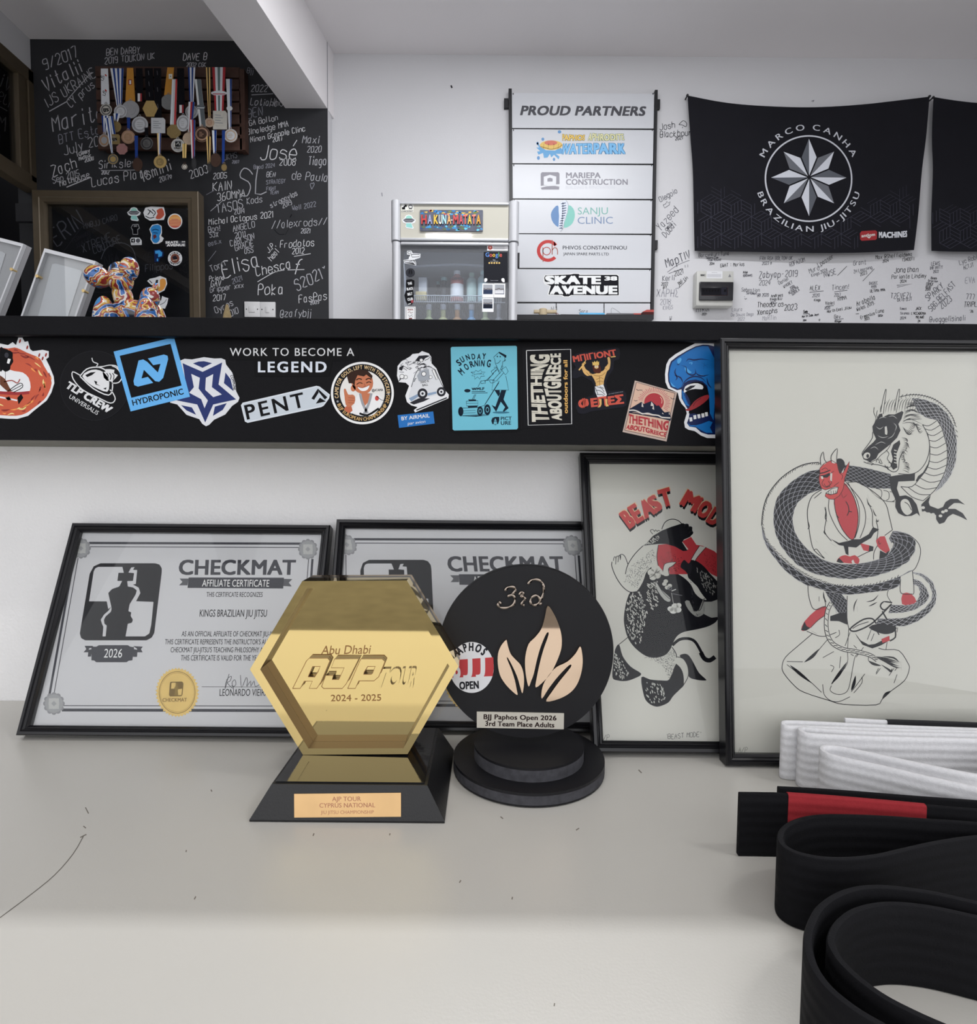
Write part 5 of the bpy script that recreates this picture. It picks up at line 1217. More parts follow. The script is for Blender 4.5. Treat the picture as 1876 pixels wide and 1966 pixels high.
a.slab('1386 655 1440 648 1474 675 1470 715 1435 735 1432 765 1392 765', '#15244a').f('1396 664 1436 658 1462 680 1458 710 1425 722 1424 690 1398 690', '#3d8cc9', 1).f('1412 735 1424 732 1424 757 1412 757', '#3d8cc9', 1); done(a)
a = gs('round white sticker with a dark red badge on the sash pane')
a.slab([(1576 + 64 * math.cos(i * PI / 16), 732 + 66 * math.sin(i * PI / 16)) for i in range(32)], WH).el(1576, 732, 40, 42, '#6d4034', 1, 20).arc('FUBIRE', 1576, 732, 44, -60, 60, 14, SB, 1, .05).arc('UNITED', 1576, 732, 58, 240, 120, 14, SB, 1, .05, inv=True).f('1550 720 1580 705 1600 730 1575 760', '#23222a', 2).ln('1555 750 1595 745', 6, '#c9b09a', 3); done(a)
a = gs('orange and white curled animal sticker low on the sash pane')
a.slab('1325 935 1350 915 1400 905 1440 890 1495 910 1505 960 1480 1020 1430 1045 1400 1020 1400 985 1360 970', WH).f('1440 925 1480 915 1496 955 1475 1010 1430 1030 1412 1005 1440 985', '#c78a45', 1, sm=2).f('1405 925 1425 925 1420 960 1400 955', '#2b2b30', 2).ln('1345 930 1370 955', 7, '#2b2b30', 2); done(a)
a = gs('white animal outline sticker at the bottom of the sash pane')
a.slab('1400 1160 1420 1120 1450 1110 1460 1070 1480 1080 1515 1090 1505 1140 1485 1185 1430 1175', WH).ln('1440 1150 1480 1130 1500 1100', 5, '#3a3a40', 1); done(a)

# ------------------------------------------------------------------ light switches
for x0, x1, y0_, y1_, lab in ((597, 788, 1705, 1896, 'white square wall switch nearer the window on the blackboard wall'), (791, 981, 1709, 1899, 'white square wall switch nearer the white wall on the blackboard wall')):
    q0, q1 = onY(380 + x0 / 6.553, 320 + y1_ / 6.553, YCHALK), onY(380 + x1 / 6.553, 320 + y0_ / 6.553, YCHALK)
    r = empty('light_switch', (q0.x, YCHALK, q0.z), lab, 'switch')
    box('plate', q0.x, q1.x, YCHALK - .012, YCHALK - .0005, q0.z, q1.z, M_WHITEPL, r, .002)
    cx, cz, w = (q0.x + q1.x) / 2, (q0.z + q1.z) / 2, (q1.x - q0.x)
    k = .2 if lab.find('nearer the window') > 0 else .12
    box('rocker', cx - w * k, cx + w * k, YCHALK - .016, YCHALK - .0125, cz - w * .2, cz + w * .2, M_WHITEPL, r, .0015)
    for s_ in (-1, 1):
        bm = bmesh.new(); lathe(bm, V((cx + s_ * w * .36, YCHALK - .0122, cz)), [(.003, 0), (.003, .0012), (.001, .0015)], 10, V((0, -1, 0))); bmobj('screw', bm, M_BLACKSTEEL, r)

# ------------------------------------------------------------------ slatted rack and medals
M_WOOD = mat('dark_stained_slats', (0.075, 0.038, 0.028), 0.55, 0, 0.3, 0.5, 25, .3, 60)
YR = 3.262
def zr_(x, y): return onY(170 + x / 5.8625, 100 + y / 5.8625, YR)
rack = empty('medal_rack', (zr_(900, 1100).x, 3.28, zr_(900, 1100).z), 'dark wooden slatted rack hung with medals on the blackboard wall', 'rack')
rows = [(170, 272), (303, 400), (436, 533), (568, 664), (698, 795), (836, 920), (968, 1092)]
for i, (ya, yb) in enumerate(rows):
    p, q = zr_(75 + i * 5, yb), zr_(1700 + i * 5, ya)
    box('slat', p.x, q.x, YR, YR + .018, p.z, q.z, M_WOOD, rack, .002)
for x in (160, 900, 1650):
    p, q = zr_(x, 1090), zr_(x + 60, 175); box('batten', p.x, q.x, YR + .0185, YCHALK - .001, p.z, q.z, M_WOOD, rack)
p, q = zr_(1705, 1100), zr_(1752, 190); box('side_post', p.x, q.x, YR, YCHALK - .001, p.z, q.z, M_WOOD, rack)
MET = {}
def metal(n):
    c = dict(gold=(.62, .44, .17), dgold=(.36, .26, .11), silver=(.50, .51, .53), dsilver=(.28, .29, .29), bronze=(.52, .33, .2), copper=(.62, .40, .28), peach=(.72, .56, .42), cream=(.66, .64, .58), white=(.68, .70, .73), dark=(.035, .035, .038), brown=(.06, .03, .02), pink=(.5, .26, .25), pewter=(.17, .17, .17))[n]
    return mat('medal_' + n, c, 0.38, 0.55 if n not in ('dark', 'brown', 'white', 'cream') else 0.1, .5, .12, 90)
medal_n = [0]
def medal(label, cx, cy, r, shape, m, rib=None, face=None, mark=None, ry=None, group=None):
    """cx,cy,r in the rack's drawing units; rib = (x_top,y_top,w_top,x_bot,w_bot,colours[,y_bot])"""
    i = medal_n[0]; medal_n[0] += 1
    y = YR - .006 - .0042 * (40 - i) * .6
    pl = vplane(y); ry = ry or r
    def zz(a): return a.z(170, 100, 5.8625)
    b = pl.uv(170 + cx / 5.8625, 100 + cy / 5.8625)
    root = empty('medal', (b[0], y, b[1] - ry * .0032 / 6), label, 'medal', group)
    if rib:
        xt, yt, wt, xb, wb, cols = rib[:6]; yb = rib[6] if len(rib) > 6 else cy - ry * .9
        a = zz(Art(pl, 1.2e-4, .0012, .7)); n = len(cols)
        a.slab([(xt - wt / 2, yt), (xt + wt / 2, yt), (xb + wb / 2, yb), (xb - wb / 2, yb)], cols[0])
        for k, c in enumerate(cols):
            f0, f1 = k / n - .5, (k + 1) / n - .5
            if k: a.f([(xt + wt * f0, yt), (xt + wt * f1, yt), (xb + wb * f1, yb), (xb + wb * f0, yb)], c, 1)
        if mark == 'flag':
            a.f([(xt - 20, yt + 130), (xt + 18, yt + 130), (xt + 18, yt + 192), (xt - 20, yt + 192)], '#8c2f2a', 2).f([(xt - 9, yt + 140), (xt + 12, yt + 140), (xt + 12, yt + 184), (xt - 9, yt + 184)], '#cfcfcf', 3)
        if mark == 'patch': a.f([(xt - 22, yt + 75), (xt + 18, yt + 75), (xt + 18, yt + 130), (xt - 22, yt + 130)], '#cfcfc8', 2).ln([(xt - 5, yt + 95), (xt + 3, yt + 110)], 6, SB, 3)
        if mark == 'tag': a.f([(xb - 22, yb - 95), (xb + 6, yb - 95), (xb + 6, yb - 5), (xb - 22, yb - 5)], '#d0d0d2', 2).f([(xb + 6, yb - 95), (xb + 26, yb - 95), (xb + 26, yb - 5), (xb + 6, yb - 5)], '#8c2f33', 2)
        if mark == 'IJS':
            for k in (80, 250): a.hw('IJS', xt - 20 + k * .12, yt + k + 60, 34, 80, '#2a2a30', 6).ln([(xt + 8, yt + k - 12), (xt + 26, yt + k + 5)], 14, '#b03a35', 3)
        if mark == 'print': 
            for k in range(3): a.ln([(xt + (xb - xt) * k / 3 - 4, yt + 30 + (yb - yt) * k / 3), (xt + (xb - xt) * k / 3 + 2, yt + 80 + (yb - yt) * k / 3)], 6, '#5c5c62', 3)
        if mark == 'knot':
            f = .58; xm, ym, wm = xt + (xb - xt) * f, yt + (yb - yt) * f, wt + (wb - wt) * f
            a.f([(xm - wm * .75, ym - 8), (xm, ym - 28), (xm + wm * .75, ym - 6), (xm + wm * .5, ym + 24), (xm - wm * .5, ym + 24)], cols[1] if len(cols) > 1 else cols[0], 3, sm=2).ln([(xm - wm * .6, ym + 10), (xm + wm * .6, ym + 12)], 9, cols[0], 4)
        a.build('ribbon', root)
    d = pl.up(.0016)
    a = zz(Art(d, 1.5e-4, .0035, .35))
    if shape == 'c': P = [(cx + r * math.cos(t * PI / 18), cy + ry * math.sin(t * PI / 18)) for t in range(36)]
    elif shape == 'h': P = [(cx + r * math.cos(t * PI / 3 + PI / 6 * 0), cy + ry * math.sin(t * PI / 3)) for t in range(6)]
    elif shape == 'o': P = [(cx + r * (1 if t % 2 else .9) * math.cos(t * PI / 8), cy + ry * (1 if t % 2 else .9) * math.sin(t * PI / 8)) for t in range(16)]
    else: P = [(cx - r, cy - ry), (cx + r * .75, cy - ry), (cx + r, cy - ry * .75), (cx + r, cy + ry), (cx - r, cy + ry)]
    a.slab(P, metal(m))
    if shape == 'c':
        a.el(cx, cy, r * .97, ry * .97, metal(face or m), 1, 36, inner=.86)
        a.el(cx, cy - ry - 6, 14, 14, metal(m), 1, 12, inner=.6)
    a.build('disc', root)
    a = zz(Art(d.up(.0036), 1.5e-4, .0008, .35))
    ec = metal(face) if face else metal({'gold': 'dgold', 'silver': 'dsilver', 'peach': 'copper', 'white': 'silver'}.get(m, m))
    rnd = random.Random(i)
    if mark == 'blank': a.slab([(cx + r * .55 * math.cos(t * PI / 10), cy + ry * .55 * math.sin(t * PI / 10)) for t in range(20)], ec)
    elif shape == 's':
        a.slab([(cx - r * .8, cy - ry * .75), (cx + r * .6, cy - ry * .75), (cx + r * .6, cy + ry * .6), (cx - r * .8, cy + ry * .6)], metal(m))
        for k in range(4): a.ln([(cx - r * .7, cy - ry * .55 + k * ry * .28), (cx + r * (.4 if k % 2 else .1), cy - ry * .5 + k * ry * .28)], r * .1, '#8b8f94', 1)
    else:
        a.slab([(cx + r * .62 * math.cos(t * PI / 12), cy + ry * .62 * math.sin(t * PI / 12)) for t in range(24)], ec)
        for k in range(3): a.ln([(cx - r * .35, cy - ry * .25 + k * ry * .25), (cx + rnd.uniform(-.1, .4) * r, cy - ry * .2 + k * ry * .22)], r * .09, metal(m) if face else metal('dark') if m == 'pewter' else metal(m), 1)
    if mark in ('IJS', 'IJSs'): a.tx('IJS', cx - r * .5, cy + ry * .25, cx + r * .5, cy + ry * .25, ry * .5, SB, 2, .06)
    if mark == 'IBJJF': a.f([(cx - r * .4, cy - ry * .6), (cx + r * .45, cy - ry * .6), (cx + r * .45, cy + ry * .2), (cx - r * .4, cy + ry * .2)], '#2a2b2c', 1).ln([(cx - r * .2, cy - ry * .1), (cx + r * .1, cy - ry * .45), (cx + r * .25, cy)], r * .1, '#b9b9b6', 2).tx('IBJJF', cx - r * .5, cy + ry * .5, cx + r * .5, cy + ry * .5, ry * .22, SB, 1, .06)
    a.build('emblem', root)
RW, RB, RK, RG, RY = '#cdd1d6', '#1f3a7a', '#17171b', '#b98238', '#cfae72'
medal('dark brown medal hanging low below the navy ribbon', 550, 1265, 55, 'c', 'brown', (535, 940, 40, 540, 30, [RB], 1190), ry=75)
medal('dark brown oval medal below the square cream medal', 1430, 1215, 58, 'c', 'brown', (1415, 880, 52, 1420, 30, [RW, RB], 1140), ry=78)
medal('tiny gold medal hanging lowest at the post end of the rack', 1525, 1297, 30, 'c', 'dgold', (1520, 880, 34, 1515, 26, [RB], 1255), ry=40)
medal('tiny bronze medal below the chevron medals', 1080, 1290, 32, 'c', 'brown', (1080, 1030, 48, 1078, 40, [RY, '#8d7a45', RY], 1190), 'cream')
medal('narrow dark medal edge on, on a red and navy ribbon', 1185, 1250, 26, 'c', 'dark', (1172, 760, 56, 1178, 34, [RW, '#a33a3a', RB], 1195), ry=62)
medal('narrow black medal edge on, on a yellow and black ribbon', 1360, 1300, 26, 'c', 'dark', (1350, 950, 52, 1355, 26, [RY, RK, RY], 1255), ry=46)
medal('small gold and grey medal hanging below the reddish one', 275, 1205, 58, 'c', 'pewter', (210, 740, 60, 265, 16, [RW, RB, RW], 1140), 'gold', 'blank')
medal('gold medal hanging lowest at the middle of the rack', 805, 1235, 71, 'c', 'gold', (795, 912, 48, 795, 26, [RY, RW, RB], 1165))
medal('reddish scalloped medal low on the rack', 375, 1090, 66, 'o', 'pink', None, 'pink')
medal('square brass medal with three black letters', 295, 980, 56, 's', 'dgold', (250, 720, 40, 285, 40, [RW, RB]), None, 'IJSs')
medal('bronze medal with a silver centre beside the brass square', 175, 992, 60, 'c', 'bronze', (185, 715, 80, 180, 30, [RB, RW, RB, RW]), 'silver', 'blank', ry=72)
medal('black medal with a dark square emblem', 655, 1027, 72, 'c', 'dark', (650, 850, 40, 655, 40, [RK]), 'pewter')
medal('copper medal below the biggest silver one', 445, 955, 76, 'c', 'copper', (450, 735, 38, 450, 30, [RB]), 'bronze')
medal('peach medal next to the round cut out medal', 1130, 972, 70, 'c', 'peach', (1160, 560, 70, 1140, 40, [RW, '#9a3a3a', RB]), 'peach')
medal('silver medal with a black shield emblem', 1005, 1050, 76, 'c', 'silver', None, 'cream', 'IBJJF')
medal('dull brass medal on a white and blue ribbon', 305, 840, 62, 'c', 'dgold', (320, 690, 80, 310, 40, [RW, RB, RW]))
medal('silver medal half behind the chevron medal', 1065, 800, 74, 'c', 'silver', (1035, 180, 78, 1045, 80, [RK], 690), 'white', 'tag', ry=92)
medal('octagonal brass medal with chevron edges', 960, 892, 84, 'o', 'dgold', (970, 305, 58, 950, 66, [RW, '#b9bcc0', '#b23a3c']), 'dgold')
medal('pink bronze medal cut out round a head', 1275, 922, 88, 'c', 'copper', (1230, 305, 70, 1285, 70, ['#cfd2d4', '#5d6468', '#5d6468']), 'brown', 'knot')
medal('pale peach medal on the last blue and white ribbon', 1600, 940, 76, 'c', 'peach', (1580, 302, 66, 1592, 30, [RW, RW, RB]), 'white', 'knot')
medal('small peach medal on a yellow and black ribbon', 1360, 792, 53, 'c', 'peach', (1345, 172, 48, 1360, 24, [RY, RK, RY]))
medal('square cream plaque medal on a red white and green ribbon', 1480, 765, 79, 's', 'cream', (1467, 170, 150, 1470, 96, ['#a3343a', RW, '#5f6f70', RW, '#a3343a']), None, 'knot', ry=104)
medal('silver medal on a blue and white striped ribbon', 1160, 672, 74, 'c', 'silver', (1160, 172, 84, 1160, 40, [RB, RW, RB, RW]), 'white')
medal('silver medal with a dark blue badge on a black ribbon', 577, 815, 92, 'c', 'silver', (570, 180, 74, 575, 80, [RK], 560), 'white', 'tag')
medal('square white medal on a black ribbon', 783, 825, 79, 's', 'white', (775, 180, 82, 785, 76, [RK], 740), None, 'print', ry=86)
medal('gold hexagon medal on a black ribbon', 693, 636, 86, 'h', 'gold', (678, 180, 90, 690, 90, [RK]), 'gold', 'print', ry=104)
medal('dark silver medal on a gold ribbon with a white patch', 900, 562, 86, 'c', 'dsilver', (925, 172, 74, 895, 90, [RG]), None, 'patch')
medal('silver medal behind the biggest silver one', 360, 668, 74, 'c', 'silver', (320, 182, 150, 345, 60, [RW, RB, RW, RB, RW, RB]), 'white')
medal('biggest silver medal, on a gold ribbon with a flag patch', 470, 645, 100, 'c', 'silver', (468, 178, 70, 470, 110, [RG]), 'silver', 'flag')
medal('dark medal with three letters on a wide white ribbon', 196, 650, 68, 'c', 'pewter', (178, 185, 80, 190, 96, [RW]), 'cream', 'IJS')

# ------------------------------------------------------------------ display fridge
YF = 2.78
def fz(x, y, Y=YF): return onY(730 + x / 6.7, 370 + y / 6.7, Y)
fr = empty('display_fridge', (fz(955, 1640).x, 3.05, ZFLOOR), 'silver glass door display fridge with stickers standing against the white wall', 'fridge')
xl, xr, xl2, xr2 = fz(132, 800).x, fz(1785, 800).x, fz(258, 800).x, fz(1648, 800).x
ztop, zh0 = fz(900, 97).z, fz(900, 612).z
M_INT = mat('fridge_interior', (0.24, 0.25, 0.28), 0.5, 0, .3, .04, 6)
bm = bmesh.new(); t = .03
bbox(bm, xl + .02, xl + .02 + t, YF + .05, 3.30, ZFLOOR + .05, ztop - .01); bbox(bm, xr - .02 - t, xr - .02, YF + .05, 3.30, ZFLOOR + .05, ztop - .01)
bbox(bm, xl + .02, xr - .02, 3.27, 3.30, ZFLOOR + .05, ztop - .01); bbox(bm, xl + .02, xr - .02, YF + .05, 3.30, zh0, ztop - .008); bbox(bm, xl + .02, xr - .02, YF + .05, 3.30, ZFLOOR + .0, ZFLOOR + .2)
bmobj('cabinet', bm, M_INT, fr)
def column(name, x0, x1, z0, z1, par):
    bm = bmesh.new(); n = 14; cx, w = (x0 + x1) / 2, (x1 - x0) / 2
    prof = [(cx - w * math.cos(PI * i / n), YF + .035 - .04 * math.sin(PI * i / n) ** .6) for i in range(n + 1)] + [(x1, YF + .06), (x0, YF + .06)]
    ring_loft(bm, [[V((x, y, z)) for x, y in prof] for z in (z0, z1)]); return bmobj(name, bm, M_SILVER, par, True)
column('corner_column', xl, xl2, zh0, ztop, fr); column('corner_column', xr2, xr, zh0, ztop, fr)
bm = bmesh.new()
bbox(bm, xl2, xr2, YF + .004, YF + .05, fz(900, 142).z, ztop - .006, .003); bbox(bm, xl2, xr2, YF, YF + .05, zh0, fz(900, 580).z, .004)
bmobj('header_trim', bm, M_SILVER, fr, True)
M_BEIGE = mat('cream_sign_panel', (0.52, 0.505, 0.44), 0.045, 0, .5, .03, 6)
box('sign_panel', xl2, xr2, YF + .012, YF + .045, fz(900, 580).z, fz(900, 142).z, M_BEIGE, fr)
dr = empty('door', (xl, YF, ZFLOOR), None, None); dr.parent = fr; dr.location = V((xl, YF, ZFLOOR)) - V(fr.location)
zd1 = fz(900, 634).z; zd0 = ZFLOOR + .2
column('door_column', xl + .004, fz(262, 900).x, zd0, zd1, dr); column('door_column', fz(1650, 900).x, xr - .004, zd0, zd1, dr)
xa, xb = fz(262, 900).x, fz(1650, 900).x
box('door_rail', xa, xb, YF, YF + .05, fz(900, 668).z, zd1, M_SILVER, dr, .004); box('door_rail', xa, xb, YF, YF + .05, zd0, zd0 + .05, M_SILVER, dr, .004)
area('fridge_lamp', ((xa + xb) / 2, YF + .10, zd1 - .07), (math.radians(-25), 0, 0), .40, .03, 1.6, (.93, .97, 1.0))
bm = bmesh.new()
for c in ((xa, xa + .012, zd0, fz(900, 668).z), (xb - .012, xb, zd0, fz(900, 668).z), (xa, xb, fz(900, 735).z, fz(900, 668).z)): bbox(bm, c[0], c[1], YF + .018, YF + .03, c[2], c[3])
bmobj('gasket', bm, M_BLACKSTEEL, dr)
M_FPANE = glass_mat('fridge_pane', (0.80, 0.83, 0.88), 1.3, 0, .10)
box('glass_pane', xa, xb, YF + .012, YF + .017, zd0 + .02, fz(900, 668).z, M_FPANE, dr)
box('lock', xr - .004, xr + .004, YF + .02, YF + .05, fz(1800, 930).z, fz(1800, 750).z, M_BLACKSTEEL, dr)
M_WIRE = mat('white_wire', (.75, .78, .82), .35, .1, .5, .02)
YS0, YS1 = YF + .11, 3.26
zs = fz(900, 1325, YS0).z
bm = bmesh.new()
for k in range(44):
    x = xa + .03 + (xb - xa - .06) * k / 43
    tube(bm, [(x, YS0, zs - .030), (x, YS0, zs)], .0012, 6); tube(bm, [(x, YS0, zs), (x, YS1, zs)], .0012, 6)
for z in (zs, zs - .03): tube(bm, [(xa + .01, YS0, z), (xb - .01, YS0, z)], .0022, 6)
bmobj('wire_shelf', bm, M_WIRE, fr)
zs2 = fz(900, 1990, YS0).z
bm = bmesh.new()
for k in range(30):
    x = xa + .03 + (xb - xa - .06) * k / 29; tube(bm, [(x, YS0, zs2), (x, YS1, zs2)], .0012, 6)
tube(bm, [(xa + .01, YS0, zs2), (xb - .01, YS0, zs2)], .002, 6)
bmobj('wire_shelf', bm, M_WIRE, fr)
# arched inner duct
bm = bmesh.new()
P = [fz(x, y, YF + .16) for x, y in ((330, 965), (600, 945), (960, 930), (1300, 945), (1600, 965))]
for (p, q) in zip(P, P[1:]):
    ring_loft(bm, [[V((w.x, YF + .15, w.z - .004)), V((w.x, YF + .16, w.z - .004)), V((w.x, YF + .16, w.z + .004)), V((w.x, YF + .15, w.z + .004))] for w in (p, q)])
bmobj('inner_duct', bm, M_INT, fr)
def bottle(label, x0, x1, ytop, body, cap, Y, zbase, capw=.45, neck=.78, lab=None, txt=None, grp=None):
    p, q = fz(x0, ytop, Y), fz(x1, ytop, Y); r = (q.x - p.x) / 2; cx = (p.x + q.x) / 2; H = p.z - zbase
    root = empty('bottle', (cx, Y, zbase), label, 'bottle', grp)
    bm = bmesh.new(); lathe(bm, V((cx, Y, zbase)), [(r * .9, 0), (r, .006), (r, H * (neck - .16)), (r * .94, H * (neck - .1)), (r * .6, H * (neck - .03)), (r * capw * .85, H * neck), (r * capw * .85, H * .88)], 22)
    bmobj('body', bm, body, root, True)
    bm = bmesh.new(); lathe(bm, V((cx, Y, zbase + H * .88)), [(r * capw, 0), (r * capw, H * .115), (r * capw * .9, H * .12)], 18); bmobj('cap', bm, cap, root, True)
    if lab:
        bm = bmesh.new(); lathe(bm, V((cx, Y, zbase)), [(r * 1.015, H * .12), (r * 1.015, H * .55)], 22, cap=False); o = bmobj('paper_label', bm, lab, root, True)
    if txt:
        a = Art(vplane(Y - r * 1.05), 1e-4, .0003); a.z(730, 370, 6.7); a.tx(*txt); a.build('lettering', root)
C_ = lambda k, c, r=.3: mat('drink_' + k, c, r, 0, .45, .08, 30)
Y1 = YF + .22
bottle('red and white drink bottle with grey capitals on the fridge shelf', 905, 1075, 1010, C_('red', (.45, .12, .10)), C_('white', (.7, .7, .7)), Y1, zs + .0015, .5, .85, C_('white', (.7, .7, .7)), ('OSHEE', 922, 1120, 1060, 1120, 32, '#3a3f48', 1, .03))
bottle('pale green drink bottle beside the red and white one', 1112, 1245, 1035, C_('mint', (.42, .55, .5)), C_('green', (.25, .4, .3)), Y1, zs + .0015, .5, .86)
bottle('pale aqua drink bottle half behind the black review sticker', 1252, 1400, 1010, C_('aqua', (.45, .6, .62)), C_('aqua2', (.35, .6, .6)), Y1, zs + .0015, .5, .86)
bottle('dark drink bottle with a teal cap on the fridge shelf', 775, 870, 1095, C_('black', (.03, .035, .04)), C_('teal', (.3, .5, .48)), Y1 + .03, zs + .0015, .8, .74)
bottle('small dark drink bottle behind the teal capped one', 715, 775, 1145, C_('black', (.03, .035, .04)), C_('teal', (.3, .5, .48)), Y1 + .11, zs + .0015, .8, .74)
bm = bmesh.new(); p, q = fz(500, 1190, Y1), fz(605, 1105, Y1)
o = box('carton', p.x, q.x, Y1 - .02, Y1 + .05, zs + .045, q.z, C_('white', (.7, .7, .7)), None, .002); tag(o, 'small white carton on top of yellow packs in the fridge', 'carton')
p, q = fz(462, 1275, Y1), fz(602, 1215, Y1)
o = box('snack_pack', p.x, q.x, Y1 - .03, Y1 + .06, zs + .002, zs + .0445, C_('yellow', (.55, .45, .2)), None, .004); tag(o, 'yellow snack pack under the white carton', 'snack pack')
for x0, x1, k, c, lab in ((540, 712, 'lime', (.36, .42, .22), 'olive topped bottle at the fridge door column end of the lower shelf'), (722, 900, 'olive', (.42, .42, .2), 'olive topped bottle second on the lower fridge shelf'), (905, 1080, 'amber', (.40, .20, .07), 'amber bottle on the lower fridge shelf'), (1090, 1262, 'blue', (.12, .32, .55), 'blue bottle on the lower fridge shelf'), (1270, 1440, 'lime', (.36, .42, .22), 'olive topped bottle beside the blue one on the lower shelf'), (1455, 1600, 'grey', (.25, .25, .28), 'grey bottle at the end of the lower fridge shelf')):
    bottle(lab, x0, x1, 1440, C_(k, c), C_('smoke', (.30, .31, .34)), YF + .19, zs2 + .0015, .42, .72)
# things stuck on the fridge
HP = vplane(YF + .0118); DP = vplane(YF + .0118)
def fs(label, pl=DP, **kw): return sticker(label, pl=pl, k0=.0006, eps=1.2e-4, **kw).z(730, 370, 6.7)
a = fs('white two emblem sticker on the fridge header panel', HP)
a.slab('272 150 430 150 430 252 272 252', '#c2c2ba').f('280 158 342 155 342 215 280 215', '#dcdcdc', 1).f('280 185 310 185 310 215 280 215', SB, 2).f('312 156 342 156 342 184 318 184', SB, 2).f('300 170 320 170 322 215 300 215', SB, 2).el(390, 180, 30, 28, '#6d6e72', 1, 18).el(390, 182, 18, 16, '#b9b9b6', 2, 14).f('375 195 405 195 415 212 365 212', '#6d6e72', 1).tx('CHECKMAT', 275, 246, 425, 244, 16, '#3a3a40', 1, .05); done(a)
a = fs('flying saucer sticker on the fridge header panel', HP); ufo(a, 368, 372, 1.45); done(a)
sg = empty('name_sign', fz(915, 490), 'colourful carved HAKUNA MATATA board on the fridge header', 'sign')
a = Art(vplane(YF + .0118), 1.5e-4, .006).z(730, 370, 6.7)
M_SIGN = mat('painted_sign_ground', (.09, .10, .14), .5, 0, .4, .5, 40)
a.slab('512 225 520 220 1315 222 1322 230 1320 488 1312 494 520 490 511 482', M_SIGN)
rnd = random.Random(11)
for i in range(70):
    x, y = rnd.uniform(525, 1305), rnd.choice([rnd.uniform(232, 285), rnd.uniform(415, 480)])
    c = rnd.choice(['#a3453f', '#c2a04e', '#4d8fc0', '#6d7b3f', '#2f6da5', '#8d8fa8', '#c07a70'] if y < 300 else ['#3f86bd', '#2f5f86', '#5a6a3f', '#3c4a70', '#5fb0d0'])
    a.f([(x + rnd.uniform(12, 34) * math.cos(k * PI / 4), y + rnd.uniform(6, 16) * math.sin(k * PI / 4)) for k in range(8)], c, 1 + i % 3)
a.build('board', sg)
a = Art(vplane(YF + .0118 - .0062), 1.5e-4, .003).z(730, 370, 6.7)
for t, x0, x1, c in (('H', 528, 598, '#b23f3f'), ('A', 612, 668, '#8d93b5'), ('K', 690, 745, '#d3ad4a'), ('U', 755, 792, '#cfd6cf'), ('N', 800, 850, '#9ecbd8'), ('A', 862, 912, '#d8a06a'), ('-', 912, 930, '#c9c9c0'), ('M', 938, 1008, '#b04a4c'), ('A', 1018, 1065, '#b8525a'), ('T', 1070, 1120, '#d0635a'), ('A', 1128, 1176, '#d6b04c'), ('T', 1182, 1228, '#d0736a'), ('A', 1238, 1292, '#c98f3e')):
    if t == '-': a.f([(x0, 358), (x1, 358), (x1, 345), (x0, 345)], c, 1); continue
    a.tx(t, x0 + 4, 410, x1 + 4, 410, 118, '#241d22', 1, .04).tx(t, x0, 402, x1, 402, 118, c, 3, .03)
a.build('lettering', sg)
a = fs('black and white signpost sticker on the fridge door')
a.slab('345 748 400 745 420 780 518 785 515 835 440 860 462 900 462 938 310 905 300 865 365 855 375 800 345 795', WH)
for s_ in ('355 760 390 757 400 785 360 785', '400 795 505 795 503 822 410 830', '312 870 445 872 425 895 318 895', '430 865 452 905 455 928 340 905'): a.ln(nums(s_) + [nums(s_)[0]], 7, SB, 1, sm=0)
a.f('370 800 385 800 375 830', SB, 2).f('330 905 450 932 430 905', SB, 2); done(a)
a = fs('faint dark round sticker on the fridge door')
a.slab([(388 + 58 * math.cos(i * PI / 14), 1028 + 56 * math.sin(i * PI / 14)) for i in range(28)], '#2c2d32').el(388, 1028, 44, 42, '#3f4046', 1, 24, inner=.93).f('370 1000 385 985 380 1040 365 1045', '#17171a', 1).f('395 1000 405 985 412 1040 398 1045', '#17171a', 1); done(a)
a = fs('black sticker with four lines of white lettering on the fridge door')
a.slab('335 1120 400 1110 440 1130 440 1190 420 1230 430 1300 430 1380 410 1440 360 1445 330 1400 310 1320 335 1250 330 1180', '#141417')
for t, y, x0, x1 in (('THE', 1190, 358, 412), ('BLACK', 1258, 345, 425), ('BELT', 1325, 355, 418), ('CLUB', 1392, 355, 422)): a.tx(t, x0, y, x1, y - 12, 34, W_, 1, .06)
a.f('395 1390 425 1375 428 1415 400 1418', '#8c3a40', 2).ln('360 1435 395 1425', 10, W_, 1); done(a)
a = fs('white card with a red and black drawing low on the fridge door')
a.slab('320 1466 456 1466 454 1640 320 1640', '#cfcfd0').f('333 1478 443 1478 443 1630 333 1630', '#3a3a3e', 1).f('337 1482 439 1482 439 1626 337 1626', '#cfcfd0', 2).tx('RAPA', 355, 1515, 425, 1515, 22, '#7a3d35', 3, .04).ln('355 1545 380 1530 395 1550 420 1535', 6, '#6d4a40', 3).ln('360 1570 385 1590 415 1560', 5, '#77777a', 3).ln('370 1600 400 1580 420 1600', 5, '#77777a', 3).f('370 1612 410 1610 412 1626 368 1626', '#5d2a28', 3); done(a)
a = fs('white strip sticker with a red dot over the review sticker')
a.slab('1375 672 1645 674 1643 746 1375 744', '#cfcfd2').el(1415, 705, 28, 30, '#b0463f', 1, 20).el(1415, 705, 12, 13, '#d8a59c', 2, 12)
for y in (692, 710, 728): a.ln([(1460, y), (1600, y + 1)], 5, '#a5a6ad', 1)
done(a)
a = fs('black review sticker with five stars on the fridge door')
a.slab('1332 760 1640 765 1640 1150 1332 1150', '#232429', side='#3a3b40')
x = 1355
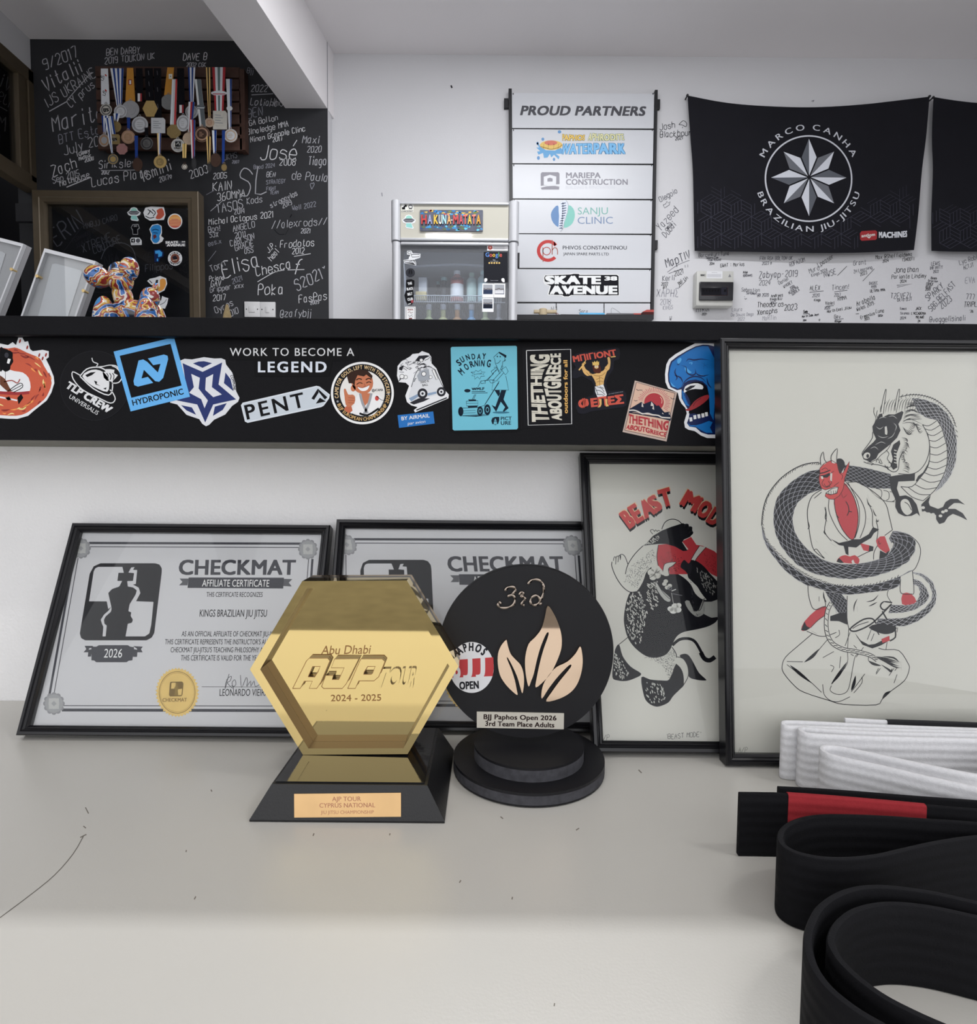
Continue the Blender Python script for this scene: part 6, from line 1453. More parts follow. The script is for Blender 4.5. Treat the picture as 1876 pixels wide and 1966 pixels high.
for ch, c, w in zip('Google', ('#4f77b5', '#b5504a', '#c7a23e', '#4f77b5', '#4f8f5a', '#b5504a'), (52, 38, 38, 38, 14, 36)):
    if ch == 'g':
        a.tx('g', x, 825, x + w - 4, 825, 56, c, 1, .02)
    else: a.tx(ch, x, 825, x + w - 4, 825, 56, c, 1, .02)
    x += w
a.tx('Give', 1450, 870, 1482, 870, 12, W_, 1).tx('us a review', 1418, 886, 1520, 886, 10, W_, 1)
for k in range(5): a.el(1404 + k * 32, 904, 12, 13, '#cfae6a', 1, 5, rot=-PI / 2)
a.tx('Scan it here', 1420, 1134, 1518, 1134, 12, '#9a9ba2', 1)
a.f('1340 1145 1340 1110 1358 1098 1375 1105 1378 1130 1355 1150', '#d0d0d2', 1, sm=2).f('1600 1150 1600 1115 1585 1098 1562 1105 1560 1130 1580 1150', '#d0d0d2', 1, sm=2); done(a)
for lab, x0, y0_, s_ in (('instant photo of a dark blue group under the review sticker', 1315, 1167, 1), ('instant photo of people in white under the review sticker', 1464, 1167, 2), ('instant photo of a dark figure, lowest on the fridge door', 1314, 1352, 3)):
    a = fs(lab, cat='photo'); x1, y1_ = x0 + 146, y0_ + 182
    a.slab([(x0, y0_), (x1, y0_ + 2), (x1 - 2, y1_), (x0 - 2, y1_ - 2)], '#d6d7d9')
    a.f([(x0 + 12, y0_ + 14), (x1 - 14, y0_ + 16), (x1 - 15, y0_ + 138), (x0 + 11, y0_ + 137)], '#8f9298', 1).f([(x0 + 12, y0_ + 80), (x1 - 14, y0_ + 82), (x1 - 15, y0_ + 138), (x0 + 11, y0_ + 137)], '#2a3a55', 2)
    rnd = random.Random(s_)
    for k in range(7):
        xx = x0 + 22 + k * 16; c = {1: '#25324a', 2: '#c3c4c8', 3: '#20232c'}[s_]
        a.f([(xx - 9, y0_ + 130), (xx - 7, y0_ + 84), (xx + 7, y0_ + 82), (xx + 9, y0_ + 130)], c, 3 + k % 2).el(xx, y0_ + 72 + rnd.uniform(-6, 6), 6, 8, '#4a3a33', 4, 10)
    done(a, 'instant_photo')

# ------------------------------------------------------------------ sponsor board
YB = 3.378
def bz(x, y, Y=YB): return onY(960 + x / 5.685, 160 + y / 5.685, Y)
brd = empty('sponsor_board', (bz(900, 2550).x, YB, bz(900, 2550).z), 'white proud partners board in black rails on the white wall', 'board')
def prism(name, pts, y0_, y1_, m, par, Y=YB):
    bm = bmesh.new(); P = [bz(x, y, Y) for x, y in pts]
    ring_loft(bm, [[V((p.x, yy, p.z)) for p in P] for yy in (y0_, y1_)]); return bmobj(name, bm, m, par)
prism('rail', [(93, 72), (128, 72), (150, 2560), (118, 2560)], YB - .012, YBACK - .001, M_BLACKSTEEL, brd)
prism('rail', [(1686, 86), (1716, 86), (1672, 2580), (1640, 2580)], YB - .012, YBACK - .001, M_BLACKSTEEL, brd)
prism('bracket', [(45, 157), (92, 157), (92, 258), (45, 262)], YB + .004, YBACK - .001, M_BLACKSTEEL, brd)
prism('bracket', [(1717, 168), (1752, 168), (1750, 270), (1716, 272)], YB + .004, YBACK - .001, M_BLACKSTEEL, brd)
prism('bracket', [(1688, 1708), (1726, 1708), (1722, 1805), (1682, 1805)], YB + .004, YBACK - .001, M_BLACKSTEEL, brd)
M_BPAN = mat('white_aluminium_panel', (.62, .635, .67), .3, 0, .4, .02, 8)
M_GAP = M_BLACKSTEEL
PL_ = vplane(YB - .002)
def panel(ya, yb, drawfn=None):
    a = Art(PL_, 2e-4, .004, .4).z(960, 160, 5.685)
    xl_ = 128 + (ya - 100) * .009; xr_ = 1684 - (ya - 100) * .0185
    a.slab([(xl_ + 2, ya), (xr_, ya + 10), (xr_ - (yb - ya) * .0185, yb + 5), (xl_ + 4, yb)], M_BPAN, side='#17171a')
    for x in (xl_ + 16, xr_ - 14): a.f([(x - 6, ya + 2), (x + 6, ya + 2), (x + 4, ya + 22), (x - 2, ya + 22)], '#1b1b1f', 1)
    if drawfn: drawfn(a)
    a.build('name_panel', brd)
def d1(a): a.tx('PROUD PARTNERS', 218, 348, 1580, 356, 104, '#46464b', 1, .04, .22)
def d2(a):
    a.f('440 690 410 640 400 660 430 700 395 700 440 740 405 745 420 780 470 760 480 815 520 810 545 770 560 810 590 780 640 830 650 800 610 770 680 770 690 730 660 700 600 735 500 730', '#5e93bd', 1)
    for x, y, rx, ry in ((420, 815, 16, 22), (590, 830, 14, 18), (650, 530, 20, 18), (468, 610, 16, 18), (410, 655, 14, 16)): a.el(x, y, rx, ry, '#5e86b0', 1, 12)
    a.el(560, 675, 124, 52, '#c9a95f', 2, 30).el(555, 650, 70, 26, '#b96a5a', 3, 24).ln('440 690 500 705 560 720 640 700 680 670', 8, '#8d7440', 3)
    for x in (480, 530, 590, 640): a.ln([(x, 660), (x - 6, 715)], 5, '#a08344', 3)
    a.band('PAPHOS', '680 628 800 630 925 625', '680 552 800 560 930 560', '#66593a', 2, .1).band('PAPHOS', '682 624 800 626 923 621', '682 556 800 564 928 564', '#d2b25f', 4, .04)
    a.band('APHRODITE', '955 628 1150 630 1362 622', '975 540 1150 550 1350 548', '#6f7f6a', 2, .1).band('APHRODITE', '957 624 1150 626 1358 618', '977 545 1150 554 1346 552', '#c9c49a', 4, .03)
    a.band('WATERPARK', '660 782 860 775 1080 775 1372 775', '690 655 860 655 1080 650 1365 652', '#3f7097', 2, .09).band('WATERPARK', '664 778 860 771 1080 771 1368 771', '694 660 860 660 1080 655 1361 657', '#6fa6cf', 4, .04)
def d3(a):
    g = '#807f87'
    a.f('445 985 460 970 635 970 650 985 650 1100 560 1105 445 1120', g, 1).f('478 1020 545 998 615 1018 612 1105 478 1112', M_BPAN, 2).f('518 1040 545 1030 575 1040 574 1072 518 1073', g, 3).f('415 1150 520 1108 610 1108 680 1125 600 1118 500 1125', M_BPAN, 3).f('445 1140 520 1122 600 1120 648 1128 645 1160 455 1160', g, 1)
    a.tx('MARIEPA', 720, 1035, 1100, 1035, 62, g, 1, .03).tx('CONSTRUCTION', 720, 1108, 1395, 1108, 62, g, 1, .03).tx('BUILDING & RENOVATION', 718, 1152, 1250, 1150, 32, '#b4b6bd', 1)
def d4(a):
    a.z(960, 380, 5.685)
    a.f('632 82 590 110 560 160 558 210 580 270 635 318 645 250 652 160', '#5b7ba5', 1, sm=2).f('750 78 800 115 818 180 805 250 770 300 700 328 705 250 740 160', '#76b0a6', 1, sm=2)
    a.f('640 80 680 40 720 28 740 60 742 120 720 220 690 300 660 350 640 320 645 200', '#c2c8d4', 2, sm=2).ln('720 28 745 70 735 160 705 250 690 330 660 368', 5, '#8f949c', 3)
    for i in range(11): a.el(692 + 14 * math.sin(i * .5) - i * 1.6, 60 + i * 27, 30 - i * 1.2, 7, '#5a6378', 3, 10, -.2).ln([(685 - i, 50 + i * 27), (690 - i, 72 + i * 27)], 8, '#5a6378', 3)
    a.tx('SANJU', 850, 180, 1178, 178, 75, '#6f9f98', 1).tx('CLINIC', 848, 283, 1232, 282, 75, '#6d7f9c', 1); a.z(960, 160, 5.685)
def d5(a):
    a.z(960, 380, 5.685)
    a.el(525, 578, 122, 120, '#a8302f', 1, 40, 0, .75, 2 * PI - .62, inner=.70)
    a.f('590 470 615 515 590 520', '#a8302f', 1)
    a.el(510, 580, 46, 46, '#9c3a34', 2, 24, inner=.82).ln('468 540 470 698', 9, '#8f5348', 2, sm=0).ln('570 460 570 618', 10, '#8f5348', 2, sm=0).ln('572 570 590 545 615 548 628 575 628 618', 9, '#8f5348', 2)
    a.tx('PHIVOS CONSTANTINOU', 685, 562, 1385, 564, 40, '#3a3b42', 1, .012).tx('JAPAN SPARE PARTS LTD', 690, 625, 1188, 628, 30, '#3a3b42', 1, .012); a.z(960, 160, 5.685)
def d6(a):
    a.z(960, 380, 5.685)
    a.f('475 870 490 840 760 828 800 820 860 822 880 832 1280 832 1302 850 1305 1068 1170 1070 780 1066 755 1082 690 1082 670 1068 525 1062 520 1045 545 965 490 945 475 915', '#dcdde0', 1).f('482 872 495 846 770 836 805 828 858 830 870 840 1275 840 1295 855 1297 1062 1170 1064 775 1060 750 1075 700 1075 680 1060 530 1054 555 960 495 938', '#1a1a1f', 2)
    a.tx('SKATE', 492, 942, 1103, 942, 92, '#d6d8dc', 3, .07).tx('38', 1140, 902, 1280, 902, 46, '#d6d8dc', 3, .06).tx('AVENUE', 545, 1052, 1282, 1052, 94, '#d6d8dc', 3, .07); a.z(960, 160, 5.685)
panel(104, 488, d1); panel(500, 872, d2); panel(884, 1256, d3); panel(1268, 1636, d4); panel(1646, 2014, d5); panel(2026, 2384, d6)
for x0, x1, k in ((150, 608, 0), (620, 1130, 1), (1142, 1640, 2)):
    a = Art(PL_, 2e-4, .004, .4).z(960, 380, 5.685)
    a.slab([(x0, 1152), (x1, 1152), (x1, 1340), (x0, 1340)], M_BPAN, side='#17171a')
    if k == 1: a.hw('Sara', 862, 1255, 36, 0, P1, 4).hw('blue boys', 872, 1275, 16, 2, P2, 3)
    if k == 0: a.hw('NJ', 560, 1240, 50, 8, P1, 4)
    if k == 2: a.ln('1218 1300 1218 1205 1270 1225 1320 1265 1345 1305', 3, P2)
    a.build('lower_tile', brd)
prism('tray', [(150, 2610), (1640, 2610), (1640, 2560), (150, 2560)], YB - .068, YB - .003, M_BLACKSTEEL, brd)
# little things on the tray: their foot is at the tray top
YT = YB - .036
zt_ = bz(900, 2562).z
def pen(name, lab, cat, x0, x1, yc, r, mcol, mcap=None, capx=None):
    p, q = onY(960 + x0 / 5.685, 380 + yc / 5.685, YT), onY(960 + x1 / 5.685, 380 + yc / 5.685, YT)
    r = p.z - zt_ if r is None else r
    root = empty(name, (p.x, YT, zt_), lab, cat); z = zt_ + r
    bm = bmesh.new(); lathe(bm, V((p.x, YT, z)), [(r * .7, 0), (r, .004), (r, (q.x - p.x) - .004), (r * .8, q.x - p.x)], 14, V((1, 0, 0))); bmobj('barrel', bm, mcol, root, True)
    if mcap:
        c = onY(960 + capx / 5.685, 380 + yc / 5.685, YT); L = q.x - c.x if capx > (x0 + x1) / 2 else p.x - c.x
        bm = bmesh.new(); lathe(bm, V((c.x, YT, z)), [(r * 1.08, 0), (r * 1.08, L), (r * .8, L + .001 * (1 if L > 0 else -1))], 14, V((1, 0, 0))); bmobj('cap', bm, mcap, root, True)
C_RED, C_BLUE = mat('red_plastic', (.42, .05, .04), .35), mat('sky_blue_plastic', (.10, .42, .72), .35)
pen('marker_pen', 'light blue marker pen lying on the board tray', 'marker', 870, 1140, 1325, .0095, C_BLUE, C_BLUE, 890)
pen('marker_pen', 'grey marker pen with a red cap on the board tray', 'marker', 1160, 1535, 1325, .009, mat('grey_plastic', (.09, .09, .10), .4), C_RED, 1455)
pen('marker_pen', 'thin black marker pen on the board tray', 'marker', 660, 860, 1325, .005, M_BLACKSTEEL)
p, q = bz(1570, 2535, YT - .005), bz(1672, 2480, YT - .005)
o = empty('board_eraser', (p.x, YT, zt_), 'dark red board eraser at the end of the tray', 'eraser')
bm = bmesh.new(); ring_loft(bm, [[V((x, yy, z)) for x, z in ((p.x - .012, zt_ + .0205), (q.x, zt_ + .0205), (q.x, q.z), (p.x + .012, q.z))] for yy in (YT - .022, YT + .02)]); bmobj('body', bm, C_RED, o)
box('felt_pad', p.x - .012, q.x, YT - .022, YT + .02, zt_, zt_ + .02, mat('dark_felt', (.06, .012, .012), .9), o)
M_PINE = mat('pale_wood', (.55, .45, .30), .55, 0, .3, .15, 60)
YK = 3.30; ztk = zt_
o = empty('wooden_clamp', (bz(480, 2570, YT).x, YT, zt_), 'pale wooden clamp tool lying on the board tray', 'tool')
def kz(x, y): w = onY(960 + x / 5.685, 380 + y / 5.685, YT); return w
a0, a1 = kz(425, 1325), kz(515, 1212)
bm = bmesh.new(); lathe(bm, V(((a0.x + a1.x) / 2, YT, zt_)), [((a1.x - a0.x) / 2, 0), ((a1.x - a0.x) / 2, a1.z - zt_ - .003), ((a1.x - a0.x) / 2.4, a1.z - zt_)], 20); bmobj('handle', bm, M_PINE, o, True)
b0, b1 = kz(370, 1258), kz(618, 1225); box('bar', b0.x, b1.x, YT - .009, YT + .009, b0.z, b1.z, M_PINE, o, .002)
b0, b1 = kz(345, 1330), kz(575, 1290); box('bar', b0.x, b1.x, YT - .009, YT + .009, zt_, b1.z, M_PINE, o, .002)
bm = bmesh.new(); c = kz(620, 1310)
tube(bm, [V((c.x + .006 * math.cos(t * PI / 8), YT - .012, zt_ + .0065 + .006 * math.sin(t * PI / 8))) for t in range(17)], .0014, 6); bmobj('pull_ring', bm, mat('red_brown_cord', (.25, .06, .05), .6), o)

# ------------------------------------------------------------------ distribution box
YD = 3.335
def dz(x, y, Y=YD): return onY(1250 + x / 6.05, 470 + y / 6.05, Y)
p, q = dz(524, 707), dz(965, 303)
db = empty('fuse_box', (p.x, YBACK, p.z), 'cream fuse box with a smoked window below the large star flag', 'fuse box')
M_FUSE = mat('cream_plastic', (.55, .55, .52), .4)
bm = bmesh.new(); bbox(bm, p.x, q.x, YD, YBACK - .001, p.z, q.z, .006); bmobj('housing', bm, M_FUSE, db, True)
p1, q1 = dz(552, 650), dz(952, 438)
box('window', p1.x, q1.x, YD - .012, YD - .0005, p1.z, q1.z, mat('smoked_plastic', (.018, .018, .022), .18, 0, .5), db, .004)
a = Art(vplane(YD - .0124), 2e-4, .0003).z(1250, 470, 6.05)
a.slab('585 500 890 500 890 585 585 585', '#16161b', side='#16161b')
for k in range(6): a.f([(600 + k * 34, 520), (625 + k * 34, 520), (612 + k * 34, 552)], '#0a0a0c', 1)
a.f('815 495 875 495 880 585 815 580', '#24242c', 2).f('850 520 872 520 870 548 848 548', '#0a0a0c', 3).ln('585 590 890 588 890 480', 3, '#3a2224', 1, sm=0)
a.build('breaker_row', db)
a = Art(vplane(YD), 2e-4, .0004).z(1250, 470, 6.05)
a.slab('648 305 832 307 830 392 645 390', '#c9cacd').ln('705 322 770 322', 5, '#a5a6aa', 1)
a.f('655 340 815 340 815 375 655 375', '#b5b6ba', 1); a.build('paper_label', db)
a = Art(vplane(YD), 2e-4, .0002).z(1250, 470, 6.05)
a.slab('575 340 636 340 636 366 575 366', M_FUSE); a.tx('BBC', 576, 364, 634, 364, 22, '#2a2a2e', 1, .05); a.f('916 338 932 374 898 374', '#6d6e72', 1); a.build('print', db)

# ------------------------------------------------------------------ flags
YFL = 3.365
FP = vplane(YFL)
M_FLAG = mat('black_flag_cloth', (.010, .010, .014), .75, 0, .15, .15, 12, .2, 700)
def flagwarp(seed, amp, corners):
    (xa, za), (xb, zb) = corners
    def w(v):
        # soft drape folds running from the pinned corners
        u = max(0, min(1, (v.x - xa) / (xb - xa))); t = max(0, min(1, (za - v.z) / (za - zb)))
        d = amp * (.5 * math.sin(u * 9 + t * 5 + seed) * (1 - t) * .5 + .5 * math.sin((1 - u) * 11 + t * 6) * (1 - t) * .4 + .7 * math.sin(PI * u) * t)
        return V((v.x, v.y - d, v.z))
    return w
def flag_mesh(a, top, bot, left, right, n=40, m=26):
    """Coons style cloth grid between four border curves given in the current drawing units"""
    T, B = cat_rom(nums(top), 16, False), cat_rom(nums(bot), 16, False); Lc, Rc = cat_rom(nums(left), 16, False), cat_rom(nums(right), 16, False)
    def at(P, u): x = min(.99999, max(0, u)) * (len(P) - 1); i = int(x); f = x - i; return (P[i][0] + (P[i + 1][0] - P[i][0]) * f, P[i][1] + (P[i + 1][1] - P[i][1]) * f)
    uv, tr = [], []
    for j in range(m + 1):
        for i in range(n + 1):
            u, v = i / n, j / m; t, b, l, r = at(T, u), at(B, u), at(Lc, v), at(Rc, v)
            c = [(1 - v) * t[k] + v * b[k] + (1 - u) * l[k] + u * r[k] - ((1 - u) * (1 - v) * T[0][k] + u * (1 - v) * T[-1][k] + (1 - u) * v * B[0][k] + u * v * B[-1][k]) for k in (0, 1)]
            uv.append(a.q(c))
    for j in range(m):
        for i in range(n):
            p = j * (n + 1) + i; tr.append((p, p + n + 1, p + n + 2, p + 1))
    a.add(uv, tr, M_FLAG, 0)
def cubes(a, x0, x1, y0, y1, s, clip):
    """interlocking box outline pattern printed in dark grey"""
    c = '#3c3c46'; h = s * .866; r = 0; y = y0
    while y < y1:
        x = x0 + (h if r % 2 else 0)
        while x < x1:
            for k in range(3):
                an = PI / 2 + k * 2 * PI / 3; an2 = an + 2 * PI / 3
                e1, e2 = (math.cos(an) * s, -math.sin(an) * s), (math.cos(an2) * s, -math.sin(an2) * s)
                for f in (0, .33, .66, 1):
                    p = (x + e2[0] * f, y + e2[1] * f); q = (p[0] + e1[0], p[1] + e1[1])
                    if clip(*p) and clip(*q): a.ln([p, q], 2.6 if y > y0 + s else 1.6, c, 1, sm=0)
            x += 2 * h
        y += 1.5 * s; r += 1
fl = empty('flag', (onY(1550, 200, YFL).x, YFL, onY(1550, 485, YFL).z), 'large black flag with a white eight pointed star pinned over the fuse box', 'flag')
a = Art(FP, 9e-4, 0.0, .7).z(1250, 160, 2.997)
flag_mesh(a, '210 70 400 108 600 128 900 136 1200 125 1400 105 1605 75', '250 965 500 972 900 982 1200 978 1512 960', '210 70 225 300 240 500 246 750 250 965', '1605 75 1585 300 1560 500 1538 750 1512 960')
cl = lambda x, y: 250 + (y - 965) * -.04 < x < 1500 - (y - 960) * .09 and 640 + 60 * math.sin(x * .012) < y < 968 and ((x - 903) ** 2 + (y - 553) ** 2) > 300 ** 2 and not (1185 < x < 1480 and 830 < y < 925)
cubes(a, 230, 1560, 640, 1000, 66, cl)
def resample(P, n=60): return P
a.el(903, 553, 252, 250, '#b9bbc2', 1, 72, inner=.965)
for k in range(8):
    an = math.radians(-90 + 45 * k); R_ = 216 if k % 2 == 0 else 204; c = (903, 547)
    tip = (c[0] + R_ * math.cos(an), c[1] + R_ * 1.03 * math.sin(an)); s1 = (c[0] + 122 * math.cos(an - .36), c[1] + 122 * math.sin(an - .36)); s2 = (c[0] + 122 * math.cos(an + .36), c[1] + 122 * math.sin(an + .36)); c0 = (c[0] + 10 * math.cos(an), c[1] + 10 * math.sin(an))
    a.f([c0, s1, tip], '#63656b' if k % 2 else '#55585f', 2).f([c0, tip, s2], '#bfc2ca', 2)
a.arc('MARCO CANHA', 903, 553, 280, -66, 66, 34, '#b4b6bd', 2, .012, sq=.8).arc('BRAZILIAN JIU-JITSU', 903, 553, 306, 256, 104, 32, '#b4b6bd', 2, .012, inv=True, sq=.8)
a.f('1195 868 1205 855 1285 850 1295 858 1293 898 1285 905 1205 911 1196 902', '#8f2f33', 2).tx('antlom', 1203, 892, 1282, 882, 18, '#c9c3c0', 3, .03, .1).f('1235 890 1260 886 1248 898', '#c9c3c0', 3)
a.band('MACHINES', '1305 893 1390 892 1470 886', '1305 858 1390 858 1470 850', '#c4c6cc', 2, .06)
z0, z1 = onY(1500, 185, YFL).z, onY(1500, 485, YFL).z
a.build('cloth', fl, flagwarp(1.0, .020, ((onY(1320, 200, YFL).x, z0), (onY(1786, 200, YFL).x, z1))))
def pin(par, x, y):
    w = onY(x, y, YFL); bm = bmesh.new(); lathe(bm, V((w.x, YBACK - .0005, w.z)), [(.004, 0), (.004, .03), (.007, .032), (.006, .038), (.002, .04)], 12, V((0, -1, 0))); bmobj('pin', bm, M_BLACKSTEEL, par, True)
pin(fl, 1320, 183); pin(fl, 1785, 185)
fl = empty('flag', (onY(1850, 200, YFL).x, YFL, onY(1850, 485, YFL).z), 'second black flag, mostly cut off, beside the star flag', 'flag')
a = Art(FP, 9e-4, 0.0, .7).z(1250, 160, 2.997)
flag_mesh(a, '1626 78 1760 98 1876 112 2100 128 2400 136', '1612 965 1740 972 1876 974 2100 975 2400 970', '1626 78 1618 300 1622 500 1612 750 1612 965', '2400 136 2390 400 2390 600 2395 750 2400 970')
cubes(a, 1600, 2400, 690, 1000, 66, lambda x, y: 1618 < x < 2380 and 700 < y < 962)
a.build('cloth', fl, flagwarp(2.2, .020, ((onY(1790, 200, YFL).x, z0), (onY(2050, 200, YFL).x, z1))))
pin(fl, 1792, 187)

# ------------------------------------------------------------------ on the ledge: acrylic frames, dog figurine, brush
ZL = ZLEDGE
M_ACR = mat('frosted_acrylic', (.44, .44, .46), .3, 0, .5, .03, 30)
M_ACRE = mat('bright_acrylic_edge', (.66, .67, .70), .25, 0, .5, .03, 30)
M_BRASS = mat('brass_pin', (.62, .45, .20), .35, .8)
def acrylic(label, Y, outer, inner, pins):
    pl = vplane(Y)
    O = [onY(p[0] / 4.69, 340 + p[1] / 4.69, Y) for p in nums(outer)]
    # the two lower corners stand on the ledge
    def foot(t, b): f = (t.z - ZL) / (t.z - b.z); return V((t.x + (b.x - t.x) * f, Y, ZL))
    TL, TR, BR, BL_ = O; BR, BL_ = foot(TR, BR), foot(TL, BL_)
    root = empty('acrylic_display_frame', ((BL_.x + BR.x) / 2, Y, ZL), label, 'display frame')
    bm = bmesh.new(); P = [TL, TR, BR, BL_]
    ring_loft(bm, [[V((p.x, y, p.z)) for p in P] for y in (Y + .007, Y + .016)]); bmobj('back_plate', bm, M_ACR, root)
    e = .0035; c = sum(P, V((0, 0, 0))) / 4
    bm = bmesh.new(); Q = [p + (c - p).normalized() * .0055 for p in P]
    rings = [[bm.verts.new(V((p.x, y, p.z))) for p in L] for L, y in ((P, Y + .0065), (P, Y), (Q, Y), (Q, Y + .0065))]
    for r0, r1 in zip(rings, rings[1:] + rings[:1]):
        for i in range(4): bm.faces.new((r0[i], r0[(i + 1) % 4], r1[(i + 1) % 4], r1[i]))
    bmobj('front_rim', bm, M_ACRE, root)
    vs = [V((p.x, y, p.z)) for y in (Y + .001, Y + .003) for p in Q]
    mesh('front_plate', vs, [(0, 1, 2, 3), (7, 6, 5, 4), (0, 4, 5, 1), (1, 5, 6, 2), (2, 6, 7, 3), (3, 7, 4, 0)], M_PANE, root)
    a = Art(vplane(Y + .0068), 1e-4, .0012).z(0, 340, 4.69); a.slab(inner, M_ACRE); a.build('insert', root)
    for x, y in pins:
        w = onY(x / 4.69, 340 + y / 4.69, Y - .002); bm = bmesh.new(); lathe(bm, V((w.x, Y - .002, w.z)), [(.0022, 0), (.0022, .009)], 10, V((0, 1, 0))); bmobj('standoff', bm, M_BRASS, root)
acrylic('tilted grey acrylic display frame beside the dog figurine', .86, '400 640 862 757 690 1245 188 1245', '470 785 500 778 725 838 738 855 595 1300 330 1300', ((330, 890), (748, 1022)))
acrylic('grey acrylic display frame cut off by the picture edge', .90, '-260 480 212 600 -40 1245 -560 1245', '-200 640 20 670 48 690 -120 1240 -400 1240', ((100, 828),))

def swirl():
    m = bpy.data.materials.new('painted_swirl_glaze'); m.use_nodes = True; nt = m.node_tree; b = nt.nodes['Principled BSDF']
    b.inputs['Roughness'].default_value = .22; b.inputs['Coat Weight'].default_value = .5
    tc = nt.nodes.new('ShaderNodeTexCoord'); n = nt.nodes.new('ShaderNodeTexNoise'); n.inputs['Scale'].default_value = 22; n.inputs['Detail'].default_value = 1.5; n.inputs['Distortion'].default_value = 2.6
    r = nt.nodes.new('ShaderNodeValToRGB'); r.color_ramp.interpolation = 'CONSTANT'
    cs = [(0, '#1c2130'), (.33, '#2a62a8'), (.42, '#dad7cf'), (.46, '#8c2f2c'), (.53, '#c8a043'), (.58, '#e0d9c8'), (.61, '#b0492f'), (.68, '#3a86c4'), (.76, '#20222c')]
    e = r.color_ramp.elements; e[0].position = 0; e[0].color = lin(cs[0][1]) + (1,); e[1].position = cs[1][0]; e[1].color = lin(cs[1][1]) + (1,)
    for p_, c_ in cs[2:]: x = e.new(p_); x.color = lin(c_) + (1,)
    nt.links.new(tc.outputs['Object'], n.inputs['Vector']); nt.links.new(n.outputs['Fac'], r.inputs['Fac']); nt.links.new(r.outputs['Color'], b.inputs['Base Color']); return m
M_SW = swirl()
YDG = .84
def dgp(x, y, dy=0): return onY(x / 4.69, 340 + y / 4.69, YDG) + V((0, dy, 0))
K_ = YDG / FPX / 4.69
dog = empty('balloon_dog_figurine', (dgp(1180, 1300).x, YDG, ZL), 'glossy multicoloured balloon dog figurine on the ledge', 'figurine')
def blob(name, c, rx, ry, rz, tilt=0, yaw=0):
    bm = bmesh.new(); bmesh.ops.create_uvsphere(bm, u_segments=28, v_segments=18, radius=1)
    M = Matrix.Translation(c) @ Matrix.Rotation(yaw, 4, 'Z') @ Matrix.Rotation(tilt, 4, 'Y') @ Matrix.Diagonal((rx * K_, ry * K_, rz * K_, 1))
    bmesh.ops.transform(bm, matrix=M, verts=bm.verts); return bmobj(name, bm, M_SW, dog, True)
blob('snout', dgp(912, 915, -.008), 112, 95, 94, .35); blob('head', dgp(1085, 930), 105, 100, 110)
blob('ear', dgp(1030, 822, .012), 92, 84, 80, -.3); blob('ear', dgp(1178, 838, -.004), 78, 80, 104, .2)
blob('neck', dgp(1090, 1065, .004), 82, 78, 130, -.25)
blob('torso', dgp(1180, 1225, .004), 205, 105, 125, .12)
for nm, x, dy, h in (('front_leg', 1000, -.014, 300), ('front_leg', 1075, .02, 290), ('hind_leg', 1370, -.014, 270), ('hind_leg', 1330, .022, 270)):
    zc = dgp(x, 1330).z; hh = zc - ZL
    bm = bmesh.new(); c = dgp(x, 1330, dy); zt2 = c.z + .035
    bmesh.ops.create_uvsphere(bm, u_segments=24, v_segments=16, radius=1)
    bmesh.ops.transform(bm, matrix=Matrix.Translation(V((c.x, c.y, (zt2 + ZL) / 2))) @ Matrix.Diagonal((.0145, .0145, (zt2 - ZL) / 2, 1)), verts=bm.verts); bmobj(nm, bm, M_SW, dog, True)
blob('tail', dgp(1335, 1085, .004), 80, 78, 100, .25); blob('tail_tip', dgp(1385, 985, .004), 26, 26, 40, .4)
# bristle tip
p, q = onY(432, 612, .80), onY(440, 585, .80)
o = empty('straw_brush', (p.x + .003, .80, ZL), 'tan straw brush tip poking up behind the ledge near the wall switches', 'brush')
bm = bmesh.new(); lathe(bm, V((p.x + .003, .80, ZL)), [(.006, 0), (.0062, .03), (.0045, q.z - ZL - .012), (.0015, q.z - ZL)], 14); bmobj('bristles', bm, mat('straw', (.30, .23, .12), .8, 0, .2, .3, 200), o, True)
bm = bmesh.new(); lathe(bm, V((p.x + .003, .80, ZL)), [(.0068, 0), (.0068, .022), (.0062, .024)], 14); bmobj('ferrule', bm, M_BLACKSTEEL, o, True)

# ------------------------------------------------------------------ gold hexagon trophy
M_GOLD = mat('gold_mirror', (1.0, .77, .345), .035, 1.0, .5, .02, 30)
M_GOLDE = mat('gold_mirror_edge', (.62, .40, .15), .12, 1.0, .5, .05, 30)
M_WALLG = mat('dark_bronze_side', (.05, .020, .010), .3, .5, .5, .1, 40)
M_GOLDT = mat('engraved_and_shade_gold', (.36, .19, .07), .35, .6, .5, .1, 90)
M_TBLACK = mat('black_satin_wood', (.009, .009, .010), .35, 0, .4, .2, 60, .12, 500)
M_TGLOSS = mat('black_gloss_top', (.007, .007, .008), .06, 0, .7, .1, 60, .02, 300)
Yf = onZ(668, 1580, 0).y
xL, xR = onZ(477, 1581, 0).x, onZ(854, 1578.5, 0).x; inset = 36.7 * Yf / FPX
Ytf = Yf + inset * .6
w = onY(668, 1506.5, Ytf); zT = w.z
Yb_ = onZ(862, 1443, 0).y
tro = empty('hexagon_trophy', ((xL + xR) / 2, (Yf + Yb_) / 2, 0), 'gold mirrored hexagon trophy on a black sloped base', 'trophy')
bm = bmesh.new()
lo = [V((xL, Yf, .0005)), V((xR, Yf, .0005)), V((xR, Yb_, .0005)), V((xL, Yb_, .0005))]
hi = [V((xL + inset, Ytf, zT)), V((xR - inset, Ytf, zT)), V((xR - inset, Yb_ - inset * .4, zT)), V((xL + inset, Yb_ - inset * .4, zT))]
ring_loft(bm, [lo, [p + V((0, 0, .0015)) for p in lo], hi])
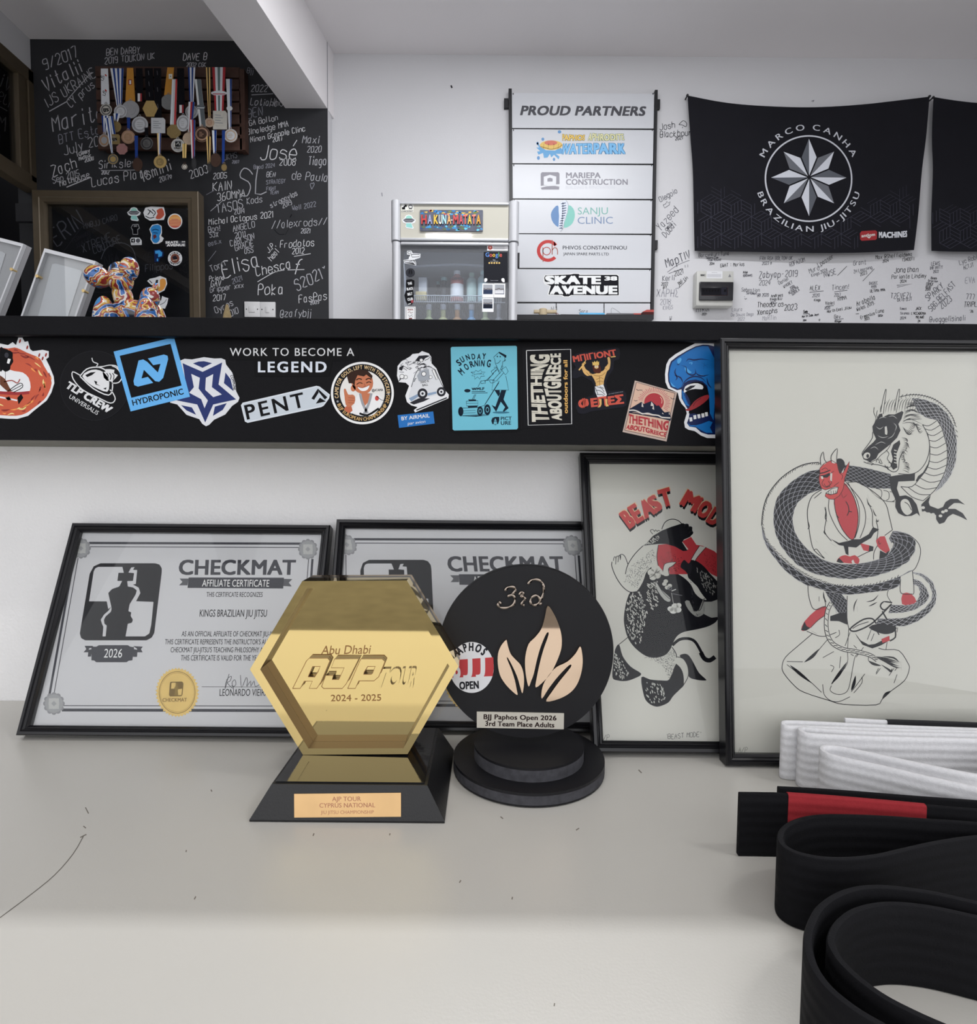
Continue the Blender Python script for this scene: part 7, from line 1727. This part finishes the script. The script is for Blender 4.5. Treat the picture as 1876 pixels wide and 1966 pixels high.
bm.faces.ensure_lookup_table()
bmobj('base', bm, M_TBLACK, tro)
YH_ = onZ(682, 1450, zT + .0014).y
hp = vplane(YH_)
HT = (460, 1080, 3.782)
bm = bmesh.new(); e = .0025
ring_loft(bm, [[V((x, y, zT + k)) for x, y in ((hi[0].x + e, hi[0].y + e), (hi[1].x - e, hi[1].y + e), (hi[2].x - e, hi[2].y - e), (hi[3].x + e, hi[3].y - e))] for k in (.0001, .0012)])
bmobj('gloss_plate', bm, M_TGLOSS, tro)
zB = zT + .0014
def hx(x, y, Y=YH_): return onY(460 + x / 3.782, 1080 + y / 3.782, Y)
O = [hx(*p) for p in nums('455 135 1215 130 1590 757 1220 1395 460 1400 75 778')]
I = [hx(*p) for p in nums('490 188 1188 186 1523 755 1190 1352 500 1354 150 778')]
dzh = zB - min(p.z for p in O)
zsc = (max(p.z for p in O) - zB) / (max(p.z for p in O) - min(p.z for p in O)); zmx = max(p.z for p in O)
fit = lambda p: V((p.x, p.y, zmx - (zmx - p.z) * zsc))
O, I = [fit(p) for p in O], [fit(p) for p in I]
dy = lambda P, d: [p + V((0, d, 0)) for p in P]
bm = bmesh.new()
R_ = [[bm.verts.new(p) for p in L] for L in (dy(O, .015), O, I, dy(I, .0150), dy(O, .015))]
for r0, r1 in zip(R_[:3], R_[1:4]):
    for i in range(6):
        f = bm.faces.new((r0[i], r0[(i + 1) % 6], r1[(i + 1) % 6], r1[i])); f.material_index = 1 if r0 is R_[2] else 0
bmobj('raised_rim', bm, [M_GOLD, M_WALLG], tro)
bm = bmesh.new(); ring_loft(bm, [dy(O, .0151), dy(O, .018)]); bmobj('mirror_panel', bm, M_GOLD, tro)
M_SMOKE = mat('dark_acrylic', (.05, .033, .018), .12, .2, .6)
bm = bmesh.new(); ring_loft(bm, [dy(O, .0182), dy(O, .026)]); bmobj('back_block', bm, M_SMOKE, tro)
bm = bmesh.new(); ring_loft(bm, [dy(O, .0262), dy(O, .034)]); bmobj('rear_layer', bm, M_GOLDE, tro)
# lettering standing on the mirror panel
MP = vplane(YH_ + .015)
def raised(a, name, par, depth):
    """turn flat lettering into solid letters of the given depth"""
    bm = bmesh.new(); vs = [bm.verts.new(v) for v in a.vs]
    for f in a.fs:
        try: bm.faces.new([vs[i] for i in f])
        except ValueError: pass
    bmesh.ops.remove_doubles(bm, verts=bm.verts, dist=1e-6)
    r = bmesh.ops.extrude_face_region(bm, geom=bm.faces[:])
    for f in bm.faces:
        f.normal_update()
        if abs(f.normal.dot(a.pl.n)) < .5: f.material_index = 1
    bmesh.ops.translate(bm, verts=[v for v in r['geom'] if isinstance(v, bmesh.types.BMVert)], vec=a.pl.n * depth)
    return bmobj(name, bm, [a.ms[0], M_WALLG], par)
bm = bmesh.new()
def letters(polys, name, depth):
    bm = bmesh.new()
    for pts, hole in polys:
        P = [hx(*p, YH_ + .009) for p in nums(pts)]
        L = [[V((p.x, p.z, 0)) for p in P]]
        hs = [[hx(*p, YH_ + .009) for p in nums(h)] for h in hole]
        L += [[V((p.x, p.z, 0)) for p in h] for h in hs]
        flat = P + [p for h in hs for p in h]
        fr_ = [bm.verts.new(p) for p in flat]
        for t in tessellate_polygon(L):
            try: bm.faces.new([fr_[i] for i in t])
            except ValueError: pass
        bk = [bm.verts.new(p + V((0, depth, 0))) for p in flat]; o_ = 0
        for loop in [P] + hs:
            n = len(loop)
            for i in range(n):
                j = (i + 1) % n; bm.faces.new((fr_[o_ + i], fr_[o_ + j], bk[o_ + j], bk[o_ + i])).material_index = 1
            o_ += n
    return bmobj(name, bm, [M_GOLD, M_WALLG], tro)
letters([('385 915 485 715 505 695 640 695 655 715 590 870 560 915 505 915 528 862 470 862 440 915', ['498 830 530 755 585 755 570 792 545 832']),
         ('595 900 625 820 680 820 672 850 720 850 760 765 665 765 690 700 865 700 775 880 745 915 610 915', []),
         ('785 915 880 700 1035 700 1055 720 1010 830 975 860 865 860 840 915', ['905 795 930 755 985 755 965 805 955 812 900 812'])], 'tour_letters', .0058)
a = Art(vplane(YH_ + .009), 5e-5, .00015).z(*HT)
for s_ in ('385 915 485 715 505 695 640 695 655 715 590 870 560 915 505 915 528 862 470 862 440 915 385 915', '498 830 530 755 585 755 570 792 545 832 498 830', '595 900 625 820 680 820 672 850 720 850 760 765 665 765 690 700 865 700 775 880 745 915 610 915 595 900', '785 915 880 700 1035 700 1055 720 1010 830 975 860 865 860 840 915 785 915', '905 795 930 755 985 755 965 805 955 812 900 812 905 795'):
    a.ln(s_, 5, M_GOLDT, 0, sm=0)  # dark lines painted in for the shade along the raised letter edges
a.build('letter_shade_outline', tro)
a = Art(MP, 5e-5, .0003).z(*HT)
a.band('TOUR', '990 908 1150 910 1260 905', '1045 765 1180 762 1295 758', M_GOLD, 1, .05); raised(a, 'tour_word', tro, .003)
a = Art(MP, 5e-5, .0002).z(*HT)
a.tx('Abu Dhabi', 590, 668, 945, 662, 62, M_GOLDT, 1, 0.0, .2).tx('2024 - 2025', 662, 1008, 1028, 1004, 46, M_GOLDT, 1, .006)
a.build('engraved_lettering', tro)
# brass label plate on the sloped front
fp = Pl(lo[0], (1, 0, 0), (0, hi[0].y - lo[0].y, zT - .0005))
a = Art(fp, 4e-5, .0012).z(*HT)
M_LABEL = mat('copper_label', (.62, .40, .19), .35, .75, .5, .22, 22)
a.slab('396 1680 1172 1672 1172 1846 397 1852', M_LABEL)
TC = mat('label_print', (.40, .17, .10), .5, .2)
a.tx('AJP TOUR', 672, 1733, 882, 1731, 32, TC, 1, .012).tx('CYPRUS NATIONAL', 580, 1780, 985, 1777, 32, TC, 1, .012).tx('JIU JITSU CHAMPIONSHIP', 590, 1826, 975, 1823, 24, TC, 1)
a.build('label_plate', tro)

# ------------------------------------------------------------------ round third place trophy
M_MDF = mat('grey_board_edge', (.060, .060, .068), .8, 0, .2, .55, 130)
M_DISC = mat('black_matte_board', (.008, .008, .010), .5, 0, .3, .1, 40)
M_ROSE = mat('rose_gold_mirror', (.86, .66, .50), .04, 1.0, .5, .02, 30)
cxr = onZ(1010, 1500, 0.01).x
YC2, RL = .5889, .0755
c2 = V((onY(1010, 1490, YC2).x + .0022, YC2, 0))
zz_ = lambda y, Y: onY(1010, y, Y).z
t2 = empty('round_trophy', (c2.x, c2.y, 0), 'round black third place trophy with rose gold flame leaves', 'trophy')
z1_, z2_, z3_ = zz_(1547, YC2 - RL), zz_(1529, YC2 - RL), zz_(1523.5, YC2 - RL)
bm = bmesh.new(); lathe(bm, c2 + V((0, 0, .0004)), [(RL * .965, 0), (RL * .998, .0006), (RL * .998, z1_ - .0006)], 64); bmobj('foot_disc', bm, M_DISC, t2)
bm = bmesh.new(); lathe(bm, c2 + V((0, 0, z1_)), [(RL, 0), (RL, z2_ - z1_)], 64, mi=1); lathe(bm, c2 + V((0, 0, z2_ + .0001)), [(RL, 0), (RL, z3_ - z2_)], 64)
o = bmobj('lower_plinth', bm, [M_DISC, M_MDF], t2)
RU = .0548; YU = YC2 - .002
z5_, z6_ = zz_(1480, YU - RU), zz_(1475.5, YU - RU)
bm = bmesh.new(); lathe(bm, V((c2.x, YU, z3_ + .0002)), [(RU, 0), (RU, z5_ - z3_ - .0003)], 56, mi=1); lathe(bm, V((c2.x, YU, z5_)), [(RU, 0), (RU, z6_ - z5_)], 56)
bmobj('upper_plinth', bm, [M_DISC, M_MDF], t2)
Y2 = YC2 - .005
cc = onY(1010, 1253, Y2); r2 = (onY(1179, 1253, Y2).x - onY(841, 1253, Y2).x) / 2
zp = z6_ + .0002
bm = bmesh.new(); n = 96
P = [(cc.x + r2 * math.cos(2 * PI * i / n), max(zp, cc.z + r2 * math.sin(2 * PI * i / n))) for i in range(n)]
ring_loft(bm, [[V((cc.x + (x - cc.x) * k, y, max(zp, cc.z + (z - cc.z) * k))) for x, z in P] for y, k in ((Y2 + .0005, .992), (Y2 + .0022, 1.0), (Y2 + .010, 1.0))])
bmobj('disc', bm, M_DISC, t2, True)
tp_ = vplane(Y2 + .0003)
Z7 = (820, 1060, 3.855)
def leaf(pts, name='flame_leaf'):
    a = Art(tp_, 5e-5, .0035).z(*Z7); P = nums(pts); a.slab(P, M_ROSE, sm=3, side=mat('rose_gold_edge', (.42, .27, .18), .15, 1.0)); return a.build(name, t2)
leaf('585 650 592 665 600 700 620 755 655 795 690 832 710 880 718 940 715 1000 705 1045 690 1000 670 930 640 860 600 785 592 790 625 870 650 950 664 1020 668 1058 620 1020 575 970 540 910 524 830 526 750 550 690')
leaf('893 398 935 450 968 520 990 590 998 660 990 730 960 810 920 890 870 950 805 1002 812 930 835 820 862 720 900 610 885 600 845 690 815 790 790 900 772 950 752 995 735 930 726 850 728 770 752 680 800 630 845 570 870 490')
leaf('1133 698 1148 750 1152 820 1140 900 1110 980 1060 1040 980 1085 882 1106 920 1040 985 950 1065 850 1050 838 970 920 900 1010 850 1085 850 1020 870 960 910 900 960 850 1040 810 1100 750')
a = Art(tp_, 5e-5, .0006).z(*Z7)
P = [(330 + 164 * math.cos(t * PI / 30), 854 + 188 * math.sin(t * PI / 30)) for t in range(60)]
a.slab(P, '#c6c7ca').f('172 800 490 778 494 860 486 918 170 930', '#a83b3e', 1)
a.arc('PAPHOS', 325, 850, 118, -62, 48, 62, '#26262b', 2, .05).tx('B', 195, 935, 250, 932, 150, '#c6c7ca', 2, .045).ln('318 785 318 895 300 925 268 928', 34, '#c6c7ca', 2, sm=4).ln('412 782 412 890 394 920 362 925', 34, '#c6c7ca', 2, sm=4).tx('OPEN', 240, 1018, 385, 1010, 58, '#26262b', 2, .05)
a.build('round_badge', t2)
a = Art(tp_, 5e-5, .0012).z(*Z7)
a.slab('368 1182 1014 1194 1012 1312 368 1300', mat('champagne_label', (.60, .57, .50), .45, .2)).tx('BJJ Paphos Open 2026', 418, 1236, 958, 1246, 36, '#2a1d1d', 1, .03).tx('3rd Team Place Adults', 430, 1286, 942, 1298, 36, '#2a1d1d', 1, .03)
a.build('label_plate', t2)
M_SCR = mat('dark_chrome', (.30, .25, .21), .1, 1.0)
def script(pts, rad):
    bm = bmesh.new(); P = [onY(820 + x / 3.855, 1060 + y / 3.855, Y2 - .0008) for x, y in cat_rom(nums(pts), 6, False)]; n = len(P)
    tube(bm, P, [rad * (.45 + .55 * abs(math.sin(i * .35 + .6))) for i in range(n)], 8); return bm
for nm, pts in (('numeral', '575 285 600 260 640 258 655 280 630 310 600 325 635 320 650 345 640 385 595 410 545 410 525 390 535 370 548 385'), ('script_letter', '680 315 700 295 712 305 695 325 715 330 725 345 705 370 700 390 720 392'), ('script_letter', '745 235 780 205 825 205 858 235 862 290 845 345 815 385 785 390 765 370 775 335 810 320 835 345 830 378 850 380')):
    bmobj(nm, script(pts, .0016), M_SCR, t2, True)

# ------------------------------------------------------------------ martial arts belts standing on edge
def belt_mat(key, col, ribs, rough=.85, rib_amt=.5):
    m = mat(key, col, rough, 0, .15, .12, 300)
    nt = m.node_tree; b = nt.nodes['Principled BSDF']
    tc = nt.nodes.new('ShaderNodeTexCoord'); wv = nt.nodes.new('ShaderNodeTexWave'); wv.bands_direction = 'Z'; wv.inputs['Scale'].default_value = ribs; wv.inputs['Distortion'].default_value = .4
    nz = nt.nodes.new('ShaderNodeTexNoise'); nz.inputs['Scale'].default_value = 900
    ad = nt.nodes.new('ShaderNodeMath'); ad.operation = 'MULTIPLY_ADD'; ad.inputs[1].default_value = .5
    nt.links.new(tc.outputs['Object'], wv.inputs['Vector']); nt.links.new(tc.outputs['Object'], nz.inputs['Vector'])
    nt.links.new(nz.outputs['Fac'], ad.inputs[0]); nt.links.new(wv.outputs['Fac'], ad.inputs[2])
    bp = nt.nodes.new('ShaderNodeBump'); bp.inputs['Strength'].default_value = rib_amt; bp.inputs['Distance'].default_value = .0012
    nt.links.new(ad.outputs[0], bp.inputs['Height']); nt.links.new(bp.outputs['Normal'], b.inputs['Normal']); return m
M_BW = belt_mat('white_cotton_belt', (.74, .74, .76), 40); M_BB = belt_mat('black_cotton_belt', (.006, .006, .0075), 40, .8, .35)
M_BR = belt_mat('red_cotton_bar', (.33, .028, .035), 46, .85, .3)
def strap(name, path, hts, th, m, par, sub=8, z0=.0006, lean=None):
    """a strap standing on its edge: plan path, height (constant or per point)"""
    P = [(x, y, (hts[i] if isinstance(hts, (list, tuple)) else hts), (lean[i] if lean else 0)) for i, (x, y) in enumerate(path)]
    P = cat_rom(P, sub, False); n = len(P); bm = bmesh.new(); rings = []
    for i, (x, y, h, ln_) in enumerate(P):
        a, b = P[max(0, i - 1)], P[min(n - 1, i + 1)]; dx, dy_ = b[0] - a[0], b[1] - a[1]; d = math.hypot(dx, dy_) or 1; nx, ny = -dy_ / d, dx / d
        r = []; e = th / 2
        for s_, z in ((-1, .0012), (-.96, .0), (.96, 0), (1, .0012), (1, h * .25), (1, h * .5), (1, h * .75), (1, h - .0015), (.7, h - .0004), (0, h), (-.7, h - .0004), (-1, h - .0015), (-1, h * .75), (-1, h * .5), (-1, h * .25)):
            t = z / h; r.append(V((x + nx * (e * s_ + ln_ * t), y + ny * (e * s_ + ln_ * t), z0 + z)))
        rings.append(r)
    ring_loft(bm, rings); return bmobj(name, bm, m, par, True)
T_ = .0042
def TP(t, h):
    out = []
    for u, v in nums(t):
        w = onZ(1380 + u / 3.244, 1360 + v / 3.244, h); out.append((w.x, w.y))
    return out
wb = empty('martial_arts_belt', (.36, .56, 0), 'white belt folded in loops at the foot of the demon print', 'belt')
HW_ = .0535
E_ = '1900 112 1609 96 1300 84 1045 76 785 62'
strap('belt_strap', TP(E_, HW_), HW_, .0036, M_BW, wb)
strap('rank_bar', TP('1900 112 1609 96 1300 84 1045 76', HW_), HW_ + .0006, .0050, mat('black_cotton_bar', (.011, .011, .013), .85), wb)
strap('belt_strap', TP('1900 136 1609 126 1000 104 600 84 430 79 402 90 430 106 600 112 1000 126 1609 143 1720 146 1745 153 1720 161 1609 160 1000 148 600 124 530 117 506 128 530 147 620 160 1000 176 1609 190 1760 200 1810 240 1800 330 1720 400 1609 412 1200 332 900 268 740 236 670 232 642 247 665 272 745 300 1000 355 1300 425 1609 492 1900 560', HW_), HW_, T_, M_BW, wb, 6)
kb = empty('martial_arts_belt', (.3, .43, 0), 'black belt with a red bar looped in front of the white belt', 'belt')
HB = .0495
strap('belt_strap', TP('128 527 280 529 430 534 860 566 1285 604 1609 630 1900 652', HB), HB, T_, M_BB, kb)
strap('rank_bar', TP('428 533 640 548 860 566 1100 587 1285 604', HB), HB + .0004, .0056, M_BR, kb)
strap('belt_strap', TP('370 491 600 503 900 525 1200 549 1609 579 1900 602', HB), HB, T_, M_BB, kb)
strap('belt_strap', TP('2000 760 1609 716 1285 694 1000 675 700 668 540 684 430 728 388 786 400 846 470 892 580 922 700 936 850 934 1000 916 1150 882 1350 838 1609 800 2000 775', HB), HB, .0046, M_BB, kb)
fbk = empty('martial_arts_belt', (.23, .31, 0), 'doubled black belt coiled at the near corner of the desk', 'belt')
HC = .0480
strap('outer_layer', TP('2000 1300 1609 1212 1300 1144 1000 1112 800 1140 650 1226 578 1345 556 1450 570 1545 612 1640 700 1752 850 1872 1000 1962 1200 2070 1500 2220', HC), HC, .0048, M_BB, fbk)
strap('inner_layer', TP('2000 1390 1609 1300 1300 1236 1050 1218 860 1256 745 1340 700 1445 735 1535 795 1610 895 1700 1030 1796 1200 1886 1400 1976 1700 2096', HC - .0006), HC - .0006, .0045, M_BB, fbk)
